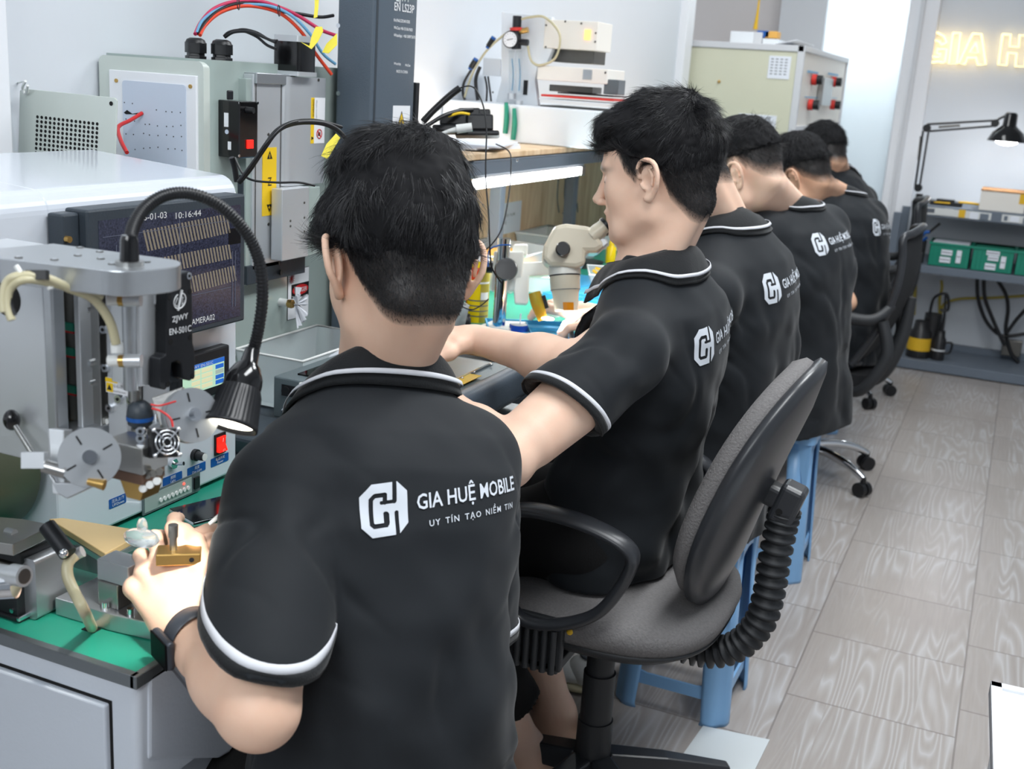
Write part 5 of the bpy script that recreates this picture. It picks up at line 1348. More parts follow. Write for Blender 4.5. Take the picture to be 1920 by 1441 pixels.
arc(hh * 0.38, hh * 0.50, 0.3, 1.1, 'ink_white', 'text_panel', rc + 0.001)
for k_ in range(4): arc(hh * (0.10 + 0.085 * k_), hh * (0.118 + 0.085 * k_), -0.9, 1.2, 'ink_grey', 'text_line', rc + 0.001)
m = MB().use('ink_white'); g = lambda a, z: b + (lambda d: d / np.linalg.norm(d))(np.array([*(-FW * math.cos(a) + RT * math.sin(a))[:2], 0])) * (rc + 0.0014) + (0, 0, z)
m.add([g(-0.6, hh * 0.85), g(-0.42, hh * 0.79), g(-0.02, hh * 0.90), g(-0.36, hh * 0.745)], [(0, 3, 1), (1, 3, 2)]); m.build('tick_mark', None, t)
def bottle(px, py, dpy, mt, lab, rr, hgt, cap='bottle_yellow', nz=DZ):
 p = Zp(px, py, nz); t = thing('squeeze_bottle', lab, 'bottle', p)
 m = MB().use(mt); m.lathe(p, (0, 0, 1), [(0, rr * .95), (0.004, rr), (hgt * .62, rr), (hgt * .7, rr * .55), (hgt * .74, rr * .5)], n=24); m.build('bottle_body', None, t)
 m = MB().use(cap); m.lathe(p + (0, 0, hgt * .74), (0, 0, 1), [(0, rr * .6), (hgt * .12, rr * .55), (hgt * .26, rr * .2)], n=20); m.build('cap', None, t); return t
bottle(1144, 493, 0, 'bottle_yellow', 'small yellow squeeze bottle standing right of the microscope eyepieces', 0.017, 0.085)
t = bottle(1113, 425, 0, 'bottle_yellow', 'yellow bottle with white cap behind the microscope eyepieces near the face', 0.03, 0.13, 'white_plastic')
# crimson box, clear cup, black pot
p = zat(820, 605); m = MB().use('crimson'); m.box(p[0] - 0.03, p[0] + 0.012, p[1] - 0.02, p[1] + 0.02, DZ, DZ + 0.075); single(m, 'crimson_box', 'narrow crimson box beside the clear cup behind the near head', 'box', bevel=0.002)
t = thing('clear_cup', 'clear square plastic cup between the crimson box and spray can', 'cup', zat(845, 605))
p = zat(848, 612); m = MB().use('frosted_plastic'); m.lathe(p, (0, 0, 1), [(0, 0.0), (0.001, 0.032), (0.055, 0.042)], n=4, cap=False); m.build('cup_wall', None, t); m = MB().use('white_plastic'); x_ = [(p[0] + 0.042 * math.cos(a), p[1] + 0.042 * math.sin(a), DZ + 0.055) for a in np.linspace(0, 2 * math.pi, 5)]; m.lathe(p + (0, 0, 0.054), (0, 0, 1), [(0, 0.0415), (0.003, 0.0435), (0.003, 0.041)], n=4, cap=False); m.build('cup_rim', None, t)
p = zat(875, 608); m = MB().use('black_plastic'); m.lathe(p, (0, 0, 1), [(0, 0.010), (0.016, 0.010), (0.018, 0.007), (0.026, 0.007)], n=16); single(m, 'small_vial', 'tiny dark vial at the foot of the spray can', 'vial')
t = thing('solder_paste_jar', 'small blue-rimmed jar with a white swab standing in it', 'jar', zat(972, 620))
p = zat(972, 622); m = MB().use('cup_blue'); m.cyl(p, p + (0, 0, 0.018), 0.022, n=28); m.build('jar_body', None, t); m = MB().use('alu_light'); m.cyl(p + (0, 0, 0.018), p + (0, 0, 0.0185), 0.020, n=24); m.build('lid', None, t); m = MB().use('paper'); m.cyl(p + (0.003, 0, 0.018), p + (0.003, 0, 0.045), 0.0018, n=8); m.build('swab', None, t)
p = zat(1025, 590); m = MB().use('white_plastic'); m.cyl(p, p + (0, 0, 0.02), 0.036, n=36); single(m, 'white_dish', 'round white dish under the microscope objective', 'dish', bevel=0.002)
# blue silicone trays
def tray(c, hx_, hy_, rz, lab, nd):
 t = thing('blue_tray', lab, 'tray', (c[0], c[1], DZ))
 ca, sa = math.cos(rz), math.sin(rz); X = np.array([ca, sa, 0]); Y = np.array([-sa, ca, 0]); Z = np.array([0, 0, 1.])
 c = np.array([c[0], c[1], DZ]); m = MB().use('tray_blue'); m.obox(c + (0, 0, 0.002), X, Y, Z, hx_, hy_, 0.0018); m.build('tray_floor', None, t)
 m = MB().use('tray_blue')
 for s in (-1, 1): m.obox(c + X * hx_ * s + (0, 0, 0.007), X, Y, Z, 0.002, hy_, 0.007); m.obox(c + Y * hy_ * s + (0, 0, 0.007), X, Y, Z, hx_, 0.002, 0.007)
 for k in range(1, nd): m.obox(c + Y * hy_ * (2 * k / nd - 1) + (0, 0, 0.005), X, Y, Z, hx_, 0.0015, 0.005)
 m.obox(c + (0, 0, 0.005), X, Y, Z, 0.0015, hy_, 0.005); m.build('divider', None, t); return t
tray(Zp(990, 635, DZ)[:2] + (0.0, 0.02), 0.10, 0.13, 0.5, 'sky blue silicone tray with compartments under the microscope objective', 4)
tray(Zp(1120, 560, DZ)[:2] + (0.0, 0.0), 0.10, 0.12, -0.3, 'sky blue silicone tray beyond the microscope near the shirt front', 5)
# clear bins behind
def clear_bin(cx, cy, hx_, hy_, h, lab, fill=None, z=DZ, rz=0, flabel=None):
 t = thing('storage_bin', lab, 'bin', (cx, cy, z))
 ca, sa = math.cos(rz), math.sin(rz)
 def T(x, y, z_): return (cx + ca * x - sa * y, cy + sa * x + ca * y, z_)
 A = [(-hx_ * .88, -hy_ * .88), (hx_ * .88, -hy_ * .88), (hx_ * .88, hy_ * .88), (-hx_ * .88, hy_ * .88)]; B = [(-hx_, -hy_), (hx_, -hy_), (hx_, hy_), (-hx_, hy_)]
 m = MB().use('frosted_plastic'); m.add([T(*p, z + 0.001) for p in A], [(0, 1, 2, 3)])
 for i in range(4):
  j = (i + 1) % 4; m.add([T(*A[i], z + .001), T(*A[j], z + .001), T(*B[j], z + h), T(*B[i], z + h)], [(0, 1, 2, 3)])
 m.build('bin_wall', None, t)
 m = MB().use('white_plastic'); m.tube([T(*p, z + h) for p in B + [B[0]]], 0.003, 6, spline=False); m.build('rim', None, t)
 if fill:
  m = MB().use(fill if fill != 'mix' else 'brass'); rg = random.Random(len(lab))
  if fill == 'orange_bag':
   m.ball(T(0, 0, z + h * 0.5), (hx_ * .8, hy_ * .8, h * .52), 22, 12); o = m.build('bagged_parts', None, t, label='crumpled bag of orange parts')
  else:
   for k in range(26):
    m.use(rg.choice(['brass', 'alu_light', 'black_plastic', 'white_plastic', 'steel_dark', 'tape_yellow'])); q = T(rg.uniform(-.7, .7) * hx_, rg.uniform(-.7, .7) * hy_, z + h * rg.uniform(.3, 1.1)); a = rg.uniform(0, 3); b_ = rg.uniform(-.6, .6)
    X = np.array([math.cos(a), math.sin(a), b_]); X /= np.linalg.norm(X); Y = np.cross((0, 0, 1), X); Y /= np.linalg.norm(Y); m.obox(q, X, Y, np.cross(X, Y), rg.uniform(.012, .03), .006, .003)
   m.build('small_parts', None, t)['kind'] = 'stuff'
 return t
c = Zp(985, 478, DZ + 0.02); clear_bin(-1.36, 3.05, 0.12, 0.17, 0.10, 'large clear bin holding a crumpled orange bag behind the microscope stand', 'orange_bag')
c = Zp(1110, 395, DZ); clear_bin(-1.40, 3.62, 0.10, 0.14, 0.09, 'clear lidded bin against the plywood behind the microscope head')
c = Zp(1135, 540, DZ); clear_bin(c[0] + 0.02, c[1] + 0.05, 0.09, 0.09, 0.045, 'clear tray of mixed small parts with yellow tape right of the microscope', 'mix', rz=0.4)
c = Zp(1030, 545, DZ); clear_bin(c[0] - .02, c[1], 0.075, 0.075, 0.05, 'small clear box behind the microscope objective')
c = Zp(1180, 470, DZ); clear_bin(c[0], c[1] + .05, 0.10, 0.10, 0.06, 'clear bin beyond the small yellow squeeze bottle')
m = MB().use('black_plastic'); c = Zp(1100, 500, DZ); m.cyl(c, c + (0, 0, 0.012), 0.05, n=30); m.cyl(c + (0, 0, .012), c + (0, 0, 0.02), 0.052, 0.054, n=30); single(m, 'black_dish', 'dark round dish behind the microscope eyepieces', 'dish')
m = MB().use('black_gloss'); m.box(-1.46, -1.24, 2.50, 2.62, DZ, DZ + 0.15); single(m, 'power_supply', 'dark power supply box behind the yellow spray can', 'box', bevel=0.004)
# items further along the bench for the other workers
for i, (yy) in enumerate((3.15, 3.75, 4.35)):
 m = MB().use('tray_blue'); m.box(-1.20, -0.95, yy - 0.15, yy + 0.15, DZ, DZ + 0.012); single(m, 'work_mat', ['blue silicone work mat in front of the worker with glasses', 'blue silicone work mat in front of the farthest worker', 'blue silicone work mat at the far bench end'][i] if i else 'blue silicone work mat before the third worker', 'mat', bevel=0.003)
# ================================================================== blue plastic stools
def make_stool(label):
 t = thing('plastic_stool', label, 'stool', (0, 0, 0), group='blue plastic stools along the bench')
 H_, wb, wt = 0.456, 0.135, 0.115
 m = MB().use('stool_blue')
 m.rbox(-wt - 0.01, wt + 0.01, -wt - 0.01, wt + 0.01, H_ - 0.03, H_, 0.03, seg=6); m.build('seat', None, t, 0.006, local=True)
 for sx in (-1, 1):
  for sy in (-1, 1):
   m = MB().use('stool_blue')
   # leg: outward-rounded channel open to the inside
   n = 12; P = []
   for z, w_, r in ((0.0, wb, 0.045), (0.01, wb, 0.043), (0.22, (wb + wt) / 2, 0.046), (H_ - 0.02, wt, 0.05)):
    cxx, cyy = sx * (w_ - r), sy * (w_ - r)
    ring = []
    for i in range(n + 1):
     a = -0.35 + (math.pi / 2 + 0.7) * i / n
     rr = r * (1 - 0.10 * math.exp(-((i - n / 2) / 1.4) ** 2))
     ring.append((cxx + sx * rr * math.cos(a), cyy + sy * rr * math.sin(a), z))
    P += ring
   k = n + 1; m.add(P, [(j * k + i, j * k + i + 1, (j + 1) * k + i + 1, (j + 1) * k + i) for j in range(3) for i in range(n)], True)
   o = m.build('leg', None, t, 0, local=True); sd = o.modifiers.new('thick', 'SOLIDIFY'); sd.thickness = 0.004; sd.offset = -1 if sx * sy > 0 else 1
 # side aprons with an arched opening; low cross bars
 for ax in (0, 1):
  for s in (-1, 1):
   m = MB().use('stool_blue')
   w0 = wb - 0.03; zc = 0.075
   z_top = 0.115
   L = [(-w0, 0.06), (w0, 0.06), (w0, 0.10), (w0 * 0.55, 0.088), (-w0 * 0.55, 0.088), (-w0, 0.10)]
   q = s * (wb - 0.014)
   m.prism([(a, b) for a, b in L], ax, q - 0.003, q + 0.003); m.build('cross_bar', None, t, 0, local=True); m = MB().use('stool_blue')
   L2 = [(-wt, H_ - 0.02), (-wt, H_ - 0.20), (-wt * 0.82, H_ - 0.12)] + [(-wt * 0.82 * math.cos(a), H_ - 0.12 + 0.06 * math.sin(a)) for a in np.linspace(0, math.pi, 9)] + [(wt * 0.82, H_ - 0.12), (wt, H_ - 0.20), (wt, H_ - 0.02)]
   q = s * (wt - 0.004)
   m.prism(L2, ax, q - 0.003, q + 0.003)
   m.build('side_apron', None, t, 0, local=True)
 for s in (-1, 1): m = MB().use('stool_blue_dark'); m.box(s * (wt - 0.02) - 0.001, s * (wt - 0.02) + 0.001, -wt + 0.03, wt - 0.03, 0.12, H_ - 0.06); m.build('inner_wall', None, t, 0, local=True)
 return t
s0 = make_stool('nearest light blue plastic stool, right behind the grey office chair'); s0.location = (-0.545, 2.445, 0)
for (x, y, rz, lab) in ((-0.545, 3.33, 0.03, 'light blue plastic stool standing between the grey office chair back and the chrome chair base'), (-0.68, 5.0, -0.05, 'light blue plastic stool farthest away, beyond the chrome castor base')):
 s = copy_tree(s0); s.location = (x, y, 0); s.rotation_euler.z = rz; s['label'] = lab

# ================================================================== grey office chair
CHX, CHY = -0.585, 1.90
t = thing('office_chair', 'grey fabric office chair with black loop arms and ribbed back support', 'chair', (CHX, CHY, 0))
SZ = 0.515
def sup(n, a, b, e=2.6):
 return [(a * abs(math.cos(u)) ** (2 / e) * (1 if math.cos(u) > 0 else -1), b * abs(math.sin(u)) ** (2 / e) * (1 if math.sin(u) > 0 else -1)) for u in np.linspace(0, 2 * math.pi, n, endpoint=False)]
def pad(name, mt, rows, n=56, par=t, e=2.6, tilt=0.0, org=(0, 0, 0), rot=None, label=None, cap=True):
 """rows: (z, half x, half y)"""
 vs = []
 for z, a, b in rows:
  for x, y in sup(n, a, b, e): vs.append((x, y, z))
 V = np.array(vs)
 if rot is not None: V = V @ np.array(rot).T
 V = V + np.array(org)
 m = MB().use(mt); k = len(rows)
 fs = [(j * n + i, j * n + (i + 1) % n, (j + 1) * n + (i + 1) % n, (j + 1) * n + i) for j in range(k - 1) for i in range(n)]
 if cap: fs += [tuple(range(n))[::-1], tuple(range((k - 1) * n, k * n))]
 m.add(V, fs, True); return m.build(name, None, par, label=label)
sx = CHX + 0.005
pad('seat', 'chair_fabric', [(SZ - 0.055, 0.222, 0.225), (SZ - 0.03, 0.232, 0.235), (SZ - 0.012, 0.228, 0.23), (SZ - 0.002, 0.205, 0.208), (SZ, 0.15, 0.15), (SZ, 0.01, 0.01)], org=(sx, CHY, 0), e=2.9, label='grey woven fabric seat')
pad('seat_pan', 'chair_plastic_matt', [(SZ - 0.10, 0.12, 0.12), (SZ - 0.085, 0.19, 0.19), (SZ - 0.06, 0.222, 0.226), (SZ - 0.052, 0.226, 0.229)], org=(sx, CHY, 0), e=2.9)
m = MB().use('chair_plastic_matt'); m.cyl((CHX, CHY, 0.05), (CHX, CHY, 0.20), 0.036, 0.034, n=28); m.cyl((CHX, CHY, 0.20), (CHX, CHY, 0.30), 0.031, n=28); m.cyl((CHX, CHY, 0.30), (CHX, CHY, SZ - 0.09), 0.027, n=28); m.box(CHX - 0.09, CHX + 0.09, CHY - 0.06, CHY + 0.06, SZ - 0.125, SZ - 0.09); m.build('column', None, t, 0.002)
for k_ in range(5):
 a = math.radians(-38 + 72 * k_); d = np.array([math.cos(a), math.sin(a), 0]); s_ = np.array([-math.sin(a), math.cos(a), 0])
 c = np.array([CHX, CHY, 0]); m = MB().use('chair_plastic')
 P = [c + d * 0.03 + (0, 0, 0.115), c + d * 0.15 + (0, 0, 0.10), c + d * 0.285 + (0, 0, 0.075)]
 V = []
 for p, w_, h_ in zip(P, (0.032, 0.026, 0.018), (0.028, 0.024, 0.018)):
  V += [p - s_ * w_ - (0, 0, h_), p + s_ * w_ - (0, 0, h_), p + s_ * w_ * 0.7 + (0, 0, h_ * .6), p - s_ * w_ * .7 + (0, 0, h_ * .6)]
 m.add(V, [(0, 1, 2, 3)[::-1], (8, 9, 10, 11)] + [(j * 4 + i, j * 4 + (i + 1) % 4, (j + 1) * 4 + (i + 1) % 4, (j + 1) * 4 + i) for j in range(2) for i in range(4)])
 leg = m.build('leg', None, t, 0.005)
 m = MB().use('black_plastic'); e = c + d * 0.285
 for q in (-1, 1): m.cyl(e + s_ * 0.006 * q + (0, 0, 0.026), e + s_ * 0.022 * q + (0, 0, 0.026), 0.025, n=22)
 m.cyl(e + (0, 0, 0.03), e + (0, 0, 0.07), 0.008, n=12); m.build('castor', None, leg, 0.001)
# backrest: cushion and shell, leaning back
bc = np.array([-0.335, CHY + 0.02, 0.735]); tl_ = math.radians(17)
upv = np.array([math.sin(tl_), 0, math.cos(tl_)]); nv = np.array([math.cos(tl_), 0, -math.sin(tl_)]); wv = np.array([0, 1, 0])
R_ = np.stack([upv, wv, nv], axis=1)    # local x -> up, y -> width, z -> back normal
def bpad(name, mt, rows, label=None, par=t):
 n = 64; vs = []
 for z, a, b in rows:
  for x, y in sup(n, a, b, 2.5):
   taper = 1 - 0.10 * (x / 0.23)
   yy = y * taper; bulge = 0.55 * (yy ** 2) - 0.25 * (x ** 2) * 1.0
   vs.append((x, yy, z - bulge))
 V = np.array(vs) @ R_.T + bc; k = len(rows); m = MB().use(mt)
 m.add(V, [(j * n + i, j * n + (i + 1) % n, (j + 1) * n + (i + 1) % n, (j + 1) * n + i) for j in range(k - 1) for i in range(n)] + [tuple(range(n))[::-1], tuple(range((k - 1) * n, k * n))], True)
 return m.build(name, None, par, label=label)
bpad('back_cushion', 'chair_fabric', [(-0.056, 0.03, 0.03), (-0.055, 0.16, 0.15), (-0.048, 0.205, 0.19), (-0.03, 0.222, 0.205), (-0.012, 0.220, 0.203)], 'grey woven fabric back cushion')
sh = bpad('back_shell', 'chair_plastic', [(-0.016, 0.222, 0.205), (-0.010, 0.232, 0.215), (0.004, 0.230, 0.213), (0.012, 0.212, 0.197), (0.022, 0.15, 0.14), (0.025, 0.03, 0.03)])
m = MB().use('chair_plastic_matt')
for dz in (-0.115, -0.14, -0.165):
 c = bc + upv * dz + nv * 0.017; m.tube([c - wv * 0.13 - nv * 0.012, c - wv * 0.06 - upv * 0.006, c + wv * 0.06 - upv * 0.006, c + wv * 0.13 - nv * 0.012], 0.005, 8)
m.tube([bc + upv * 0.13 + nv * 0.012 + 0.032 * (upv * math.cos(a) * 0.7 + wv * math.sin(a)) for a in np.linspace(0, 6.3, 24)], 0.0022, 6, spline=False)
m.build('moulded_ridge', None, sh)
# bellows
yb_ = CHY + 0.01
PB = [Yp(*p, yb_) for p in ((1262, 1205), (1300, 1218), (1345, 1222), (1390, 1205), (1425, 1165), (1442, 1110), (1452, 1050), (1464, 990), (1472, 955))]
P2, _ = catmull(np.array(PB), np.ones(len(PB)), 12)
R2 = np.array([0.024 + 0.0052 * (1 if (i % 4) < 2 else -1) for i in range(len(P2))])
m = MB().use('chair_plastic_matt'); m.tube(P2, R2, 20, spline=False); m.build('ribbed_sleeve', None, t, label='ribbed black rubber sleeve on the back support')
c = Yp(1474, 942, yb_); m = MB().use('chair_plastic'); m.obox(c + (0.004, 0, 0), nv, wv, upv, 0.022, 0.026, 0.036); m.obox(c + (-0.02, 0, 0.01), nv, wv, upv, 0.03, 0.02, 0.02); br = m.build('back_bracket', None, t, 0.009, seg=3)
m = MB().use('hole_black'); q = c + (-0.006, -0.0275, -0.01); m.cyl(q, q + (0, 0.002, 0), 0.006, n=16); m.build('pivot_hole', None, br)
# loop arms
def arm(y, s):
 Lp = [(938, 955), (1000, 952), (1075, 968), (1140, 995), (1180, 1022), (1190, 1048), (1168, 1095), (1130, 1140), (1085, 1160), (1030, 1166), (985, 1155), (952, 1120), (925, 1060), (915, 1000), (925, 962)]
 P = [Yp(*p, CHY - 0.235) for p in Lp]; P = [np.array([p[0], y, p[2]]) for p in P]; P.append(P[0])
 P2, _ = catmull(np.array(P), np.ones(len(P)), 8)
 m = MB().use('chair_plastic'); n = 10
 T = np.gradient(P2, axis=0); T[0] = T[-1] = T[0] + T[-1]; T /= np.linalg.norm(T, axis=1)[:, None]
 cen = P2.mean(0); vs = []
 for p, tt in zip(P2, T):
  o_ = np.cross(tt, (0, 1, 0)); o_ /= np.linalg.norm(o_)
  top = max(0, (p[2] - cen[2]) / 0.09)
  wy = 0.017 + 0.010 * min(1, top)
  for i in range(n):
   a = 2 * math.pi * i / n; vs.append(p + o_ * 0.0105 * math.cos(a) + np.array([0, wy * math.sin(a), 0]))
 k = len(P2); m.add(vs, [(j * n + i, j * n + (i + 1) % n, (j + 1) * n + (i + 1) % n, (j + 1) * n + i) for j in range(k - 1) for i in range(n)], True)
 ar = m.build('armrest', None, t)
 m = MB().use('chair_plastic_matt'); c = Yp(1012, 1185, CHY - 0.235); x0 = c[0]
 m.box(x0 - 0.045, x0 + 0.045, min(y, y - s * 0.014), max(y, y - s * 0.014), SZ - 0.10, SZ - 0.005); m.box(x0 - 0.04, x0 + 0.04, min(y, y - s * 0.13), max(y, y - s * 0.13), SZ - 0.105, SZ - 0.085)
 for q in range(-2, 3): m.cyl((x0 + q * 0.016, y + s * 0.008, SZ - 0.10), (x0 + q * 0.016, y + s * 0.008, SZ - 0.02), 0.006, n=10)
 m.build('arm_bracket', None, ar, 0.003)
arm(CHY - 0.245, -1); arm(CHY + 0.245, 1)
m = MB().use('tape_yellow'); c = Yp(1068, 1184, CHY - 0.236); m.ball(c, (0.006, 0.004, 0.006), 10, 6); m.build('stopper', None, t)

# ================================================================== mesh back chairs
def mesh_chair(x, y, rz, label, chrome):
 t = thing('mesh_chair', label, 'chair', (x, y, 0), rz)
 S = 0.46
 def L(m, name, par=t, bev=0.0, lab=None): return m.build(name, None, par, bev, local=True, label=lab)
 m = MB().use('seat_black'); m.rbox(-0.22, 0.22, -0.23, 0.23, S - 0.06, S, 0.05, seg=5); L(m, 'seat', bev=0.012)
 m = MB().use('chair_plastic_matt'); m.cyl((0, 0, 0.10), (0, 0, 0.24), 0.027, n=20); m.box(-.08, .08, -.06, .06, S - .09, S - .06); L(m, 'column')
 m = MB().use('chrome'); m.cyl((0, 0, 0.06), (0, 0, 0.13), 0.032, n=20); m.cyl((0, 0, 0.2), (0, 0, S - .07), 0.016, n=16); L(m, 'hub')
 for k in range(5):
  a = math.radians(chrome + 72 * k); d = np.array([math.cos(a), math.sin(a), 0]); sd = np.array([-math.sin(a), math.cos(a), 0])
  m = MB().use('chrome'); m.tube([d * 0.02 + (0, 0, 0.11), d * 0.12 + (0, 0, 0.112), d * 0.22 + (0, 0, 0.095), d * 0.29 + (0, 0, 0.065)], [0.018, 0.017, 0.015, 0.012], 12); lg = L(m, 'leg')
  m = MB().use('black_plastic'); e = d * 0.29
  for q in (-1, 1): m.cyl(e + sd * 0.005 * q + (0, 0, 0.027), e + sd * 0.024 * q + (0, 0, 0.027), 0.027, n=20)
  m.cyl(e + (0, 0, 0.04), e + (0, 0, 0.07), 0.010, n=12); m.build('castor', None, lg, 0.002, local=True)
 # back: curved frame with mesh, +x is the back side
 n, k = 15, 13; V = []
 def bp_(u, v):   # u -1..1 width, v 0..1 height
  w_ = 0.21 * (1 - 0.18 * v)
  return np.array([0.20 + 0.10 * v + 0.05 * math.sin(v * 3.0) - 0.045 * (u * u), u * w_, S + 0.03 + 0.48 * v - 0.03 * (u * u) * v])
 V = [bp_(-1 + 2 * i / (n - 1), j / (k - 1)) for j in range(k) for i in range(n)]
 m = MB().use('mesh_black'); m.add(V, [(j * n + i, j * n + i + 1, (j + 1) * n + i + 1, (j + 1) * n + i) for j in range(k - 1) for i in range(n - 1)], True)
 o = L(m, 'back_mesh'); sdm = o.modifiers.new('thick', 'SOLIDIFY'); sdm.thickness = 0.006
 m = MB().use('chair_plastic'); path = [bp_(-1, v) for v in np.linspace(0, 1, 8)] + [bp_(u, 1) for u in np.linspace(-0.7, 0.7, 5)] + [bp_(1, v) for v in np.linspace(1, 0, 8)] + [bp_(u, 0) for u in np.linspace(0.7, -0.7, 5)]
 m.tube(path + [path[0]], 0.014, 10); L(m, 'back_frame')
 m = MB().use('chair_plastic_matt'); m.tube([(0.05, 0, S - 0.07), (0.22, 0, S - 0.05), (0.29, 0, S + 0.10), (0.305, 0, S + 0.26)], [0.03, 0.03, 0.025, 0.018], 12); L(m, 'back_support')
 for s in (-1, 1):
  m = MB().use('chair_plastic_matt'); m.tube([(0.26, s * 0.18, S + 0.25), (0.20, s * 0.24, S + 0.20), (0.05, s * 0.26, S + 0.21), (-0.14, s * 0.25, S + 0.225)], [0.016, 0.02, 0.022, 0.018], 10); m.tube([(0.24, s * 0.23, S + 0.20), (0.27, s * 0.24, S + 0.08), (0.20, s * 0.24, S - 0.05), (0.10, s * 0.18, S - 0.06)], [0.02, 0.022, 0.02, 0.015], 10); L(m, 'armrest')
 return t
mesh_chair(-0.60, 4.28, 0.0, 'black mesh-back chair on a chrome castor base nearest the shelf legs', 5 - 36)
mesh_chair(-0.69, 5.62, 0.12, 'black mesh-back chair farther away in front of the steel shelf', 20)

# ================================================================== cream cabinet with knobs
CY0, CY1 = 5.46, 6.80
CXR = Yp(1495, 200, CY0)[0]
t = thing('fume_cabinet', 'cream cabinet with an olive front panel and red and black knobs on its side', 'cabinet', (-1.4, 6.1, 0))
ztp = Yp(1495, 85, CY0)[2]
zbt = Xp(1530, 240, CXR)[2]
m = MB().use('cabinet_cream'); m.box(-1.95, CXR - 0.004, CY0 + 0.01, CY1, 0.95, ztp - 0.01); m.build('cabinet_body', None, t, 0.003)
m = MB().use('olive_panel'); m.box(-1.93, CXR - 0.025, CY0, CY0 + 0.012, 0.97, ztp - 0.03); m.build('front_panel', None, t, 0.002, label='pale olive front panel')
for x0, x1, z0, z1 in ((CXR - 0.028, CXR + 0.004, 0.95, ztp), (-1.96, CXR, ztp - 0.028, ztp), (-1.96, CXR, 0.94, 0.97)):
 m = MB().use('cabinet_trim'); m.box(x0, x1, CY0 - 0.006, CY0 + 0.014, z0, z1); m.build('frame_profile', None, t, 0.002)
m = MB().use('cabinet_trim'); m.box(CXR - 0.01, CXR + 0.006, CY0, CY1, ztp - 0.025, ztp); m.box(CXR - 0.01, CXR + 0.006, CY0, CY1, zbt - 0.01, zbt + 0.015); m.box(CXR - 0.01, CXR + 0.006, CY1 - 0.02, CY1, zbt, ztp); m.build('frame_profile', None, t, 0.002)
m = MB().use('cabinet_trim'); m.box(-1.9, CXR, CY0 + 0.02, CY1, 0.0, 0.95); m.build('lower_cabinet', None, t, 0.004)
for (px, py, dx) in ((1523, 149, 1), (1560, 153, 1), (1516, 196, 1), (1558, 196, 1)):
 c = Xp(px, py, CXR); m = MB().use('knob_red'); m.cyl(c, c + (0.022, 0, 0), 0.026, n=22); m.use('black_plastic'); m.cyl(c + (0.022, 0, 0), c + (0.05, 0, 0), 0.022, n=20); m.build('knob', None, t, label='red and black rotary knob')
m = MB().use('steel'); a, b = Xp(1537, 145, CXR), Xp(1548, 198, CXR); m.box(CXR, CXR + 0.025, a[1], b[1], b[2], a[2]); m.build('flow_meter', None, t, 0.002)
for px0, px1, py in ((1513, 1535, 135), (1552, 1572, 139), (1508, 1534, 182), (1552, 1570, 183)):
 a, b = Xp(px0, py - 2, CXR), Xp(px1, py + 3, CXR); m = MB().use('tape_white') if False else MB().use('tray_blue'); m.box(CXR, CXR + 0.0015, a[1] + .02, b[1] - .02, b[2] + .006, a[2] - .006); m.build('teal_caption', None, t)
def sheet(px0, py0, px1, py1, name):
 a, b = Yp(px0, py0, CY0 - 0.002), Yp(px1, py1, CY0 - 0.002); m = MB().use('paper'); m.box(a[0], b[0], CY0 - 0.003, CY0, b[2], a[2])
 m.use('ink_grey')
 for i in range(6):
  for j in range(4): m.box(a[0] + (b[0] - a[0]) * (0.1 + 0.21 * j), a[0] + (b[0] - a[0]) * (0.22 + 0.21 * j), CY0 - 0.0036, CY0 - 0.0031, a[2] - (a[2] - b[2]) * (0.12 + 0.13 * i) - 0.004, a[2] - (a[2] - b[2]) * (0.12 + 0.13 * i))
 return m.build(name, None, t)
sheet(1443, 104, 1479, 149, 'posted_sheet'); sheet(1386, 212, 1453, 245, 'posted_sheet')
c = Yp(1348, 153, CY0 - 0.002); m = MB().use('brass'); m.ball(c, 0.008, 8, 6); m.build('latch', None, t)
# boxes on the cabinet
def top_box(px0, py0, px1, py1, d, mt, lab, name='box', yy=CY0 + 0.15):
 a, b = Yp(px0, py0, yy), Yp(px1, py1, yy); m = MB().use(mt); m.box(a[0], b[0], yy, yy + d, ztp, a[2]); return single(m, name, lab, 'box', bevel=0.003)
top_box(1370, 58, 1412, 78, 0.25, 'white_panel', 'white cardboard box on the cream cabinet, leftmost of the boxes', 'carton')
top_box(1414, 60, 1428, 78, 0.2, 'cabinet_trim', 'small grey box on the cream cabinet beside the white carton', 'carton')
top_box(1430, 72, 1458, 82, 0.2, 'white_panel', 'flat white box on the cream cabinet under the blue and orange packets', 'carton')
def packet(px, py, mt, lab):
 c = Yp(px, py, CY0 + 0.2); m = MB().use(mt); m.obox(np.array([c[0], c[1], c[2]]), np.array([1., 0, 0]), np.array([0, 1., 0]), np.array([0, 0, 1.]), 0.03, 0.04, 0.016); single(m, 'packet', lab, 'packet', bevel=0.004)
packet(1434, 65, 'label_blue', 'small blue packet on top of the cream cabinet'); packet(1449, 66, 'orange_bag', 'small orange packet on top of the cream cabinet')
c = Yp(1500, 85, CY0 + 0.2); m = MB().use('paper'); m.add([(c[0] - .12, CY0 + .1, ztp + .002), (c[0] + 0.0, CY0 + .1, ztp + .03), (c[0] + .03, CY0 + .4, ztp + .02), (c[0] - .1, CY0 + .4, ztp + .002)], [(0, 1, 2, 3)]); m.add([(c[0] - .14, CY0 + .15, ztp + .001), (c[0] - .02, CY0 + .12, ztp + .001), (c[0] - .04, CY0 + .35, ztp + .02), (c[0] - .12, CY0 + .35, ztp + .02)], [(0, 1, 2, 3)]); 
o = single(m, 'plastic_wrapper', 'crumpled white wrapper at the right end of the cream cabinet top', 'wrapper'); sdm = o.modifiers.new('t', 'SOLIDIFY'); sdm.thickness = 0.002
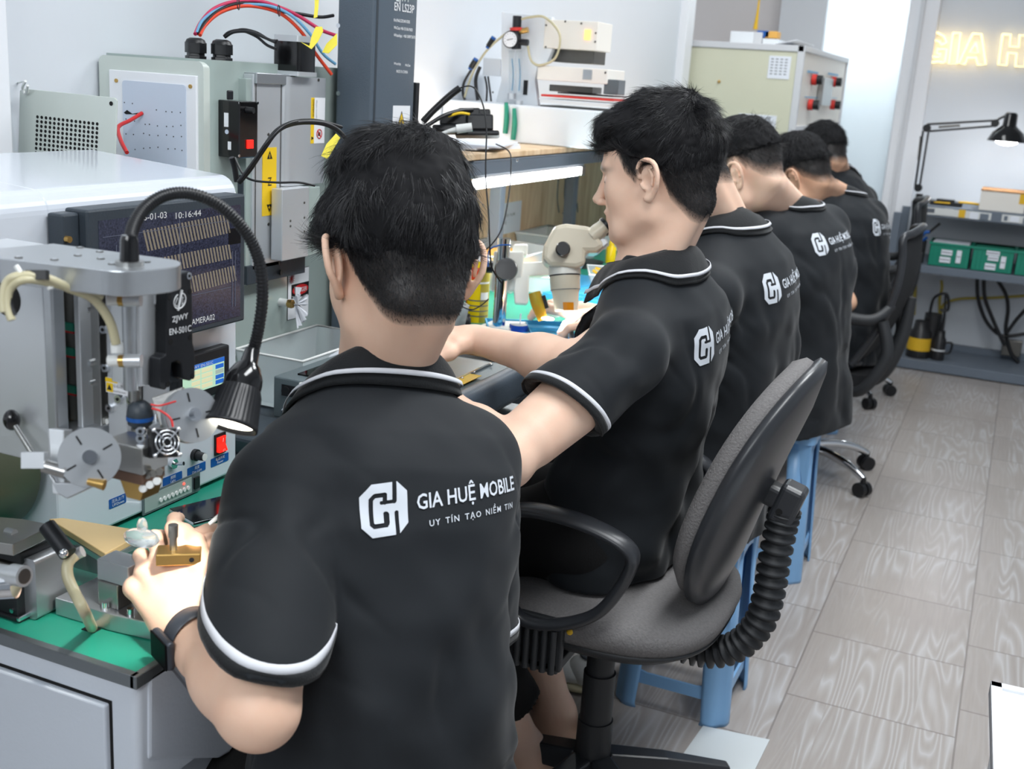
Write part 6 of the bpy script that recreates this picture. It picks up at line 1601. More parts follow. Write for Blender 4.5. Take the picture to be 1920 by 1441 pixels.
m = MB().use('tape_yellow'); m.tube([Yp(1426, -20, 6.0), Yp(1421, 20, 6.0), Yp(1416, 55, 6.0)], [0.004, 0.006, 0.012], 8); single(m, 'yellow_strip', 'thin yellow strip hanging above the cream cabinet', 'strip')

# ================================================================== steel shelf table at the far wall
YT = 6.45
X0 = Yp(1715, 390, YT)[0]; X1 = X0 + 1.5
zA = Yp(1720, 383, YT)[2]; zB = Yp(1700, 492, YT)[2]; zC = Yp(1690, 668, YT)[2]
t = thing('steel_shelf', 'grey steel shelf table with taped top edge below the neon sign', 'shelf', (X0 + 0.7, 6.65, 0))
rot = -0.015
m = MB().use('shelf_steel'); m.box(X0, X1, YT, FY - 0.01, zA - 0.055, zA); m.build('top_shelf', None, t, 0.002)
m = MB().use('tape_white'); m.box(X0, X1, YT - 0.004, YT, zA - 0.045, zA - 0.008)
rg = random.Random(3)
x = X0 + 0.02
while x < X1 - 0.05:
 w_ = rg.uniform(0.015, 0.06); m.use(rg.choice(['tape_yellow', 'tape_white', 'paper', 'shelf_steel', 'ink_grey', 'tape_white', 'shelf_steel'])); m.box(x, x + w_, YT - 0.006, YT - 0.003, zA - rg.uniform(0.035, 0.05), zA - rg.uniform(0.004, 0.015)); x += w_ + rg.uniform(0, 0.03)
m.build('taped_edge', None, t, label='edge covered with scraps of white and yellow tape')
m = MB().use('shelf_steel'); m.box(X0 - 0.12, X1, YT - 0.03, FY - 0.01, zB - 0.04, zB); m.build('middle_shelf', None, t, 0.002)
m = MB().use('shelf_steel'); m.box(X0 - 0.10, X1, YT - 0.04, YT, zC - 0.05, zC); m.box(X0 - 0.10, X1, FY - 0.06, FY - 0.02, zC - 0.03, zC + 0.02); m.box(X0 - 0.10, X1, YT, FY - 0.05, zC - 0.02, zC - 0.012); m.build('bottom_shelf', None, t, 0.002)
m = MB().use('cabinet_trim'); m.box(X0 - 0.1, X1, YT + 0.01, FY - 0.01, 0.0, zC - 0.05); m.build('plinth', None, t)
for xx in (X0 - 0.10, X1 - 0.04):
 for yy in (YT - 0.02, FY - 0.06):
  m = MB().use('shelf_steel'); m.box(xx, xx + 0.04, yy, yy + 0.04, 0, zA - 0.05); m.build('leg', None, t, 0.002)
# crates
def crate(px0, px1, py_, lab, lids, extra):
 a, b = Yp(px0, py_, YT), Yp(px1, py_, YT); z0, z1 = zB + 0.001, zB + 0.125
 t = thing('green_crate', lab, 'crate', ((a[0] + b[0]) / 2, YT + 0.1, z0), group='green crates on the middle shelf')
 x0, x1, y0, y1 = a[0], b[0], YT + 0.0, YT + 0.22
 m = MB().use('crate_green'); th = 0.004; i = 0.012
 def wall(p, q):
  m.hexa([(p[0], p[1], z0), (q[0], q[1], z0), (q[0], q[1] + (th if p[1] == q[1] else 0), z0), (p[0] , p[1] + (th if p[1] == q[1] else 0), z0)] + [(p[0], p[1], z1), (q[0], q[1], z1), (q[0], q[1] + (th if p[1] == q[1] else 0), z1), (p[0], p[1] + (th if p[1] == q[1] else 0), z1)])
 m.box(x0, x1, y0, y0 + th, z0, z1); m.box(x0, x1, y1 - th, y1, z0, z1); m.box(x0, x0 + th, y0, y1, z0, z1); m.box(x1 - th, x1, y0, y1, z0, z1); m.box(x0, x1, y0, y1, z0, z0 + th)
 m.build('crate_body', None, t, 0.001)
 m = MB().use('crate_green'); m.box(x0 - .006, x1 + .006, y0 - .006, y0 + th, z1 - .012, z1); m.box(x0 - .006, x1 + .006, y1 - th, y1 + .006, z1 - .012, z1); m.box(x0 - .006, x0 + th, y0, y1, z1 - .012, z1); m.box(x1 - th, x1 + .006, y0, y1, z1 - .012, z1)
 for k in range(1, 9): xx = x0 + (x1 - x0) * k / 9; m.box(xx - .001, xx + .001, y0 - .003, y0, z0 + .01, z1 - .012)
 m.build('rim', None, t, 0.001)
 for (u0, u1, v0, v1) in lids:
  m = MB().use('paper'); m.box(x0 + u0 * (x1 - x0), x0 + u1 * (x1 - x0), y0 - .006, y0 - .004, z0 + v0 * .125, z0 + v1 * .125); m.use('ink_grey'); m.box(x0 + (u0 + .01) * (x1 - x0), x0 + (u1 - .02) * (x1 - x0), y0 - .0065, y0 - .006, z0 + (v0 + v1) / 2 * .125 - .002, z0 + (v0 + v1) / 2 * .125 + .002); m.build('paper_label', None, t)
 if extra: m = MB().use('paper'); m.box(x0 + .01, x1 - .01, y0 + .02, y1 - .01, z1 - .01, z1 - .002); m.build('contents', None, t)
crate(1741, 1818, 480, 'green plastic crate with white papers on top, leftmost on the shelf', [(.3, .57, .5, .72), (.28, .55, .18, .42), (.68, .80, .22, .75)], True)
crate(1822, 1901, 485, 'green plastic crate with five labels in the middle of the shelf', [(.33, .65, .7, .88), (.38, .64, .48, .68), (.34, .6, .1, .36), (.7, .82, .2, .7)], False)
crate(1905, 1985, 492, 'green plastic crate cut off by the right edge of the view', [(.3, .57, .5, .72)], False)
# box on the top
a, b = Yp(1833, 400, YT + 0.02), Yp(1919, 400, YT + 0.02)
t = thing('white_case', 'worn white metal case on the taped shelf top under the desk lamp', 'case', ((a[0] + b[0]) / 2, YT + 0.1, zA + .001))
m = MB().use('cabinet_cream'); m.box(a[0], b[0], YT + 0.02, YT + 0.25, zA + 0.001, zA + 0.10); m.build('case_body', None, t, 0.003)
m = MB().use('brown_wood'); m.box(a[0] - .002, b[0] + .002, YT + 0.018, YT + 0.252, zA + 0.10, zA + 0.108); m.build('case_lid', None, t, 0.002)
m = MB().use('tape_yellow'); m.box(b[0] - .03, b[0] + .001, YT + 0.018, YT + 0.02, zA + 0.05, zA + 0.10); m.build('yellow_tag', None, t)
m = MB().use('black_plastic'); a = Yp(1745, 375, YT + .1); m.box(a[0], a[0] + .16, YT + .08, YT + .16, zA + .001, zA + .02); m.box(a[0] + .03, a[0] + .12, YT + .09, YT + .14, zA + .02, zA + .032); m.use('tape_yellow'); m.tube([(a[0] + .14, YT + .12, zA + .022), (a[0] + .2, YT + .1, zA + .025), (a[0] + .26, YT + .12, zA + .02)], .006); m.tube([(a[0] - .02, YT + .1, zA + .012), (a[0] + .1, YT + .05, zA + .018)], .004); single(m, 'tool_bundle', 'black tool with yellow cord lying on the taped shelf top', 'tool')
# pencil pot
a = Yp(1716, 470, YT + 0.0)
t = thing('tool_pot', 'black mesh pot holding blue-handled pliers left of the green crates', 'pot', (a[0], YT + .02, zB))
m = MB().use('mesh_black'); m.lathe((a[0], YT + .05, zB + .001), (0, 0, 1), [(0, .045), (.12, .05), (.12, .046), (.01, .042)], n=20); m.build('pot', None, t)
m = MB().use('label_blue'); m.tube([(a[0], YT + .05, zB + .10), (a[0] + .03, YT + .04, zB + .16), (a[0] + .055, YT + .04, zB + .17)], .009); m.tube([(a[0] + .01, YT + .06, zB + .10), (a[0] + .045, YT + .05, zB + .14)], .008); m.use('black_plastic'); m.tube([(a[0] + .05, YT + .04, zB + .165), (a[0] + .10, YT + .04, zB + .22)], .007); m.build('pliers', None, t)
# jacks
def jack(px, py, w_, h_, lab):
 b = Yp(px, py, YT + 0.12); z = zC - .01
 t = thing('pump_motor', lab, 'pump', (b[0], YT + .12, z))
 m = MB().use('jack_black'); m.lathe((b[0], YT + .12, z), (0, 0, 1), [(0, w_), (h_ * .7, w_ * .95), (h_ * .78, w_ * .7), (h_, w_ * .6), (h_, 0.001)], n=24, cap=False); m.build('pump_body', None, t)
 m = MB().use('tape_yellow'); m.lathe((b[0], YT + .12, z + h_ * .2), (0, 0, 1), [(0, w_ * 1.01), (h_ * .35, w_ * 1.0)], n=24, cap=False); o = m.build('label_band', None, t) if w_ > .05 else None
 return t, b[0], z
t, bx_, z = jack(1722, 650, 0.062, 0.20, 'large black pump motor with a worn label at the left of the bottom shelf')
m = MB().use('jack_black'); m.cyl((bx_ + .05, YT + .16, z), (bx_ + .05, YT + .16, z + .24), .045, n=20); m.build('side_cylinder', None, t)
m = MB().use('black_plastic'); m.tube([(bx_ + .03, YT + .14, z + .22), (bx_ + .04, YT + .12, z + .33), (bx_ + .10, YT + .12, z + .36), (bx_ + .12, YT + .12, z + .28), (bx_ + .08, YT + .12, z + .27)], .008); m.build('hose', None, t)
t, bx2, z = jack(1760, 650, 0.036, 0.16, 'slim black pump with a handle beside the large one')
m = MB().use('black_plastic'); m.tube([(bx2 + .03, YT + .1, z + .10), (bx2 + .065, YT + .1, z + .10), (bx2 + .06, YT + .1, z + .05), (bx2 + .03, YT + .1, z + .04)], .006); m.tube([(bx2, YT + .12, z + .15), (bx2 + .003, YT + .12, z + .25), (bx2 - .01, YT + .12, z + .36)], [.012, .007, .005]); m.use('ink_white'); m.lathe((bx2, YT + .12, z + .05), (0, 0, 1), [(0, .0372), (.008, .0372)], n=20, cap=False); m.build('handle', None, t)
# cables below
def fc(name, lab, pts, r, mt='black_plastic', y=YT + .3):
 m = MB().use(mt); m.tube([Yp(*p, y) for p in pts], r, 8); single(m, name, lab, 'cable')
fc('power_cable', 'black cable hanging in a loop under the middle shelf, leftmost', [(1832, 518), (1834, 560), (1848, 600), (1870, 625), (1890, 630), (1925, 625)], .010)
fc('power_cable', 'black cable dropping from the middle shelf to the wall socket', [(1845, 518), (1846, 555), (1858, 590), (1880, 640), (1885, 645)], .010, y=YT + .27)
fc('power_cable', 'black cable arching down in front of the wall beside the socket', [(1865, 518), (1885, 550), (1890, 580), (1886, 620), (1895, 660), (1910, 680)], .010, y=YT + .33)
fc('power_cable', 'black cable rising to the right edge of the view under the shelf', [(1887, 625), (1905, 600), (1925, 578)], .010, y=YT + .24)
fc('yellow_hose', 'thin yellow-brown hose running along the wall under the shelf', [(1765, 525), (1766, 540), (1762, 560), (1763, 590), (1770, 570), (1800, 560), (1860, 558), (1925, 554)], .008, 'can_olive', YT + .42)
fc('olive_hose', 'thin yellow hose hanging at the left leg of the steel shelf', [(1716, 500), (1716, 540), (1713, 590)], .010, 'can_olive', YT + .36)
m = MB().use('steel_dark'); a = Yp(1897, 650, YT + .36); m.box(a[0] - .05, a[0] + .05, YT + .34, YT + .38, a[2] - .05, a[2] + .04); single(m, 'junction_box', 'grey junction box at the wall under the shelf cables', 'box', bevel=.004)

# ================================================================== articulated desk lamp
base = Yp(1722, 378, YT + .08); base[2] = zA
t = thing('desk_lamp', 'black articulated desk lamp lit over the steel shelf', 'lamp', base)
def A(px, py): return Yp(px, py, YT + .08)
m = MB().use('black_plastic'); m.cyl(base, (base[0], base[1], zA + .05), .018, n=18); m.box(base[0] - .03, base[0] + .03, base[1] - .03, base[1] + .03, zA, zA + .012); m.build('clamp', None, t, .002)
for (p, q) in (((1716, 350), (1731, 245)), ((1724, 352), (1741, 247)), ((1738, 233), (1862, 226)), ((1742, 246), (1866, 236))):
 m = MB().use('black_plastic'); m.tube([A(*p), A(*q)], .0055, 8, spline=False); m.build('arm', None, t)
for p in ((1738, 240), (1722, 352), (1866, 231)):
 m = MB().use('black_plastic'); q = A(*p); m.cyl(q - (0, .02, 0), q + (0, .02, 0), .02, n=18); m.build('joint', None, t)
for (p, q) in (((1722, 300), (1727, 255)), ((1760, 238), (1800, 235))):
 m = MB().use('steel_dark'); m.tube([A(*p), A(*q)], .006, 8, spline=False); m.build('spring', None, t)
h0 = A(1897, 211); hz_ = A(1888, 262)
m = MB().use('black_gloss'); m.lathe(h0, (hz_ - h0) , [(0, .022), (.01, .032), (.065, .034), (.075, .045), (.10, .075), (.14, .095), (.145, .096)], n=36, cap=False); m.build('lamp_shade', None, t, label='black glossy lamp shade')
d_ = (hz_ - h0) / np.linalg.norm(hz_ - h0)
m = MB().use('bulb_glow'); m.ball(h0 + d_ * .135, (.06, .06, .03), 20, 10); m.build('bulb', None, t)
m = MB().use('black_plastic'); m.tube([A(1866, 228), A(1875, 222), A(1890, 215)], .006); m.build('lamp_neck', None, t)
l = bpy.data.lights.new('desk_lamp_light', 'POINT'); l.energy = 1.8; l.shadow_soft_size = .05; l.color = (.96, .98, 1)
lo = bpy.data.objects.new('desk_lamp_light', l); lo.location = h0 + d_ * .20; COL.objects.link(lo)

# ================================================================== white board corner at the lower right
c1_, c2_, c3_ = Zp(1858, 1275, 0.45), Zp(1925, 1290, 0.45), Zp(1838, 1460, 0.45)
t = thing('white_side_table', 'corner of a white-topped side table at the lower right edge of the view', 'table', ((c1_[0]) + .2, c1_[1] - .3, 0))
ex = (c2_ - c1_) / np.linalg.norm(c2_ - c1_); ey = np.cross((0, 0, 1), ex) * -1
if ey @ (c3_ - c1_) < 0: ey = -ey
def qd(z, a0, a1, b0, b1): return [tuple(c1_[:2] + ex[:2] * a + ey[:2] * b) + (z,) for a, b in ((a0, b0), (a1, b0), (a1, b1), (a0, b1))]
m = MB().use('white_panel'); m.hexa(qd(.425, 0, .6, 0, .7) + qd(.445, 0, .6, 0, .7)); m.build('table_top', None, t, .003)
m = MB().use('door_frame_white')
for a0, a1, b0, b1 in ((0, .6, 0, .018), (0, .018, 0, .7), (.582, .6, 0, .7), (0, .6, .682, .7)): m.hexa(qd(.424, a0, a1, b0, b1) + qd(.450, a0, a1, b0, b1))
m.build('edge_frame', None, t, .001)
for a, b in ((.03, .03), (.57, .03), (.03, .67), (.57, .67)):
 p = c1_[:2] + ex[:2] * a + ey[:2] * b; m = MB().use('alu_light'); m.box(p[0] - .012, p[0] + .012, p[1] - .012, p[1] + .012, 0, .424); m.build('leg', None, t)

# ================================================================== things around the press fixture on the green table
def tz(px, py, z=TZ): return Zp(px, py, z)
# base plate with stage
t = thing('alignment_stage', 'machined steel alignment stage on the green table beside the worker hand', 'fixture', tz(230, 1130))
zt_ = TZ + .022
P = [Zp(*p, zt_) for p in ((103, 1120), (240, 1052), (300, 1075), (420, 1150), (330, 1178), (205, 1150))]
m = MB().use('alu'); n = len(P); m.prism([tuple(p[:2]) for p in P][::-1], 2, TZ + .001, zt_); m.build('base_plate', None, t, .001)
def rod(p, z0, z1, r, mt, name, par=None, nn=18): m = MB().use(mt); m.cyl((p[0], p[1], z0), (p[0], p[1], z1), r, n=nn); return m.build(name, None, par or t, .0006)
c = Zp(215, 1130, zt_); m = MB().use('steel'); m.box(c[0] - .013, c[0] + .016, c[1] - .012, c[1] + .012, zt_, zt_ + .030); m.build('pillar_block', None, t, .001)
m = MB().use('alu'); m.box(c[0] - .015, c[0] + .03, c[1] - .01, c[1] + .02, zt_ + .030, zt_ + .055); m.build('upper_block', None, t, .001)
for px, py in ((198, 1140), (245, 1152), (218, 1100)):
 c = Zp(px, py, zt_); rod(c, zt_, zt_ + .008, .004, 'chrome', 'socket_screw')
for px, py in ((110, 1133), (128, 1138)):
 c = Zp(px, py, TZ + .01); m = MB().use('hole_black'); m.ball(c + (0, -.001, 0), .0025, 8, 6); m.build('side_hole', None, t)
# tan plate on top
zp = TZ + .062
P = [Zp(*p, zp) for p in ((92, 975), (262, 995), (262, 1005), (197, 1035), (150, 1030))]
P = [Zp(*p, zp) for p in ((92, 972), (118, 970), (255, 992), (262, 1002), (197, 1037))]
m = MB().use('tan_plate'); m.prism([tuple(p[:2]) for p in P][::-1], 2, zp - .008, zp); m.use('alu'); m.prism([tuple(p[:2]) for p in P][::-1], 2, zp - .016, zp - .0081); m.build('tan_top_plate', None, t, .001, label='tan coated plate')
c = (Zp(197, 1037, zp) + Zp(92, 972, zp) + Zp(262, 1002, zp)) / 3
m = MB().use('alu'); m.box(c[0] - .03, c[0] + .03, c[1] - .02, c[1] + .03, zt_, zp - .016); m.build('riser', None, t, .001)
m = MB().use('hole_black'); c = Zp(175, 1180, TZ + .0005); m.box(c[0] - .012, c[0] + .006, c[1] - .006, c[1] + .006, TZ, TZ + .0008); m.build('slot', None, t)
# hose
m = MB().use('alu_light'); a, b = un(140, 1040, 1.20), un(155, 1033, 1.20); m.cyl(a, b, .006, n=16)
h = m.build('hose_end', None, t)
m = MB().use('bone_tube'); e = Zp(173, 1178, TZ); de = proj(e)[2]
m.tube([un(142, 1040, 1.20), un(128, 1055, 1.19), (un(127, 1080, 1.185)), un(140, 1110, 1.18), un(158, 1145, 1.17), e], .0058, 12); m.build('cream_hose', None, t, label='cream rubber hose going down into the table')
# left micrometer stage
t = thing('micrometer_stage', 'black and steel micrometer stage at the left edge of the green table', 'fixture', tz(40, 1150))
d0 = 1.22
def O(px, py, hx_, hy_, hz_, mt, name, d=d0, bev=.001, lab=None):
 c = un(px, py, d); m = MB().use(mt); m.box(c[0] - hx_, c[0] + hx_, c[1] - hy_, c[1] + hy_, c[2] - hz_, c[2] + hz_); return m.build(name, None, t, bev, label=lab)
zb_ = TZ + .004
b0 = Zp(40, 1150, TZ)
m = MB().use('black_anod'); m.box(b0[0] - .05, b0[0] + .018, b0[1] - .02, b0[1] + .05, TZ + .001, TZ + .006); m.use('chrome'); m.box(b0[0] + .016, b0[0] + .02, b0[1] - .022, b0[1] + .05, TZ + .004, TZ + .009); m.build('stage_rail', None, t, .001)
m = MB().use('black_anod'); m.box(b0[0] - .045, b0[0] + .012, b0[1] - .016, b0[1] + .045, TZ + .006, TZ + .05); blk2 = m.build('stage_block', None, t, .001)
for i, (dx, dz) in enumerate(((-.028, .012), (.004, .012), (-.028, .036), (.004, .036))):
 m = MB().use('chrome'); c = np.array([b0[0] + dx, b0[1] - .0165, TZ + dz]); m.cyl(c, c - (0, .001, 0), .003, n=12); m.build('screw', None, blk2)
m = MB().use('alu'); m.rbox(b0[0] + .012, b0[0] + .030, b0[1] - .005, b0[1] + .045, TZ + .001, TZ + .075, .006, 'y'); m.build('bracket', None, t, .001)
m = MB().use('steel_dark'); m.box(b0[0] - .045, b0[0] + .012, b0[1] - .012, b0[1] + .045, TZ + .052, TZ + .066); m.use('black_anod'); m.box(b0[0] - .045, b0[0] + .014, b0[1] - .010, b0[1] + .045, TZ + .068, TZ + .082); m.build('slide', None, t, .001)
zq = TZ + .105
P = [Zp(*p, zq) for p in ((-40, 1010), (24, 1020), (100, 983), (42, 972), (-40, 965))]
m = MB().use('steel'); m.prism([tuple(p[:2]) for p in P], 2, zq - .014, zq); m.build('top_plate', None, t, .001); m = MB().use('alu'); c = Zp(20, 998, zq); m.tube([c - (.006, 0, 0), c + (.006, 0, 0)], [.005, .005], 12, spline=False); m.build('slot_screw', None, t)
m = MB().use('alu_light'); a, b = un(-30, 1068, 1.13), un(40, 1079, 1.11); ax_ = (b - a) / np.linalg.norm(b - a); m.cyl(a, b - ax_ * .012, .0085, n=24); m.cyl(b - ax_ * .012, b + ax_ * .004, .0105, n=24); m.use('steel_dark'); m.cyl(b + ax_ * .004, b + ax_ * .0045, .0075, n=20); m.build('micrometer_handle', None, t, .0006, label='satin micrometer handle')
m = MB().use('chrome'); a, b = un(-30, 1100, 1.12), un(30, 1096, 1.12); m.cyl(a, b, .013, n=24); m.build('knob', None, t, .001)
m = MB().use('black_anod'); a, b = un(88, 985, 1.19), un(128, 1038, 1.18); m.tube([a, b], .009, 12, spline=False); m.use('chrome'); m.ball(un(119, 1037, 1.17), .005, 10, 6); m.build('link_arm', None, t, label='black link arm with a chrome bolt')
# phone on the mat
t = thing('phone', 'dark smartphone with a metal rim lying on the green table at the worker arm', 'phone', tz(415, 955))
c = tz(420, 957) ; X = np.array([.35, .94, 0]); Y = np.array([-.94, .35, 0]); Z = np.array([0, 0, 1.])
m = MB().use('chrome'); m.obox(c + (0, 0, .005), X, Y, Z, .070, .034, .0036); m.build('rim', None, t, .003)
m = MB().use('black_gloss'); m.obox(c + (0, 0, .0088), X, Y, Z, .068, .032, .0004); m.build('screen', None, t); m = MB().use('crimson'); m.obox(c + (0, 0, .0094), X, Y, Z, .008, .006, .0002); m.build('reflection_patch', None, t) if False else None
# ================================================================== people: signed-distance modelling
def vnoise(P, scale, seed=0):
 """smooth value noise at points P (...,3), roughly -1..1"""
 g = np.random.default_rng(seed).uniform(-1, 1, (32, 32, 32)).astype(np.float32)
 Q = P * scale; i = np.floor(Q).astype(int); f = Q - i; f = f * f * (3 - 2 * f); i &= 31; j = (i + 1) & 31
 r = 0
 for a in (0, 1):
  for b in (0, 1):
   for c in (0, 1):
    w_ = (f[..., 0] if a else 1 - f[..., 0]) * (f[..., 1] if b else 1 - f[..., 1]) * (f[..., 2] if c else 1 - f[..., 2])
    r = r + w_ * g[(j if a else i)[..., 0], (j if b else i)[..., 1], (j if c else i)[..., 2]]
 return r


class Sdf:
 FAR = 0.06

 def __init__(s, lo, hi, h):
  s.lo = np.array(lo, float); s.h = h
  s.n = np.ceil((np.array(hi, float) - s.lo) / h).astype(int) + 1
  s.g = np.full(s.n, s.FAR, np.float32)

 def _op(s, lo, hi, fn, op='u', k=0.0):
  a = np.clip(np.floor((np.asarray(lo) - s.lo) / s.h).astype(int), 0, s.n)
  b = np.clip(np.ceil((np.asarray(hi) - s.lo) / s.h).astype(int) + 1, 0, s.n)
  if np.any(b <= a): return s
  ax = [s.lo[i] + s.h * np.arange(a[i], b[i]) for i in range(3)]
  P = np.stack(np.meshgrid(*ax, indexing='ij'), -1)
  d = fn(P).astype(np.float32)
  sl = tuple(slice(a[i], b[i]) for i in range(3)); g = s.g[sl]
  if op == 'u':
   if k > 0:
    h = np.clip(0.5 + 0.5 * (g - d) / k, 0, 1); r = g * (1 - h) + d * h - k * h * (1 - h)
   else: r = np.minimum(g, d)
  elif op == 's':
   d = -d
   if k > 0:
    h = np.clip(0.5 - 0.5 * (g - d) / k, 0, 1); r = g * (1 - h) + d * h + k * h * (1 - h)
   else: r = np.maximum(g, d)
  elif op == 'i':
   r = np.maximum(g, d)
  else: r = g + d
  s.g[sl] = r
  return s

 def cone(s, a, b, ra, rb=None, k=0.0, op='u', ax=None, sc=1.0):
  """tapered capsule; ax/sc widen it along one direction"""
  a, b = np.asarray(a, float), np.asarray(b, float); rb = ra if rb is None else rb
  m = max(ra, rb) * max(1, sc) + k + 0.012
  def fn(P):
   Q, A, B = P, a, b
   if ax is not None:
    x = np.asarray(ax, float) / np.linalg.norm(ax)
    w_ = (1 / sc - 1)
    Q = P + x * ((P - a) @ x)[..., None] * w_
    B = b + x * ((b - a) @ x) * w_
   ab = B - A; t = np.clip(((Q - A) @ ab) / (ab @ ab + 1e-12), 0, 1)
   return np.linalg.norm(Q - A - t[..., None] * ab, axis=-1) - (ra + (rb - ra) * t)
  return s._op(np.minimum(a, b) - m, np.maximum(a, b) + m, fn, op, k)

 def ell(s, c, r, R=None, k=0.0, op='u', noise=None):
  c, r = np.asarray(c, float), np.asarray(r, float); m = r.max() + k + 0.012
  def fn(P):
   Q = P - c
   if R is not None: Q = Q @ R
   k0 = np.linalg.norm(Q / r, axis=-1); k1 = np.linalg.norm(Q / (r * r), axis=-1) + 1e-9
   d = k0 * (k0 - 1) / k1
   if noise is not None: d = d + noise(Q)
   return d
  return s._op(c - m, c + m, fn, op, k)

 def half(s, p, n, op='i'):
  """keep the side the normal points away from"""
  p, n = np.asarray(p, float), np.asarray(n, float); n = n / np.linalg.norm(n)
  return s._op(s.lo - 1, s.lo + s.n * s.h + 1, lambda P: (P - p) @ n, op, 0)

 def mesh(s):
  g = s.g; h = s.h
  ins = g < 0
  nx, ny, nz = g.shape
  c = [(i, j, k) for i in (0, 1) for j in (0, 1) for k in (0, 1)]
  S_ = sum(ins[i:nx - 1 + i, j:ny - 1 + j, k:nz - 1 + k].astype(np.int8) for i, j, k in c)
  cell = (S_ > 0) & (S_ < 8)
  idx = np.full(cell.shape, -1, np.int64); ci = np.argwhere(cell); idx[cell] = np.arange(len(ci))
  acc = np.zeros((len(ci), 3)); cnt = np.zeros(len(ci))
  for a in c:
   for ax in range(3):
    if a[ax]: continue
    b = list(a); b[ax] = 1
    va = g[ci[:, 0] + a[0], ci[:, 1] + a[1], ci[:, 2] + a[2]]; vb = g[ci[:, 0] + b[0], ci[:, 1] + b[1], ci[:, 2] + b[2]]
    m = (va < 0) != (vb < 0)
    t = np.where(m, va / np.where(m, va - vb, 1), 0)
    p = np.tile(np.array(a, float), (len(ci), 1)); p[:, ax] += t
    acc[m] += p[m]; cnt[m] += 1
  V = s.lo + h * (ci + acc / cnt[:, None])
  F = []
  for ax in range(3):
   o1, o2 = (ax + 1) % 3, (ax + 2) % 3
   sl0 = [slice(None)] * 3; sl1 = [slice(None)] * 3
   sl0[ax] = slice(0, -1); sl1[ax] = slice(1, None)
   A, B = ins[tuple(sl0)], ins[tuple(sl1)]
   E_ = np.argwhere(A != B)
   ok = (E_[:, o1] > 0) & (E_[:, o2] > 0) & (E_[:, o1] < g.shape[o1] - 1) & (E_[:, o2] < g.shape[o2] - 1)
   E_ = E_[ok]
   def at_(d1, d2):
    q = E_.copy(); q[:, o1] += d1; q[:, o2] += d2
    return idx[q[:, 0], q[:, 1], q[:, 2]]
   q = np.stack([at_(-1, -1), at_(0, -1), at_(0, 0), at_(-1, 0)], 1)
   fl = ~A[E_[:, 0], E_[:, 1], E_[:, 2]]
   q[fl] = q[fl][:, ::-1]
   F.append(q)
  return V, np.concatenate(F)


def np_mesh(name, V, F, mname, parent=None, smooth=True, mats=None):
 me = bpy.data.meshes.new(name)
 off = np.array(LOC.get(parent.name, (0, 0, 0))) if parent is not None else np.zeros(3)
 V = np.asarray(V, float) - off
 me.vertices.add(len(V)); me.vertices.foreach_set('co', V.ravel())
 k = F.shape[1]
 me.loops.add(F.size); me.loops.foreach_set('vertex_index', F.ravel().astype(np.int32))
 me.polygons.add(len(F)); me.polygons.foreach_set('loop_start', np.arange(0, F.size, k, dtype=np.int32))
 me.update(calc_edges=True)
 me.polygons.foreach_set('use_smooth', np.full(len(F), smooth))
 for q in (mats or [mname]): me.materials.append(MATS[q])
 me.validate()
 o = bpy.data.objects.new(name, me); COL.objects.link(o)
 if parent is not None: o.parent = parent
 LOC[o.name] = tuple(off)
 return o


def relax(V, F, it=2, lam=0.5):
 n = len(V); E_ = np.concatenate([F[:, [0, 1]], F[:, [1, 2]], F[:, [2, 3]], F[:, [3, 0]]])
 a = np.concatenate([E_[:, 0], E_[:, 1]]); b = np.concatenate([E_[:, 1], E_[:, 0]])
 cnt = np.bincount(a, minlength=n)[:, None]
 for _ in range(it):
  acc = np.stack([np.bincount(a, weights=V[b, i], minlength=n) for i in range(3)], 1)
  V = V + lam * (acc / np.maximum(cnt, 1) - V)
 return V


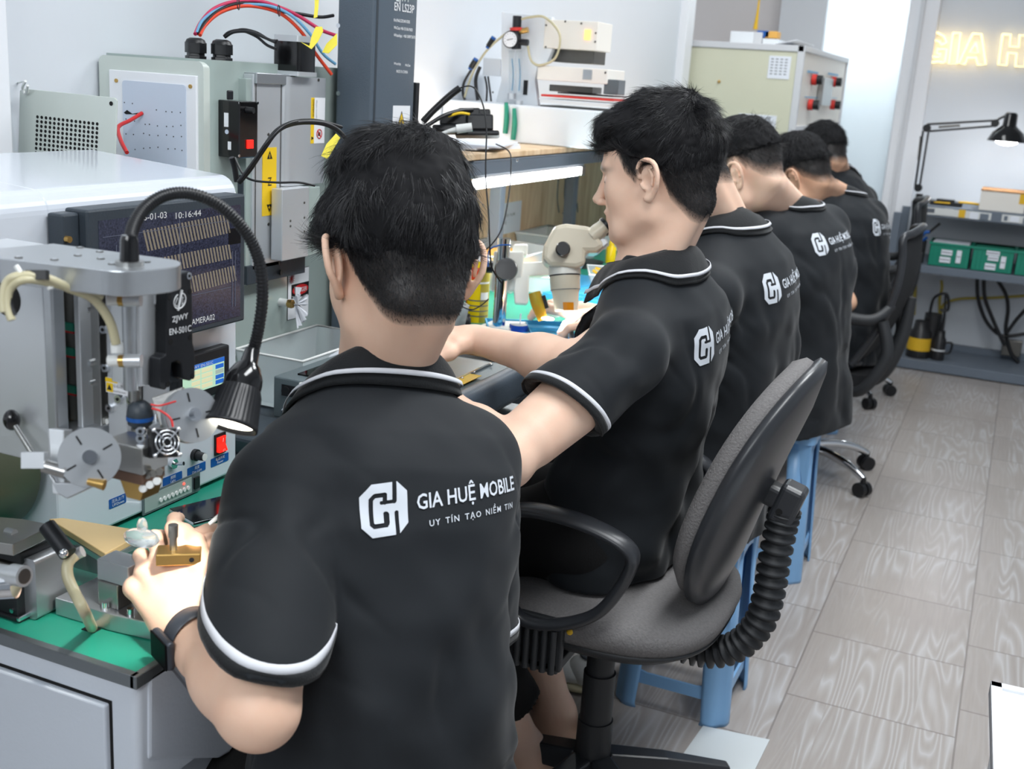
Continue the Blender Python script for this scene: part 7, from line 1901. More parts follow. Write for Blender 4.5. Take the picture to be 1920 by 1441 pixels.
# skin with stubble and lips as real colour variation of the surface
def skin_material(nm, base, dark):
 m = bpy.data.materials.new(nm); m.use_nodes = True; nt = m.node_tree; L = nt.links.new; b = nt.nodes['Principled BSDF']
 at_ = nt.nodes.new('ShaderNodeVertexColor'); at_.layer_name = 'zones'
 sp = nt.nodes.new('ShaderNodeSeparateColor'); L(at_.outputs['Color'], sp.inputs[0])
 tc = nt.nodes.new('ShaderNodeTexCoord'); n = nt.nodes.new('ShaderNodeTexNoise'); n.inputs['Scale'].default_value = 26; n.inputs['Detail'].default_value = 5; L(tc.outputs['Object'], n.inputs['Vector'])
 c0 = nt.nodes.new('ShaderNodeMixRGB'); c0.inputs[1].default_value = (*lin(base), 1); c0.inputs[2].default_value = (*lin(tuple(int(v * f) for v, f in zip(base, (0.97, 0.90, 0.87)))), 1); L(n.outputs['Fac'], c0.inputs[0])
 n2 = nt.nodes.new('ShaderNodeTexNoise'); n2.inputs['Scale'].default_value = 900; L(tc.outputs['Object'], n2.inputs['Vector'])
 mu = nt.nodes.new('ShaderNodeMath'); mu.operation = 'MULTIPLY_ADD'; L(n2.outputs['Fac'], mu.inputs[0]); mu.inputs[1].default_value = 0.3; mu.inputs[2].default_value = 0.88
 mm = nt.nodes.new('ShaderNodeMath'); mm.operation = 'MULTIPLY'; mm.use_clamp = True; L(sp.outputs[0], mm.inputs[0]); L(mu.outputs[0], mm.inputs[1])
 c1 = nt.nodes.new('ShaderNodeMixRGB'); L(mm.outputs[0], c1.inputs[0]); L(c0.outputs[0], c1.inputs[1]); c1.inputs[2].default_value = (*lin((26, 25, 26)), 1)
 c2 = nt.nodes.new('ShaderNodeMixRGB'); L(sp.outputs[1], c2.inputs[0]); L(c1.outputs[0], c2.inputs[1]); c2.inputs[2].default_value = (*lin((178, 104, 94)), 1)
 L(c2.outputs[0], b.inputs['Base Color'])
 b.inputs['Roughness'].default_value = 0.52
 b.inputs['Subsurface Weight'].default_value = 0.08; b.inputs['Subsurface Radius'].default_value = (1, .35, .2); b.inputs['Subsurface Scale'].default_value = 0.006
 n3 = nt.nodes.new('ShaderNodeTexNoise'); n3.inputs['Scale'].default_value = 500; L(tc.outputs['Object'], n3.inputs['Vector'])
 bp = nt.nodes.new('ShaderNodeBump'); bp.inputs['Strength'].default_value = 0.12; bp.inputs['Distance'].default_value = 0.0008; L(n3.outputs['Fac'], bp.inputs['Height']); L(bp.outputs[0], b.inputs['Normal'])
 MATS[nm] = m


skin_material('skin_fair', (238, 204, 180), 0)
skin_material('skin_light', (242, 210, 188), 0)
skin_material('skin_tan', (222, 182, 154), 0)


def head_rot(az, pitch, roll):
 """columns: right, forward, up of the head"""
 f = np.array([-math.sin(az) * math.cos(pitch), math.cos(az) * math.cos(pitch), -math.sin(pitch)])
 r0 = np.array([math.cos(az), math.sin(az), 0.0]); u = np.cross(r0, f)
 r = math.cos(roll) * r0 + math.sin(roll) * u; u2 = np.cross(r, f)
 return np.stack([r, f, u2], 1)


def build_head(S, R, c, sc=1.0, face=True):
 W = lambda x, y, z: c + R @ (np.array([x, y, z]) * sc)
 q = sc
 S.ell(W(0, -.014, .034), (.0745 * q, .096 * q, .084 * q), R, 0.01)
 S.ell(W(0, .030, .020), (.066 * q, .058 * q, .070 * q), R, 0.02)
 S.ell(W(0, .034, -.035), (.056 * q, .054 * q, .064 * q), R, 0.02)
 S.ell(W(0, -.045, -.010), (.060 * q, .052 * q, .060 * q), R, 0.02)
 for s in (-1, 1):
  S.cone(W(.053 * s, .004, -.035), W(.047 * s, .012, -.062), .013 * q, .012 * q, .028)
  S.cone(W(.047 * s, .012, -.062), W(.016 * s, .074, -.094), .013 * q, .013 * q, .028)
  S.ell(W(.031 * s, .042, -.064), (.020 * q, .034 * q, .026 * q), R, 0.026)
  S.ell(W(.040 * s, .056, -.020), (.021 * q, .023 * q, .026 * q), R, 0.026)      # cheek
 S.ell(W(0, .081, -.094), (.019 * q, .012 * q, .013 * q), R, 0.02)                # chin
 S.cone(W(-.03, .060, -.088), W(.03, .060, -.088), .018 * q, .018 * q, .02)
 if face:
  for s in (-1, 1):
   S.cone(W(.013 * s, .086, .022), W(.046 * s, .070, .024), .008 * q, .006 * q, .014)   # brow ridge
  S.cone(W(0, .088, .012), W(0, .106, -.022), .0065 * q, .0085 * q, .010)
  S.ell(W(0, .111, -.029), (.0095 * q, .0105 * q, .0088 * q), R, .006)
  for s in (-1, 1): S.ell(W(.0125 * s, .103, -.034), (.0065 * q, .009 * q, .0065 * q), R, .005)
  # muzzle and lips
  S.ell(W(0, .076, -.058), (.030 * q, .021 * q, .026 * q), R, .014)
  S.cone(W(-.016, .0885, -.0535), W(.016, .0885, -.0535), .0045 * q, None, .005, ax=None)
  S.ell(W(0, .0950, -.0530), (.017 * q, .0062 * q, .0048 * q), R, .004)
  S.ell(W(0, .0922, -.0650), (.015 * q, .0066 * q, .0056 * q), R, .004)
  S.cone(W(-.021, .0885, -.0590), W(.021, .0885, -.0590), .0012 * q, None, .003, op='s')
  S.cone(W(-.012, .1005, -.0590), W(.012, .1005, -.0590), .0012 * q, None, .003, op='s')
  # eye sockets, lids
  for s in (-1, 1):
   S.ell(W(.031 * s, .092, .003), (.017 * q, .012 * q, .010 * q), R, .010, 's')
   S.ell(W(.031 * s, .0715, .000), (.0145 * q, .0135 * q, .0125 * q), R, .003)
   S.cone(W(.018 * s, .0845, -.0035), W(.044 * s, .079, -.0030), .0009 * q, None, .0015, 's')
  S.ell(W(0, .090, -.041), (.002, .006, .004), R, .003, 's')
 # ears
 for s in (-1, 1):
  X = lambda a, b, d=0.0: W((.0735 + d * (1.55 if a < 0 else 1.1)) * s, -.006 + a * 1.12, -.006 + b * .98)
  rim = [(.013, .006, .000), (.015, .018, .001), (.008, .030, .004), (-.004, .033, .008), (-.016, .026, .012), (-.020, .010, .013), (-.017, -.008, .011), (-.010, -.022, .006), (-.001, -.032, .002), (.008, -.030, -.001)]
  rim2, _ = catmull(np.array(rim), np.ones(len(rim)), 4)
  for i in range(len(rim2) - 1):
   S.cone(X(*rim2[i]), X(*rim2[i + 1]), .0037 * q, .0037 * q, .002)
  S.ell(X(.002, -.027, .001), (.0045 * q, .0078 * q, .0085 * q), R, .004)                       # lobe
  S.ell(X(-.004, .002, .002), (.0050 * q, .0150 * q, .0255 * q), R, .004)                         # plate
  S.ell(X(.001, -.003, .0095), (.0075 * q, .0095 * q, .0130 * q), R, .003, 's')                  # bowl
  S.cone(X(.010, -.006, .004), X(.007, -.013, .005), .0035 * q, .003 * q, .003)                    # tragus
  arc_ = [(-.006, .018, .007), (-.011, .006, .009), (-.008, -.009, .008)]
  for i in range(2): S.cone(X(*arc_[i]), X(*arc_[i + 1]), .0028 * q, .0028 * q, .003)


def scalp_mask(Lp, low=0.0):
 """Lp local head coords; 1 where hair grows, 0 on bare skin, soft edge"""
 x, y, z = Lp[:, 0], Lp[:, 1], Lp[:, 2]
 ax_ = np.abs(x)
 # front hairline on the forehead, temple recess, then down in front of the ear, and nape
 zf = np.interp(y, [-.13, -.105, -.085, -.060, -.034, -.022, -.008, .004, .020, .034, .046, .060, .090], [-.100, -.100, -.098, -.078, -.040, .020, .032, .010, -.006, .012, .045, .066, .078])
 zf = zf + low * np.clip((-y - .01) / .03, 0, 1)
 m = np.clip((z - zf) / (.022 + .4 * low) + 0.15, 0, 1)
 ear = np.sqrt((y + .008) ** 2 + (z + .004) ** 2)
 m = m * np.clip((ear - .030) / .008, 0, 1) * 1.0 if False else m
 # the ear itself stays bare
 m = np.where((ax_ > .079), 0, m)
 return m


def strands(name, roots, dirs, lens, r, parent, curl, seg=5, seed=1, mt='hair_black', droop=None):
 """thin tapered three-sided hair strands as one mesh"""
 n = len(roots); g = np.random.default_rng(seed)
 D = dirs / np.linalg.norm(dirs, axis=1)[:, None]
 side = np.cross(D, g.normal(size=(n, 3))); side /= np.linalg.norm(side, axis=1)[:, None] + 1e-9
 s2 = np.cross(D, side)
 V = np.zeros((n, seg, 3, 3)); p = roots.copy()
 d = D.copy()
 for k in range(seg):
  t = k / (seg - 1); rr = r * (1 - 0.85 * t)
  for j in range(3):
   a = 2 * math.pi * j / 3
   V[:, k, j] = p + rr * (side * math.cos(a) + s2 * math.sin(a))
  d = d + curl * (1.0 / seg); d /= np.linalg.norm(d, axis=1)[:, None] + 1e-9
  p = p + d * (lens / (seg - 1))[:, None]
 base = (np.arange(n) * seg * 3)[:, None]
 F = []
 for k in range(seg - 1):
  for j in range(3):
   j2 = (j + 1) % 3
   F.append(base + np.array([[k * 3 + j, k * 3 + j2, (k + 1) * 3 + j2, (k + 1) * 3 + j]]))
 return np_mesh(name, V.reshape(-1, 3), np.concatenate(F), mt, parent)


def tri_sample(V, F, w_, n, g):
 A = np.linalg.norm(np.cross(V[F[:, 1]] - V[F[:, 0]], V[F[:, 3]] - V[F[:, 0]]), axis=1) * w_
 idx = g.choice(len(F), n, p=A / A.sum()); u, v = g.random((2, n))
 f = F[idx]; P = (V[f[:, 0]] * ((1 - u) * (1 - v))[:, None] + V[f[:, 1]] * (u * (1 - v))[:, None] + V[f[:, 2]] * (u * v)[:, None] + V[f[:, 3]] * ((1 - u) * v)[:, None])
 N = np.cross(V[f[:, 2]] - V[f[:, 0]], V[f[:, 3]] - V[f[:, 1]]); N /= np.linalg.norm(N, axis=1)[:, None] + 1e-12
 return P, N


def make_hair(parent, R, c, sc, HV, HF, style, n_top, n_side, seed, vol=1.0):
 """hair mass over the crown plus strands over crown and clipped sides"""
 g = np.random.default_rng(seed)
 W = lambda x, y, z: c + R @ (np.array([x, y, z]) * sc)
 ext = 0.175
 S = Sdf(c - ext, c + ext, 0.0028)
 nz = lambda Q: -(0.0035 * vnoise(Q + .5, 55, seed) + 0.0022 * vnoise(Q + .7, 130, seed + 1))
 st = style
 S.ell(W(0, -.014 + st.get('dy', 0), .044), ((.0785 + .002 * vol) * sc, (.100 + .004 * vol) * sc, (.088 + .008 * vol) * sc), R, .006, noise=nz)
 S.ell(W(0, .028, .072), (.062 * sc * vol ** .3, .062 * sc, (.045 + .006 * vol) * sc), R, .014, noise=nz)
 if st.get('back', 0): S.ell(W(0, -.062, .030), (.060 * sc, .054 * sc, .052 * sc), R, .012, noise=nz)
 for f in st.get('fringe', []): S.ell(W(*f[0]), np.array(f[1]) * sc, R, .010, noise=nz)
 # lower edge: keep only above a surface that dips towards the back
 lo_ = st['edge']
 def cut(P):
  L = ((P - c) @ R) / sc
  e = np.interp(L[..., 1], lo_[0], lo_[1])
  return (e - L[..., 2]) * 0.8 + 0.004 * vnoise(L + .3, 90, seed + 2)
 S._op(S.lo - 1, S.lo + 1, cut, 'i')
 def cutf(P):
  L = ((P - c) @ R) / sc
  zz = np.clip(L[..., 2], .05, .12)
  lim = st.get('front', .078) + 0.3 * (zz - .05)
  return (L[..., 1] - lim) + 0.005 * vnoise(L + .1, 70, seed + 5)
 S._op(S.lo - 1, S.lo + 1, cutf, 'i')
 V, F = S.mesh(); V = relax(V, F, 1)
 cap = np_mesh('hair', V, F, 'hair_mass', parent)
 # crown strands
 P, N = tri_sample(V, F, np.ones(len(F)), n_top, g)
 Lp = ((P - c) @ R) / sc
 wh = np.array([.012, -.055, .11])       # whorl
 rad = Lp - wh; rad = rad - (rad * ((N @ R))).sum(1)[:, None] * (N @ R)
 rad /= np.linalg.norm(rad, axis=1)[:, None] + 1e-9
 clump = np.stack([vnoise(Lp + .5, 34, seed + 11), vnoise(Lp + .5, 34, seed + 12), vnoise(Lp + .5, 34, seed + 13)], 1)
 Dl = rad * 1.0 + (N @ R) * 0.26 + clump * 0.55 + np.stack([rad[:, 0] * 0, rad[:, 0] * 0, -.5 * np.clip((.06 - Lp[:, 2]) / .06, 0, 1)], 1) + g.normal(size=rad.shape) * 0.16 + np.array(st.get('sweep', (0, 0, 0)))
 D = Dl @ R.T
 ln = (0.024 + 0.014 * g.random(n_top)) * st.get('len', 1.0)
 low = np.clip((Lp[:, 2] + .05) / .08, .35, 1); ln = ln * low
 strands('hair_strand', P - N * .002, D, ln, 0.00042, cap, -N * 0.9, 5, seed)['kind'] = 'stuff'
 # clipped sides growing from the skin
 Lh = ((HV - c) @ R) / sc
 mk = scalp_mask(Lh, st.get('low', 0))
 fm = mk[HF].mean(1) * (np.abs(Lh[HF].mean(1)[:, 0]) < .0785)
 fm = np.where(Lh[HF].mean(1)[:, 2] < .085, fm, 0)
 P, N = tri_sample(HV, HF, fm ** 1.6 + 1e-9, n_side, g)
 keep = np.ones(len(P), bool)
 Lp = ((P - c) @ R) / sc; m_ = scalp_mask(Lp, st.get('low', 0)); keep &= m_ > .12; P, N, Lp, m_ = P[keep], N[keep], Lp[keep], m_[keep]
 dn = np.zeros_like(Lp); dn[:, 2] = -1; dn[:, 1] = -.35
 Dl = dn * 1.0 + (N @ R) * .40 + g.normal(size=Lp.shape) * .22
 ln = (0.004 + 0.017 * np.clip((Lp[:, 2] + .06) / .09, 0, 1) ** 1.2 * (0.6 + .6 * g.random(len(P)))) * st.get('slen', 1.0)
 strands('clipped_hair', P, Dl @ R.T, ln, 0.00030, cap, -N * .6, 4, seed + 1)['kind'] = 'stuff'
 return cap


def hand(S, wr, D, N, side, curl, thumb, sc=1.0, spread=0.0, dbg=None):
 """wr wrist centre, D towards the knuckles, N out of the back, side +1 when the thumb lies along D x N"""
 D = np.asarray(D, float); D /= np.linalg.norm(D); N = np.asarray(N, float); N = N - D * (N @ D); N /= np.linalg.norm(N)
 T = np.cross(D, N) * side
 q = sc; out = {}
 offs = (.032, .0105, -.0105, -.030); lens = (.073, .080, .074, .059); reach = (.084, .087, .083, .076)
 S.cone(wr - D * .02 * q, wr + D * .02 * q, .021 * q, .022 * q, .012, ax=T, sc=1.32)
 for i in range(4):
  kn = wr + D * reach[i] * q + T * offs[i] * q + N * (.004 if i in (1, 2) else 0)
  S.cone(wr + D * .012 * q + T * offs[i] * .55 * q, kn - N * .002, .0145 * q, .0108 * q, .010)
  S.ell(kn + N * .003, np.ones(3) * .0105 * q, None, .006)
  d = D + T * (spread * (1.5 - i) * .35); d /= np.linalg.norm(d); p = kn
  ax = np.cross(d, N); ax /= np.linalg.norm(ax)
  cs = curl[i] if hasattr(curl[i], '__len__') else (curl[i] * .8, curl[i], curl[i] * .7)
  r = (.0095, .0088, .0080, .0068)
  a = 0; nn = N.copy()
  for j in range(3):
   a = cs[j]
   d2 = d * math.cos(a) - nn * math.sin(a); nn = nn * math.cos(a) + d * math.sin(a); d = d2
   L_ = lens[i] * (.45, .30, .25)[j] * q; p2 = p + d * L_
   S.cone(p, p2, r[j] * q, r[j + 1] * q, .0035 if j else .006); p = p2
  out[i] = p
  if dbg is not None: dbg.append((p, d, nn))
 b = wr + D * .018 * q + T * .020 * q - N * .004
 S.cone(b, b + (D * .4 + T * .5) * .03 * q, .017 * q, .015 * q, .012)
 p = b; pts = [b]
 for (fd, ft, fn_), L_, ra, rb in zip(thumb, (.044, .033, .028), (.0155, .0115, .0105), (.0115, .0105, .0082)):
  d = D * fd + T * ft + N * fn_; d /= np.linalg.norm(d); p2 = p + d * L_ * q; S.cone(p, p2, ra * q, rb * q, .007); p = p2; pts.append(p)
 S.cone(wr + D * .07 * q + T * .028 * q, pts[1], .010 * q, .010 * q, .014)    # web
 if dbg is not None: dbg.append((p, d, N))
 return out, pts


def on_ray(px, py, p, L_, far=True):
 d = FW + (px - 960) / FPX * RT - (py - 720.5) / FPX * UP
 nd = np.linalg.norm(d); u = d / nd; v = np.asarray(p) - CP; b = v @ u; disc = L_ ** 2 - (v @ v - b * b)
 if disc < 0: t = b; print('on_ray: short by', round(math.sqrt(v @ v - b * b) - L_, 3), (px, py))
 else: t = b + (math.sqrt(disc) if far else -math.sqrt(disc))
 return CP + t * u


def bvh_of(V, F): return BVHTree.FromPolygons([tuple(p) for p in V], [tuple(int(i) for i in f) for f in F])


def ring_band(bvh, p0, ax, t0, t1, rmax, name, mt, parent, n=72, rows=3, lift=.0012, rlim=.1, inw=None, extra=0):
 ax = np.asarray(ax, float); ax /= np.linalg.norm(ax); x, y, _ = frame_from(ax)
 V = []
 for j in range(rows):
  t = t0 + (t1 - t0) * j / (rows - 1)
  for i in range(n):
   a = 2 * math.pi * i / n; d = x * math.cos(a) + y * math.sin(a); o_ = p0 + ax * t
   h = bvh.ray_cast(Vector(o_ + d * rmax), Vector(-d), rmax)
   q = np.array(h[0]) if h[0] is not None else o_ + d * rmax * .7
   e_ = np.linalg.norm(q - o_)
   if inw is not None and d @ inw > .25 and e_ > rlim * .72: q = o_ + d * rlim * .6
   elif e_ > rlim: q = o_ + d * rlim
   V.append(q + d * lift)
 if extra: V += [q + ax * extra for q in V[-n:]]; rows += 1
 F = np.array([(j * n + i, j * n + (i + 1) % n, (j + 1) * n + (i + 1) % n, (j + 1) * n + i) for j in range(rows - 1) for i in range(n)])
 o = np_mesh(name, V, F, mt, parent); s_ = o.modifiers.new('t', 'SOLIDIFY'); s_.thickness = .0012; s_.offset = 1
 return o


# ------------------------------------------------------------------ printing on the back of a shirt
LOGO = None
def logo_cells():
 """white emblem in a unit square: chamfered plate cut by dark strokes"""
 n, mrow = 110, 116
 P0 = np.array([[(i + .5) / n, (j + .5) / n] for j in range(mrow) for i in range(n)])
 x, y = P0[:, 0], P0[:, 1]          # y up, 0..1.05
 H_ = 1.05
 ch = .24
 ins = (x + y > ch) & ((1 - x) + y > ch * .9) & (x + (H_ - y) > ch) & ((1 - x) + (H_ - y) > ch * .9) & (x > .02) & (x < .99)
 def stroke(pts, w_):
  m = np.zeros(len(x), bool)
  for (ax_, ay), (bx, by) in zip(pts[:-1], pts[1:]):
   vx, vy = bx - ax_, by - ay; t = np.clip(((x - ax_) * vx + (y - ay) * vy) / (vx * vx + vy * vy + 1e-9), 0, 1)
   m |= np.hypot(x - ax_ - t * vx, y - ay - t * vy) < w_
  return m
 w_ = .045
 s = stroke([(.72, 1.10), (.72, .66), (.44, .66), (.44, .80), (.53, .80)], w_) & True
 s = stroke([(.715, 1.12), (.715, .665)], w_) | stroke([(.715, .665), (.50, .665), (.45, .665)], w_ * .8) | stroke([(.52, .665), (.52, .815), (.30, .815), (.235, .75), (.235, .27), (.29, .215), (.535, .215), (.535, .44)], w_) | stroke([(.56, .43), (.56, .25)], w_) | stroke([(.76, .43), (.76, -.1)], w_ * .95)
 k = ins & ~s
 return P0[k], 1.0 / n


def print_on(bvh, o0, X, Y, Nn, parent, sc=1.0, lift=.0015, text=True):
 """o0: world point of the emblem's lower left; X, Y on the back; Nn outward"""
 X, Y, Nn = [np.asarray(v, float) / np.linalg.norm(v) for v in (X, Y, Nn)]
 def drop(P2):
  out = []
  for u, v in P2:
   q = o0 + X * u + Y * v
   h = bvh.ray_cast(Vector(q + Nn * .15), Vector(-Nn), .4)
   if h[0] is None: out.append(None)
   else: out.append(np.array(h[0]) + Nn * lift)
  return out
 cells, cs = logo_cells(); S_ = .059 * sc
 corner = {}; P2 = []; F = []
 for (u, v) in cells:
  q = []
  for du, dv in ((-.5, -.5), (.5, -.5), (.5, .5), (-.5, .5)):
   key = (round((u + du * cs) / cs), round((v + dv * cs) / cs))
   if key not in corner: corner[key] = len(P2); P2.append(((key[0]) * cs * S_, (key[1]) * cs * S_))
   q.append(corner[key])
  F.append(q)
 W = drop(P2); F = [f for f in F if all(W[i] is not None for i in f)]; W = [w_ if w_ is not None else o0 for w_ in W]
 if F: np_mesh('back_emblem', np.array(W), np.array(F), 'print_white', parent)
 if not text: return
 for body, u0, v0, width, cap, b_ in (('GIA HUỆ MOBILE', .071, .025, .168, .0185, .015), ('UY TÍN TẠO NIỀM TIN', .086, .003, .145, .0075, .010)):
  cu = bpy.data.curves.new('t', 'FONT'); cu.body = body; cu.offset = b_; cu.resolution_u = 2
  if 'UY' in body: cu.space_word = 1.6; cu.space_character = 1.25
  tmp = bpy.data.objects.new('tmp', cu); COL.objects.link(tmp)
  dg = bpy.context.evaluated_depsgraph_get(); me = bpy.data.meshes.new_from_object(tmp.evaluated_get(dg)); bpy.data.objects.remove(tmp); bpy.data.curves.remove(cu)
  bm = bmesh.new(); bm.from_mesh(me)
  x0 = min(v.co.x for v in bm.verts); x1 = max(v.co.x for v in bm.verts); s_ = width * sc / (x1 - x0)
  for v in bm.verts: v.co.x = (v.co.x - x0) * s_ + u0 * sc; v.co.y = v.co.y * cap * sc / .72 + v0 * sc; v.co.z = 0
  bmesh.ops.triangulate(bm, faces=bm.faces)
  for _ in range(2):
   es = [e for e in bm.edges if e.calc_length() > .004]
   if es: bmesh.ops.subdivide_edges(bm, edges=es, cuts=1); bmesh.ops.triangulate(bm, faces=bm.faces)
  bm.verts.index_update()
  W = drop([(v.co.x, v.co.y) for v in bm.verts])
  Fc = [[v.index for v in f.verts] for f in bm.faces]; Fc = [f for f in Fc if all(W[i] is not None for i in f)]
  W = [w_ if w_ is not None else o0 for w_ in W]
  if Fc: np_mesh('back_lettering', np.array(W), np.array(Fc), 'print_white', parent, smooth=False)
  bm.free(); bpy.data.meshes.remove(me)


def person(sp):
 g = sp.get
 U_all = np.array(sp['c7']) - np.array(sp['pelvis']); Lt = np.linalg.norm(U_all); U = U_all / Lt
 az = math.radians(sp['az']); r0 = np.array([math.cos(az), math.sin(az), 0.]); Rv = r0 - U * (r0 @ U); Rv /= np.linalg.norm(Rv); Fv = np.cross(U, Rv)
 pel, c7 = np.array(sp['pelvis']), np.array(sp['c7'])
 wsc = g('wsc', 1.0)
 root = thing('person', sp['label'], 'person', (pel[0], pel[1], 0))
 shd = {}
 for s, nm in ((-1, 'L'), (1, 'R')):
  shd[nm] = np.array(sp['sh' + nm]) if ('sh' + nm) in sp else c7 - U * .075 + Rv * s * .168 * wsc + Fv * g('shf', .01)
 arms = {k: sp['arms'][k] for k in sp['arms']}
 Rh = head_rot(math.radians(sp['haz']), math.radians(sp['hpitch']), math.radians(g('hroll', 0)))
 hc = np.array(sp['head']); hs = g('hs', 1.0)
 hv = g('h', .0022)
 # ---------- skin: head and neck
 lo = np.minimum(hc - .14, c7 - .14); hi = np.maximum(hc + .15, c7 + .12)
 S = Sdf(lo, hi, hv)
 build_head(S, Rh, hc, hs, g('face', True))
 nk0 = hc + Rh @ np.array([0, -.034, -.050]) * hs
 nk1 = c7 + Fv * .045 - U * .015
 S.cone(nk0, nk1, .047 * g('nk', 1), .054 * g('nk', 1), .022, ax=Rv, sc=1.04)
 S.cone(hc + Rh @ np.array([0, -.008, -.066]) * hs, c7 + Fv * .066 - U * .03, .038 * g('nk', 1), .042 * g('nk', 1), .018)
 # the back of the neck: two cords
 for s in (-1, 1): S.cone(hc + Rh @ np.array([.022 * s, -.068, -.055]) * hs, c7 + Rv * .022 * s + Fv * .012 - U * .0, .020, .022, .018)
 S.cone(c7 + Fv * .04 - U * .05 - Rv * .05, c7 + Fv * .04 - U * .05 + Rv * .05, .03, .03, .04)
 V, F = S.mesh(); V = relax(V, F, 1, .4)
 Vs, Fs = [V], [F]; HV, HF = V, F
 nv = len(V)
 # ---------- skin: arms and hands
 nails = []
 for k, A in arms.items():
  sh, el, wr = shd[k], np.array(A['el']), np.array(A['wr'])
  pts = [sh, el, wr, wr + np.asarray(A['D']) / np.linalg.norm(A['D']) * .17] if 'D' in A else [sh, el, wr]
  pts = np.array(pts); S = Sdf(pts.min(0) - .09, pts.max(0) + .09, g('ah', .0024))
  up = el - sh; lu = np.linalg.norm(up); a0 = sh + up * .35
  sz = A.get('sz', 1.0)
  S.cone(a0, el, .046 * sz, .037 * sz, .01)
  S.cone(a0 + up * .15, a0 + up * .45, .049 * sz, .043 * sz, .02)
  fa = wr - el
  S.cone(el, el + fa * .35, .040 * sz, .039 * sz, .02); S.cone(el + fa * .3, wr, .038 * sz, .0235 * sz, .02)
  S.cone(el - fa * .06 + up * .02, el + fa * .05, .030 * sz, .028 * sz, .02)
  if 'N' in A:
   nn = np.asarray(A['N'], float)
   S.cone(el + fa * .7, wr, .024, .021, .01, ax=np.cross(fa, nn), sc=1.25)
   tips = []; hand(S, wr, A['D'], A['N'], A['side'], A['curl'], A['thumb'], A.get('hsz', 1.0), A.get('spread', 0), tips)
   for (p, d, n_) in tips: nails.append((p, d, n_))
  V, F = S.mesh(); V = relax(V, F, 1, .4); Vs.append(V); Fs.append(F + nv); nv += len(V)
 # ---------- skin: lower legs and feet
 for lg in g('legs', []):
  kn, an, toe = [np.array(v) for v in lg[:3]]
  pts = np.array([kn, an, toe]); S = Sdf(pts.min(0) - .09, pts.max(0) + .09, .004)
  S.cone(kn, kn + (an - kn) * .35, .055, .056, .02); S.cone(kn + (an - kn) * .3, an, .056, .034, .03)
  dt = toe - an; dt[2] = 0; dt /= np.linalg.norm(dt); heel = an - dt * .03; heel[2] = toe[2] + .012
  S.cone(an, heel, .032, .030, .02); S.cone(heel, toe, .028, .024, .03, ax=np.cross(dt, (0, 0, 1)), sc=1.4); S.cone(an, toe + (an - toe) * .4, .03, .026, .03)
  tp = toe + dt * .0; sd_ = np.cross(dt, (0, 0, 1))
  for j in range(5): b_ = toe + sd_ * (.03 - .015 * j) * lg[3]; S.cone(b_, b_ + dt * (.040 - .006 * j), .012 if j == 0 else .009, .010 if j == 0 else .008, .006)
  V, F = S.mesh(); Vs.append(V); Fs.append(F + nv); nv += len(V)
 Vall, Fall = np.concatenate(Vs), np.concatenate(Fs)
 body = np_mesh('body', Vall, Fall, g('skin', 'skin_fair'), root)
 Lh = ((Vall - hc) @ Rh) / hs
 mk = scalp_mask(Lh, g('hair', {}).get('low', 0)); mk[len(HV):] = 0
 mk = np.where(Lh[:, 2] > -.10, mk, 0)
 lipz = np.exp(-((Lh[:, 0] / .017) ** 2 + ((Lh[:, 2] + .0592) / .0085) ** 2) ** 2) * (Lh[:, 1] > .080); lipz[len(HV):] = 0
 col = np.zeros((len(Vall), 4), np.float32); col[:, 0] = np.clip(mk, 0, 1) ** .55 * .97; col[:, 1] = lipz * .7; col[:, 3] = 1
 if g('face', True):      # brows
  br = np.exp(-(((np.abs(Lh[:, 0]) - .033) / .024) ** 2) ** 2 - ((Lh[:, 2] - .0225 + .12 * (np.abs(Lh[:, 0]) - .03)) / .0052) ** 2) * (Lh[:, 1] > .05); br[len(HV):] = 0
  col[:, 0] = np.maximum(col[:, 0], br * .9)
  lash = np.exp(-(((np.abs(Lh[:, 0]) - .033) / .016) ** 2) ** 2 - ((Lh[:, 2] + .0025) / .0024) ** 2) * (Lh[:, 1] > .06); lash[len(HV):] = 0
  col[:, 0] = np.maximum(col[:, 0], lash * .95)
 ca = body.data.color_attributes.new('zones', 'FLOAT_COLOR', 'POINT'); ca.data.foreach_set('color', col.ravel())
 # nails
 if nails and g('nails', True):
  for p, d, n_ in nails:
   m = MB().use('nail'); x = np.cross(d, n_); c_ = p + n_ * .0058 - d * .0015
   m.ball((0, 0, 0), 1, 10, 6)
   m.v = [tuple(c_ + d * q[0] * .0062 + x * q[1] * .0048 + n_ * q[2] * .0013) for q in m.v]
   m.build('fingernail', None, body)
 # ---------- hair
 if 'hair' in sp: make_hair(body, Rh, hc, hs, HV, HF, sp['hair'], sp['hair'].get('n', 9000), sp['hair'].get('ns', 6000), sp['hair'].get('seed', 5), sp['hair'].get('vol', 1.0))
 # ---------- shirt
 h = g('sh', .0036)
 allp = [pel - .30 * U * 0, c7, shd['L'], shd['R']] + [shd[k] + (np.array(A['el']) - shd[k]) for k, A in arms.items()]
 allp = np.array(allp); S = Sdf(np.minimum(allp.min(0), pel - .22) - .10, np.maximum(allp.max(0), pel + .22) + .10, h)
 st = g('stations') or [(-.22, .195, .150, -.005), (-.08, .195, .148, -.005), (.10, .185, .138, -.012), (.30, .174, .124, -.020), (.50, .178, .120, -.024), (.68, .188, .118, -.018), (.80, .186, .110, -.010), (.88, .170, .096, .000), (.95, .120, .075, .012), (1.02, .070, .060, .03)]
 st = np.array(st)
 fold_seed = g('fold', 3)
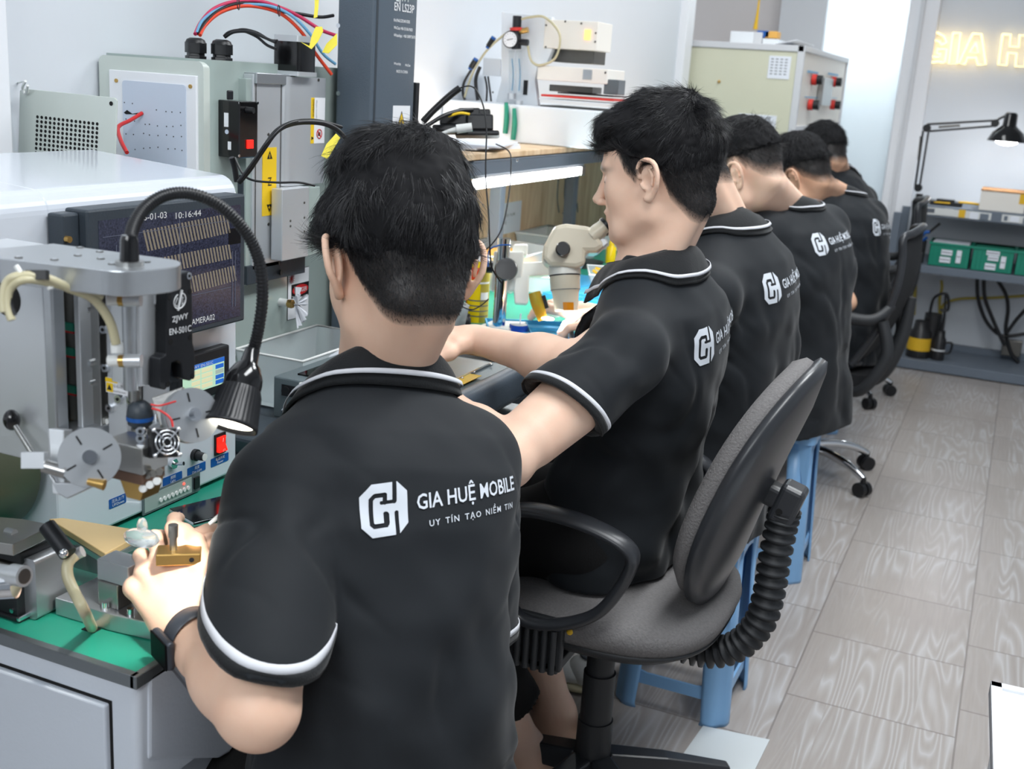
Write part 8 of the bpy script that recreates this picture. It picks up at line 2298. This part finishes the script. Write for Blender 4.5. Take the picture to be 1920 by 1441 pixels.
 def torso(P):
  Q = P - pel; t = (Q @ U) / Lt; x = Q @ Rv; y = Q @ Fv
  a = np.interp(t, st[:, 0], st[:, 1]) * wsc; b = np.interp(t, st[:, 0], st[:, 2]) * g('dsc', 1.0); o_ = np.interp(t, st[:, 0], st[:, 3])
  e = 2.35
  q = (np.abs(x / a) ** e + np.abs((y - o_) / b) ** e) ** (1 / e)
  d = (q - 1) * np.minimum(a, b) * .95
  # long soft folds running down the back, finer near the waist
  L3 = np.stack([x * 1.0 + y * .4, t * .42, y * .6], -1)
  amp = np.interp(t, [-.2, .1, .4, .7, .95], [.013, .013, .010, .006, .001])
  d = d + amp * vnoise(L3 + 3, 15, fold_seed) * 1.0
  L4 = np.stack([x + t * Lt * .8, t * Lt - x * .5, y], -1); d = d + .0034 * vnoise(L4 + 3, 21, fold_seed + 1)
  L5 = np.stack([x * 1.0 + y * .3 + t * .10, t * .20, y * .3], -1); v5 = vnoise(L5 + 5, 14, fold_seed + 5); wa = np.interp(t, [-.2, .55, .75, .9], [1, 1, .45, 0])
  d = d + .0050 * wa * np.exp(-(v5 / .13) ** 2)
  arm_ = np.clip((np.abs(x) - .06) / .08, 0, 1) * np.interp(t, [.3, .5, .75, .85], [0, 1, 1, 0]); v6 = vnoise(np.stack([t * Lt * 1.0 - np.abs(x) * .9, x * .15 + 4, y * .2], -1) + 5, 22, fold_seed + 7)
  d = d + .0045 * arm_ * np.exp(-(v6 / .14) ** 2)
  return np.maximum(d, np.maximum((st[0, 0] - t) * Lt, (t - st[-1, 0]) * Lt))
 S._op(S.lo - 1, S.lo + S.n * S.h + 1, torso, 'u', .01)
 S.cone(shd['L'] + Fv * 0 + U * .005, shd['R'] + U * .005, .056, .056, .035)
 for s, nm in ((-1, 'L'), (1, 'R')):      # trapezius slope
  S.cone(c7 + Fv * .02 - U * .048 + Rv * s * .045, shd[nm] + U * .008 - Rv * s * .01, .044, .048, .03)
 bands = []
 for k, A in arms.items():
  sh, el = shd[k], np.array(A['el']); up = el - sh; lu = np.linalg.norm(up); ud = up / lu
  L_ = A.get('sl', .215); he = sh + ud * L_
  r0_, r1_ = A.get('sr', (.066, .078))
  T2 = Sdf(np.minimum(sh, he) - .15, np.maximum(sh, he) + .15, h)
  T2.cone(sh, he + ud * .06, r0_, r1_ + .002)
  sd = (hash(k) if False else (7 if k == 'L' else 9)) + fold_seed
  nrm = np.cross(ud, A.get('cut', (0, 0, 1)))
  def fold(P, sh=sh, ud=ud, sd=sd, L_=L_):
   Q = P - sh; t = Q @ ud; lat = Q - t[..., None] * ud
   w_ = np.clip(t / .05, 0, 1) * np.clip((L_ - .02 - t) / .05, .25, 1)
   return w_ * (.0065 * vnoise(lat * 1.0 + ud * (t * .35)[..., None] + 4, 24, sd) + .0035 * vnoise(P * .9 + 2, 30, sd + 3) + .0045 * np.exp(-(vnoise(lat * .8 + ud * (t * 1.1)[..., None] + 3, 17, sd + 9) / .12) ** 2))
  T2._op(T2.lo - 1, T2.lo + 1, fold, 'add')
  cn = np.asarray(A['cn'], float) if 'cn' in A else ud + np.asarray(A.get('tilt', (0, 0, 0)), float); cn /= np.linalg.norm(cn)
  T2.half(he, cn)
  T2.cone(he + ud * .004, he + ud * .10, r1_ - .014, r1_ - .014, 0, 's')
  # merge onto the torso grid (same spacing, shifted sampling)
  off = np.round((T2.lo - S.lo) / h).astype(int)
  # resample by rebuilding at aligned origin
  lo_al = S.lo + off * h
  dlt = (lo_al - T2.lo)
  a = np.maximum(off, 0); b = np.minimum(off + T2.n, S.n)
  sl = tuple(slice(a[i], b[i]) for i in range(3)); sl2 = tuple(slice(a[i] - off[i], b[i] - off[i]) for i in range(3))
  gg, dd = S.g[sl], T2.g[sl2]; kk = .022
  hh = np.clip(.5 + .5 * (gg - dd) / kk, 0, 1); S.g[sl] = gg * (1 - hh) + dd * hh - kk * hh * (1 - hh)
  bands.append((he, ud, L_, r1_, cn, A.get('rl', r1_ * 1.28)))
 for (pa, pb, r_, dep) in g('creases', []):
  S.cone(pa, pb, r_, r_, dep, 's')
 if 'hem' in sp: S.half(np.array(sp['hem'][0]), np.array(sp['hem'][1]))
 # neck opening
 S.cone(c7 + Fv * .040 - U * .02, c7 + Fv * .060 + U * .08, .058, .062, .006, 's')
 V, F = S.mesh(); V = relax(V, F, 5, .5)
 shirt = np_mesh('polo_shirt', V, F, 'shirt_black', root)
 bv = bvh_of(V, F)
 for he, ud, L_, r1_, cn, rl_ in bands:
  iw = (lambda q: q / np.linalg.norm(q))(pel + U * Lt * .5 - he)
  ring_band(bv, he, cn, -.0095, -.0035, .13, 'sleeve_cuff', 'collar_black', shirt, rlim=rl_, inw=iw, extra=.006)
  ring_band(bv, he, cn, -.0165, -.0095, .13, 'sleeve_stripe', 'stripe_white', shirt, rlim=rl_, inw=iw)
 # ---------- collar
 nk_ax = (hc + Rh @ np.array([0, -.04, -.05]) * hs) - c7; nk_ax /= np.linalg.norm(nk_ax); nk_ax = nk_ax * .5 + U * .5 ; nk_ax /= np.linalg.norm(nk_ax)
 cen = c7 + Fv * .048 - U * .012
 n = 61; rows = 9; Vc = []; open_ = math.radians(g('open', 158))
 ring = []
 for i in range(n):
  a = -open_ + 2 * open_ * i / (n - 1)
  fr = abs(a) / math.pi
  dirv = Rv * math.sin(a) - Fv * math.cos(a)           # a=0 is the nape
  rt = .066 + .004 * math.sin(a) ** 2
  dip = U * g('ct', .075) * (1 - math.cos(a)) / 2
  top = cen + dirv * rt * .95 * g('cr', 1) + nk_ax * g('chh', .052) - dip
  low = cen + dirv * (rt * g('cr', 1) + .034 + .014 * max(0, fr - .4)) + U * (-.004 - .03 * max(0, fr - .5)) - dip
  q = bv.find_nearest(Vector(low))
  pn = np.array(q[0]); nn = np.array(q[1])
  if nn @ (low - pn) < 0 and (low - pn) @ (low - pn) > 1e-8: low2 = pn + nn * .006
  else: low2 = pn + nn * .006
  low = low * .45 + low2 * .55 if nn @ (low - pn) > .004 else low2
  ring.append((top, low, dirv))
 for j in range(rows):
  t = j / (rows - 1)
  for top, low, dirv in ring:
   # folded roll: rises a little, then falls outwards
   p = top * (1 - t) + low * t + nk_ax * .012 * math.sin(math.pi * min(1, t * 1.0)) * (1 - t) + dirv * .006 * math.sin(math.pi * t)
   Vc.append(p)
 Vc = np.array(Vc)
 for i in range(3 * n, len(Vc)):
  q = bv.find_nearest(Vector(Vc[i])); pn, nn = np.array(q[0]), np.array(q[1]); dd = (Vc[i] - pn) @ nn
  if dd < .0055: Vc[i] = pn + nn * .0055
 Fc = np.array([(j * n + i, j * n + i + 1, (j + 1) * n + i + 1, (j + 1) * n + i) for j in range(rows - 1) for i in range(n - 1)])
 # inner stand
 Vi = []
 for j in range(4):
  for top, low, dirv in ring: Vi.append(top - dirv * .003 * j / 3 - nk_ax * .035 * j / 3)
 Fi = np.array([(j * n + i + 1, j * n + i, (j + 1) * n + i, (j + 1) * n + i + 1) for j in range(3) for i in range(n - 1)]) + len(Vc)
 co = np_mesh('collar', np.concatenate([Vc, np.array(Vi)]), np.concatenate([Fc, Fi]), 'collar_black', shirt)
 sd_ = co.modifiers.new('t', 'SOLIDIFY'); sd_.thickness = .0035; sd_.offset = 1
 if g('stripe', True):
  rr_ = [rr for rr in (6.05, 6.4, 6.75)]
  Vb = []
  for rr in rr_:
   j0 = int(rr); f = rr - j0
   row = Vc[j0 * n:(j0 + 1) * n] * (1 - f) + Vc[(j0 + 1) * n:(j0 + 2) * n] * f
   for p, (top, low, dirv) in zip(row, ring): Vb.append(p + (dirv * .8 + U * .6) * .0046)
  Fb = np.array([(j * n + i, j * n + i + 1, (j + 1) * n + i + 1, (j + 1) * n + i) for j in range(len(rr_) - 1) for i in range(n - 1)])
  b_ = np_mesh('collar_stripe', np.array(Vb), Fb, 'stripe_white', shirt); m_ = b_.modifiers.new('t', 'SOLIDIFY'); m_.thickness = .001; m_.offset = 0
 # ---------- print
 if 'print' in sp:
  pr = sp['print']; Nn = -Fv + Rv * pr.get('nr', 0)
  dpx = FW + (pr['px'] - 960) / FPX * RT - (pr['py'] - 720.5) / FPX * UP; dpx /= np.linalg.norm(dpx); hh_ = bv.ray_cast(Vector(CP), Vector(dpx), 9)[0]
  o0 = (np.array(hh_) if hh_ is not None else c7 - U * .2) - Fv * .03
  print_on(bv, o0, Rv + U * pr.get('slope', 0), U, Nn, shirt, pr.get('sc', 1.0), text=pr.get('text', True))
 # ---------- trousers
 if 'knees' in sp:
  S = Sdf(np.minimum(pel, np.min([k[0] for k in sp['knees']] + [k[1] for k in sp['knees']], 0)) - .14, np.maximum(pel, np.max([k[0] for k in sp['knees']] + [k[1] for k in sp['knees']], 0)) + .15, .005)
  S.cone(pel - Rv * .07 - U * .02, pel + Rv * .07 - U * .02, .118, .118, .03)
  for i, (kn, an) in enumerate(sp['knees']):
   kn, an = np.array(kn), np.array(an); s = -1 if i == 0 else 1
   hp = pel + Rv * s * .085 - U * .015
   S.cone(hp, kn, .092, .068, .03)
   S.cone(kn, an, .068, .060, .02)
   d_ = (an - kn) / np.linalg.norm(an - kn)
   S._op(np.minimum(kn, an) - .12, np.maximum(kn, an) + .12, lambda P: .005 * vnoise(P + 2, 22, 5), 'add')
   S.cone(an + d_ * .045, an + d_ * .14, .085, .085, 0, 's')
  V, F = S.mesh(); V = relax(V, F, 2)
  np_mesh('trousers', V, F, 'shorts_black', root)
 for lg in g('legs', []):
  if len(lg) > 4 and lg[4]:
   an, toe = np.array(lg[1]), np.array(lg[2]); dt = toe - an; dt[2] = 0; dt /= np.linalg.norm(dt); sd_ = np.cross(dt, (0, 0, 1))
   m = MB().use('sandal'); c = an * .5 + toe * .5; base = np.array([c[0], c[1], 0]) + dt * .01
   P = [base + dt * .135 * math.cos(a) * (1 if math.cos(a) > 0 else .95) + sd_ * .047 * math.sin(a) * (1 + .12 * math.cos(a)) for a in np.linspace(0, 2 * math.pi, 28, endpoint=False)]
   k = len(P); m.add([p + (0, 0, .001) for p in P] + [p + (0, 0, .026) for p in P], [tuple(range(k))[::-1], tuple(range(k, 2 * k))] + [(i, (i + 1) % k, (i + 1) % k + k, i + k) for i in range(k)])
   tp = toe * .75 + an * .25
   m.tube([np.array([tp[0], tp[1], .02]) + sd_ * .05, np.array([tp[0], tp[1], .07]) + sd_ * .03, np.array([tp[0], tp[1], .075]) - sd_ * .02, np.array([tp[0], tp[1], .02]) - sd_ * .05], .012, 8)
   m.build('sandal', None, root, .003)
 return root, shd, bv


mat('nail', (232, 196, 182), 0.25)
# ================================================================== the five workers, nearest first
v3 = lambda *a: np.array(a, float)
RTh = np.array([RT[0], RT[1], 0]); RTh /= np.linalg.norm(RTh)
# ---- nearest worker
c7 = un(735, 712, 1.40)
pel = v3(-0.575, 1.02, 0.50)
U1 = (c7 - pel) / np.linalg.norm(c7 - pel)
azr = math.radians(62)
shL = un(532, 930, 1.29)
shR = un(872, 868, 1.46)
elL = un(482, 1322, 1.135)
wrL = un(345, 1180, 1.25)
print('P1 c7', c7.round(3), 'shL', shL.round(3), 'shR', shR.round(3), 'el', elL.round(3), 'wr', wrL.round(3), 'shoulder width', round(float(np.linalg.norm(shL - shR)), 3))
kn = un(292, 1068, proj(wrL)[2] + .035)
DL_ = kn - wrL
elR = v3(-0.58, 1.24, 0.80); tip = un(338, 1004, 1.275)
DR_ = elR - tip; wrR = tip + DR_ / np.linalg.norm(DR_) * .158; DR_ = -DR_
p1, shd1, bv1 = person(dict(
 label='nearest worker seen from behind in a black polo shirt, hands at the press machine',
 pelvis=pel, c7=c7, az=62, head=un(748, 496, 1.385), haz=51, hpitch=24, hroll=-2, hs=1.07, skin='skin_fair', h=.0022, sh=.0034, ah=.0018,
 shL=shL, shR=shR, wsc=.86, nk=.98, chh=.066,
 arms=dict(L=dict(cn=(-.24 * RTh[0], -.24 * RTh[1], -1), rl=.105, el=elL, wr=wrL, D=DL_, N=-FW * .8 + UP * .5 - RT * .25, side=1, curl=[(.15, .55, .45), (.35, .85, .6), (.5, 1.0, .6), (.6, 1.0, .6)], thumb=[(.75, .62, .05), (1.0, .12, -.12), (1.0, -.25, -.3)], sl=.160, sr=(.064, .068), spread=.25, sz=.98),
              R=dict(el=elR, wr=wrR, D=DR_, N=UP * .9 - FW * .2, side=1, curl=[(.1, .25, .2), (.35, .5, .4), (.6, .7, .5), (.8, .8, .6)], thumb=[(.6, .6, -.5), (.95, .25, -.3), (1.0, 0, -.1)], sl=.22, sr=(.066, .075))),
 hair=dict(seed=21, n=24000, ns=15000, vol=1.7, edge=([-.16, -.12, -.09, -.05, 0, .05, .1], [-.040, -.038, -.026, .004, .026, .04, .06]), back=1, fringe=[((0, -.02, .105), (.072, .085, .042)), ((0, .06, .085), (.05, .035, .025)), ((-.045, .02, .06), (.035, .06, .035)), ((.045, .02, .06), (.035, .06, .035))], front=.098, len=1.1, slen=.8),
 print=dict(px=674, py=1012, slope=.17, sc=.92),
 knees=[((-.80, 1.05, .50), (-.78, 1.0, .16)), ((-.72, 1.38, .50), (-.70, 1.36, .16))], fold=4))

# smart watch on the left wrist
fa = (wrL - elL) / np.linalg.norm(wrL - elL)
wc = wrL - fa * .022
x_ = np.cross(fa, -FW); x_ /= np.linalg.norm(x_); y_ = np.cross(x_, fa)
wt = MB().use('watch_band'); n = 40; V = []
od = -RT * .9 - UP * .1 - FW * .45; od = od - fa * (od @ fa); od /= np.linalg.norm(od); oe = np.cross(fa, od)
for j, t in enumerate((-.011, -.010, .010, .011)):
 for i in range(n):
  a = 2 * math.pi * i / n; rr = .031 + (.0015 if j in (1, 2) else 0)
  V.append(wc + fa * t + od * rr * .95 * math.cos(a) + oe * rr * 1.06 * math.sin(a))
wt.add(V, [(j * n + i, j * n + (i + 1) % n, (j + 1) * n + (i + 1) % n, (j + 1) * n + i) for j in range(3) for i in range(n)], True)
W_ = wt.build('wrist_watch', None, p1, label='dark smart watch on the left wrist')
m_ = MB().use('watch_case'); c_ = wc + od * .0335; m_.obox(c_, oe, fa, od, .0175, .0205, .0052); m_.build('watch_case', None, W_, .005, seg=4)
m_ = MB().use('watch_glass'); m_.obox(c_ + od * .0052, oe, fa, od, .0158, .0188, .0010); m_.build('watch_screen', None, W_, .004, seg=3)

# brass jig and swab in the hands
jc = un(336, 1040, 1.272)
t = thing('brass_jig', 'small brass clamping jig with an upright knurled pin held between the hands', 'jig', jc)
ax1 = RT * .95 + FW * .25 - UP * .12; ax1 /= np.linalg.norm(ax1); az1 = np.array([0, 0, 1.]) + ax1 * 0; ax1 -= az1 * (ax1 @ az1); ax1 /= np.linalg.norm(ax1); ay1 = np.cross(az1, ax1)
m = MB().use('brass'); m.obox(jc, ax1, ay1, az1, .024, .014, .007); m.build('jig_body', None, t, .0015)
m = MB().use('steel'); m.cyl(jc - ax1 * .006 + az1 * .007, jc - ax1 * .006 + az1 * .022, .0042, n=18); m.cyl(jc - ax1 * .006 + az1 * .022, jc - ax1 * .006 + az1 * .036, .0055, n=18); m.build('knurled_pin', None, t, .0006)
m = MB().use('black_plastic'); q = jc + ax1 * .014 - ay1 * .0142; m.cyl(q, q - ay1 * .0006, .0028, n=12); m.build('set_screw', None, t)
m = MB().use('white_plastic'); m.tube([un(392, 982, 1.26), un(404, 973, 1.262), un(414, 966, 1.265)], [.002, .0028, .0035], 8); single(m, 'cotton_swab', 'white swab tip poking up between the right hand and phone', 'swab')
m = MB().use('clear_plastic'); a_ = un(265, 1008, 1.25); m.ball(a_, (.022, .014, .010), 16, 8); m.ball(a_ + (-.002, .004, .012), (.006, .006, .010), 12, 6); single(m, 'plastic_pouch', 'crumpled clear plastic pouch under the lamp light beside the brass jig', 'pouch')

# ---- second worker, on the grey chair
c7 = un(1264, 494, 1.95)
pel = v3(-.600, 1.93, .62)
shL = un(1172, 668, 1.80); shR = un(1215, 610, 2.12)
elL = on_ray(948, 858, shL, .28, False); wrL = on_ray(800, 730, elL, .24, True)
elR = on_ray(1085, 690, shR, .30, False); wrR = on_ray(893, 636, elR, .25, True)
print('P2 c7', c7.round(3), 'shw', round(float(np.linalg.norm(shL - shR)), 3), 'el', elL.round(3), wrL.round(3), elR.round(3), wrR.round(3), [round(float(np.linalg.norm(a - b)), 3) for a, b in ((shL, elL), (elL, wrL), (shR, elR), (elR, wrR))])
DR_ = un(838, 628, proj(wrR)[2]) - wrR
aL, aR = pl(988, 1405, 2, .09), pl(1045, 1335, 2, .10)
p2, shd2, bv2 = person(dict(
 label='worker in left profile on the grey office chair, arm stretched to the clamp fixture',
 pelvis=pel, c7=c7, az=80, head=un(1233, 327, 1.93), haz=90, hpitch=12, hroll=0, hs=.99, skin='skin_light', h=.0022, sh=.0036, ah=.002,
 shL=shL, shR=shR, wsc=.92, dsc=.87, nk=.93,
 arms=dict(L=dict(tilt=(0, 0, -.45), el=elL, wr=wrL, D=wrL - elL, N=(0, 0, 1), side=-1 * -1, curl=[.3, .35, .4, .45], thumb=[(.6, .8, -.2), (.9, .4, -.3), (1, .1, -.2)], sl=.15, sr=(.066, .070), sz=1.0),
              R=dict(el=elR, wr=wrR, D=DR_, N=(0.15, 0.0, 1), side=-1, curl=[(.30, .6, .5), (.35, .65, .5), (.45, .7, .5), (.55, .7, .5)], thumb=[(.55, .80, -.25), (.85, .55, -.35), (1.0, .15, -.25)], sl=.16, sr=(.066, .076), sz=1.0, spread=.2)),
 hair=dict(seed=33, n=24000, ns=15000, vol=1.1, edge=([-.16, -.12, -.09, -.06, -.02, .02, .05, .1], [-.048, -.046, -.036, -.016, .020, .036, .050, .06]), back=0, fringe=[((0, .060, .088), (.050, .034, .026)), ((-.03, .045, .086), (.04, .04, .024))], front=.094, len=1.0, slen=.55, sweep=(0, .25, .12)),
 print=dict(px=1300, py=688, slope=.06, sc=.95),
 knees=[((-.93, 1.80, .53), (aL[0] - .025, aL[1] - .01, .17)), ((-.90, 2.06, .53), (aR[0] - .02, aR[1] - .0, .27))],
 legs=[((-.93, 1.80, .50), tuple(aL), (aL[0] - .13, aL[1] - .02, .035), 1, True), ((-.90, 2.06, .50), tuple(aR), (aR[0] - .13, aR[1] + .01, .035), -1, True)], fold=11,
 hem=(pel - v3(0, 0, .10), (0, 0, -1))))

# ---- third worker
c7 = un(1388, 418, 2.42); pel = v3(-.55, 2.44, .56)
hd = un(1268, 307, 2.40)
shL = un(1325, 565, 2.26); shR = un(1370, 500, 2.58)
elL = v3(-.72, 2.42, .86); wrL = v3(-.90, 2.50, .86)
elR = v3(-.78, 2.68, .86); wrR = un(1152, 622, 2.64); DR_ = un(1085, 600, 2.62) - wrR
p3, _, _ = person(dict(
 label='third worker from the camera, face hidden, holding tweezers under the microscope',
 pelvis=pel, c7=c7, az=76, head=hd, haz=74, hpitch=30, hs=1.05, skin='skin_light', h=.003, sh=.005, ah=.0024, face=True, shL=shL, shR=shR, wsc=1.0,
 arms=dict(L=dict(el=elL, wr=wrL, D=(-1, .3, 0), N=(0, 0, 1), side=1, curl=[.4] * 4, thumb=[(.6, .8, -.2), (.9, .4, -.3), (1, .1, -.2)], sl=.20),
              R=dict(el=elR, wr=wrR, D=DR_, N=UP * .8 - FW * .3, side=-1, curl=[(.5, .7, .3), (.6, .8, .4), (.7, .9, .5), (.8, .9, .5)], thumb=[(.6, .6, -.5), (.95, .3, -.3), (1.0, 0, -.1)], sl=.20)),
 hair=dict(low=.02, seed=41, n=7000, ns=5000, vol=1.2, edge=([-.16, -.12, -.09, -.05, 0, .05, .1], [-.010, .0, .005, .022, .034, .045, .06]), back=1, fringe=[], front=.09),
 print=dict(px=1432, py=572, slope=.06, sc=.95), fold=17,
 knees=[((-.92, 2.42, .50), (-.90, 2.42, .2)), ((-.93, 2.58, .50), (-.90, 2.58, .2))]))
m = MB().use('steel'); m.tube([un(1045, 624, 2.60), un(1075, 606, 2.60), un(1113, 580, 2.60)], [.001, .0028, .004], 8); single(m, 'tweezers', 'steel tweezers held in the hand under the microscope', 'tweezers')

# ---- fourth
c7 = un(1500, 385, 3.25); pel = v3(-.53, 3.33, .56)
p4, _, _ = person(dict(
 label='fourth worker from the camera with head bowed, left ear and cheek visible, black polo shirt',
 pelvis=pel, c7=c7, az=70, head=un(1393, 325, 3.12), haz=84, hpitch=32, hs=1.08, skin='skin_light', h=.0034, sh=.006, ah=.003, wsc=1.04, dsc=1.0,
 arms=dict(L=dict(el=(-.72, 3.02, .86), wr=(-.93, 3.08, .86), D=(-1, .2, 0), N=(0, 0, 1), side=1, curl=[.4] * 4, thumb=[(.6, .8, -.2), (.9, .4, -.3), (1, .1, -.2)], sl=.21, sr=(.07, .085)),
              R=dict(el=(-.80, 3.52, .86), wr=(-1.0, 3.50, .86), D=(-1, -.2, 0), N=(0, 0, 1), side=-1, curl=[.4] * 4, thumb=[(.6, .8, -.2), (.9, .4, -.3), (1, .1, -.2)], sl=.20)),
 hair=dict(low=.05, seed=51, n=6000, ns=5000, vol=1.4, edge=([-.16, -.12, -.09, -.05, 0, .05, .1], [.02, .025, .03, .036, .042, .05, .06]), back=0, fringe=[((0, .06, .10), (.05, .05, .03))], front=.10, len=1.0, slen=.6, sweep=(0, .4, .4)),
 print=dict(px=1529, py=481, slope=.06, sc=.95), fold=23, nails=False,
 knees=[((-.93, 3.22, .50), (-.93, 3.2, .2)), ((-.93, 3.48, .50), (-.90, 3.5, .2))]))

# ---- fifth, with glasses
c7 = un(1590, 362, 4.15); pel = v3(-.53, 4.26, .56)
hd5 = un(1497, 334, 4.0)
p5, _, _ = person(dict(
 label='fifth worker from the camera wearing thin glasses, on the chrome-based mesh chair, black polo shirt',
 pelvis=pel, c7=c7, az=68, head=hd5, haz=82, hpitch=36, hs=1.12, skin='skin_tan', h=.004, sh=.006, ah=.0034, wsc=1.08,
 arms=dict(L=dict(el=un(1578, 560, 3.98), wr=(-.84, 4.10, .84), D=(-1, .2, 0), N=(0, 0, 1), side=1, curl=[.4] * 4, thumb=[(.6, .8, -.2), (.9, .4, -.3), (1, .1, -.2)], sl=.22),
              R=dict(el=(-.80, 4.45, .86), wr=(-1.0, 4.40, .86), D=(-1, -.2, 0), N=(0, 0, 1), side=-1, curl=[.4] * 4, thumb=[(.6, .8, -.2), (.9, .4, -.3), (1, .1, -.2)], sl=.20)),
 hair=dict(seed=61, n=5000, ns=4000, vol=1.4, edge=([-.16, -.12, -.09, -.05, 0, .05, .1], [.0, .01, .018, .03, .038, .05, .06]), back=1, fringe=[], front=.09, low=.035),
 print=dict(px=1636, py=442, slope=.06, sc=.95), fold=29, nails=False,
 knees=[((-.90, 4.12, .50), (-.90, 4.1, .2)), ((-.90, 4.40, .50), (-.90, 4.4, .2))]))
R5 = head_rot(math.radians(82), math.radians(36), 0)
G = lambda x, y, z: hd5 + R5 @ (np.array([x, y, z]) * 1.12)
m = MB().use('black_anod')
for s in (-1, 1):
 m.tube([G(.079 * s, -.016, .002), G(.078 * s, .02, .006), G(.072 * s, .078, .006)], .0013, 6)
 m.tube([G((.033 + .024 * math.cos(a)) * s, .096, .000 + .018 * math.sin(a)) for a in np.linspace(0, 6.3, 20)], .0012, 6, spline=False)
m.tube([G(-.01, .098, .004), G(.01, .098, .004)], .0012, 6)
m.build('glasses', None, p5, label='thin dark glasses')

# ---- sixth, mostly hidden
c7 = un(1585, 322, 5.05); pel = v3(-.66, 5.02, .56)
p6, _, _ = person(dict(
 label='farthest worker, only dark hair, nape and collar showing above the others',
 pelvis=pel, c7=c7, az=66, head=un(1542, 292, 4.95), haz=62, hpitch=30, hs=1.05, skin='skin_tan', h=.005, sh=.008, ah=.005, wsc=.95, nails=False,
 arms=dict(L=dict(el=(-.83, 4.80, .88), wr=(-1.02, 4.85, .86), sl=.20), R=dict(el=(-.90, 5.18, .88), wr=(-1.1, 5.1, .86), sl=.20)),
 hair=dict(low=.03, seed=71, n=3000, ns=2000, vol=1.3, edge=([-.16, -.12, -.09, -.05, 0, .05, .1], [-.01, .0, .010, .03, .038, .05, .06]), back=1, fringe=[], front=.09), fold=31,
 knees=[((-.98, 4.9, .50), (-.98, 4.9, .2)), ((-.98, 5.15, .50), (-.98, 5.15, .2))]))

b_ = pl(1078, 1300, 2, 0)
t = thing('sneaker', 'white sneaker with a cream sole on the floor behind the office chair column', 'shoe', b_)
m = MB().use('bone_tube'); m.ball(b_ + (-.03, .03, .014), (.11, .045, .014), 24, 8); m.build('sole', None, t)
m = MB().use('white_plastic'); m.ball(b_ + (-.045, .03, .040), (.09, .040, .030), 24, 10); m.ball(b_ + (.02, .03, .050), (.055, .038, .042), 20, 10); m.build('upper', None, t)
m = MB().use('ink_grey'); m.ball(b_ + (.025, .03, .090), (.030, .024, .006), 16, 6); m.build('opening', None, t)
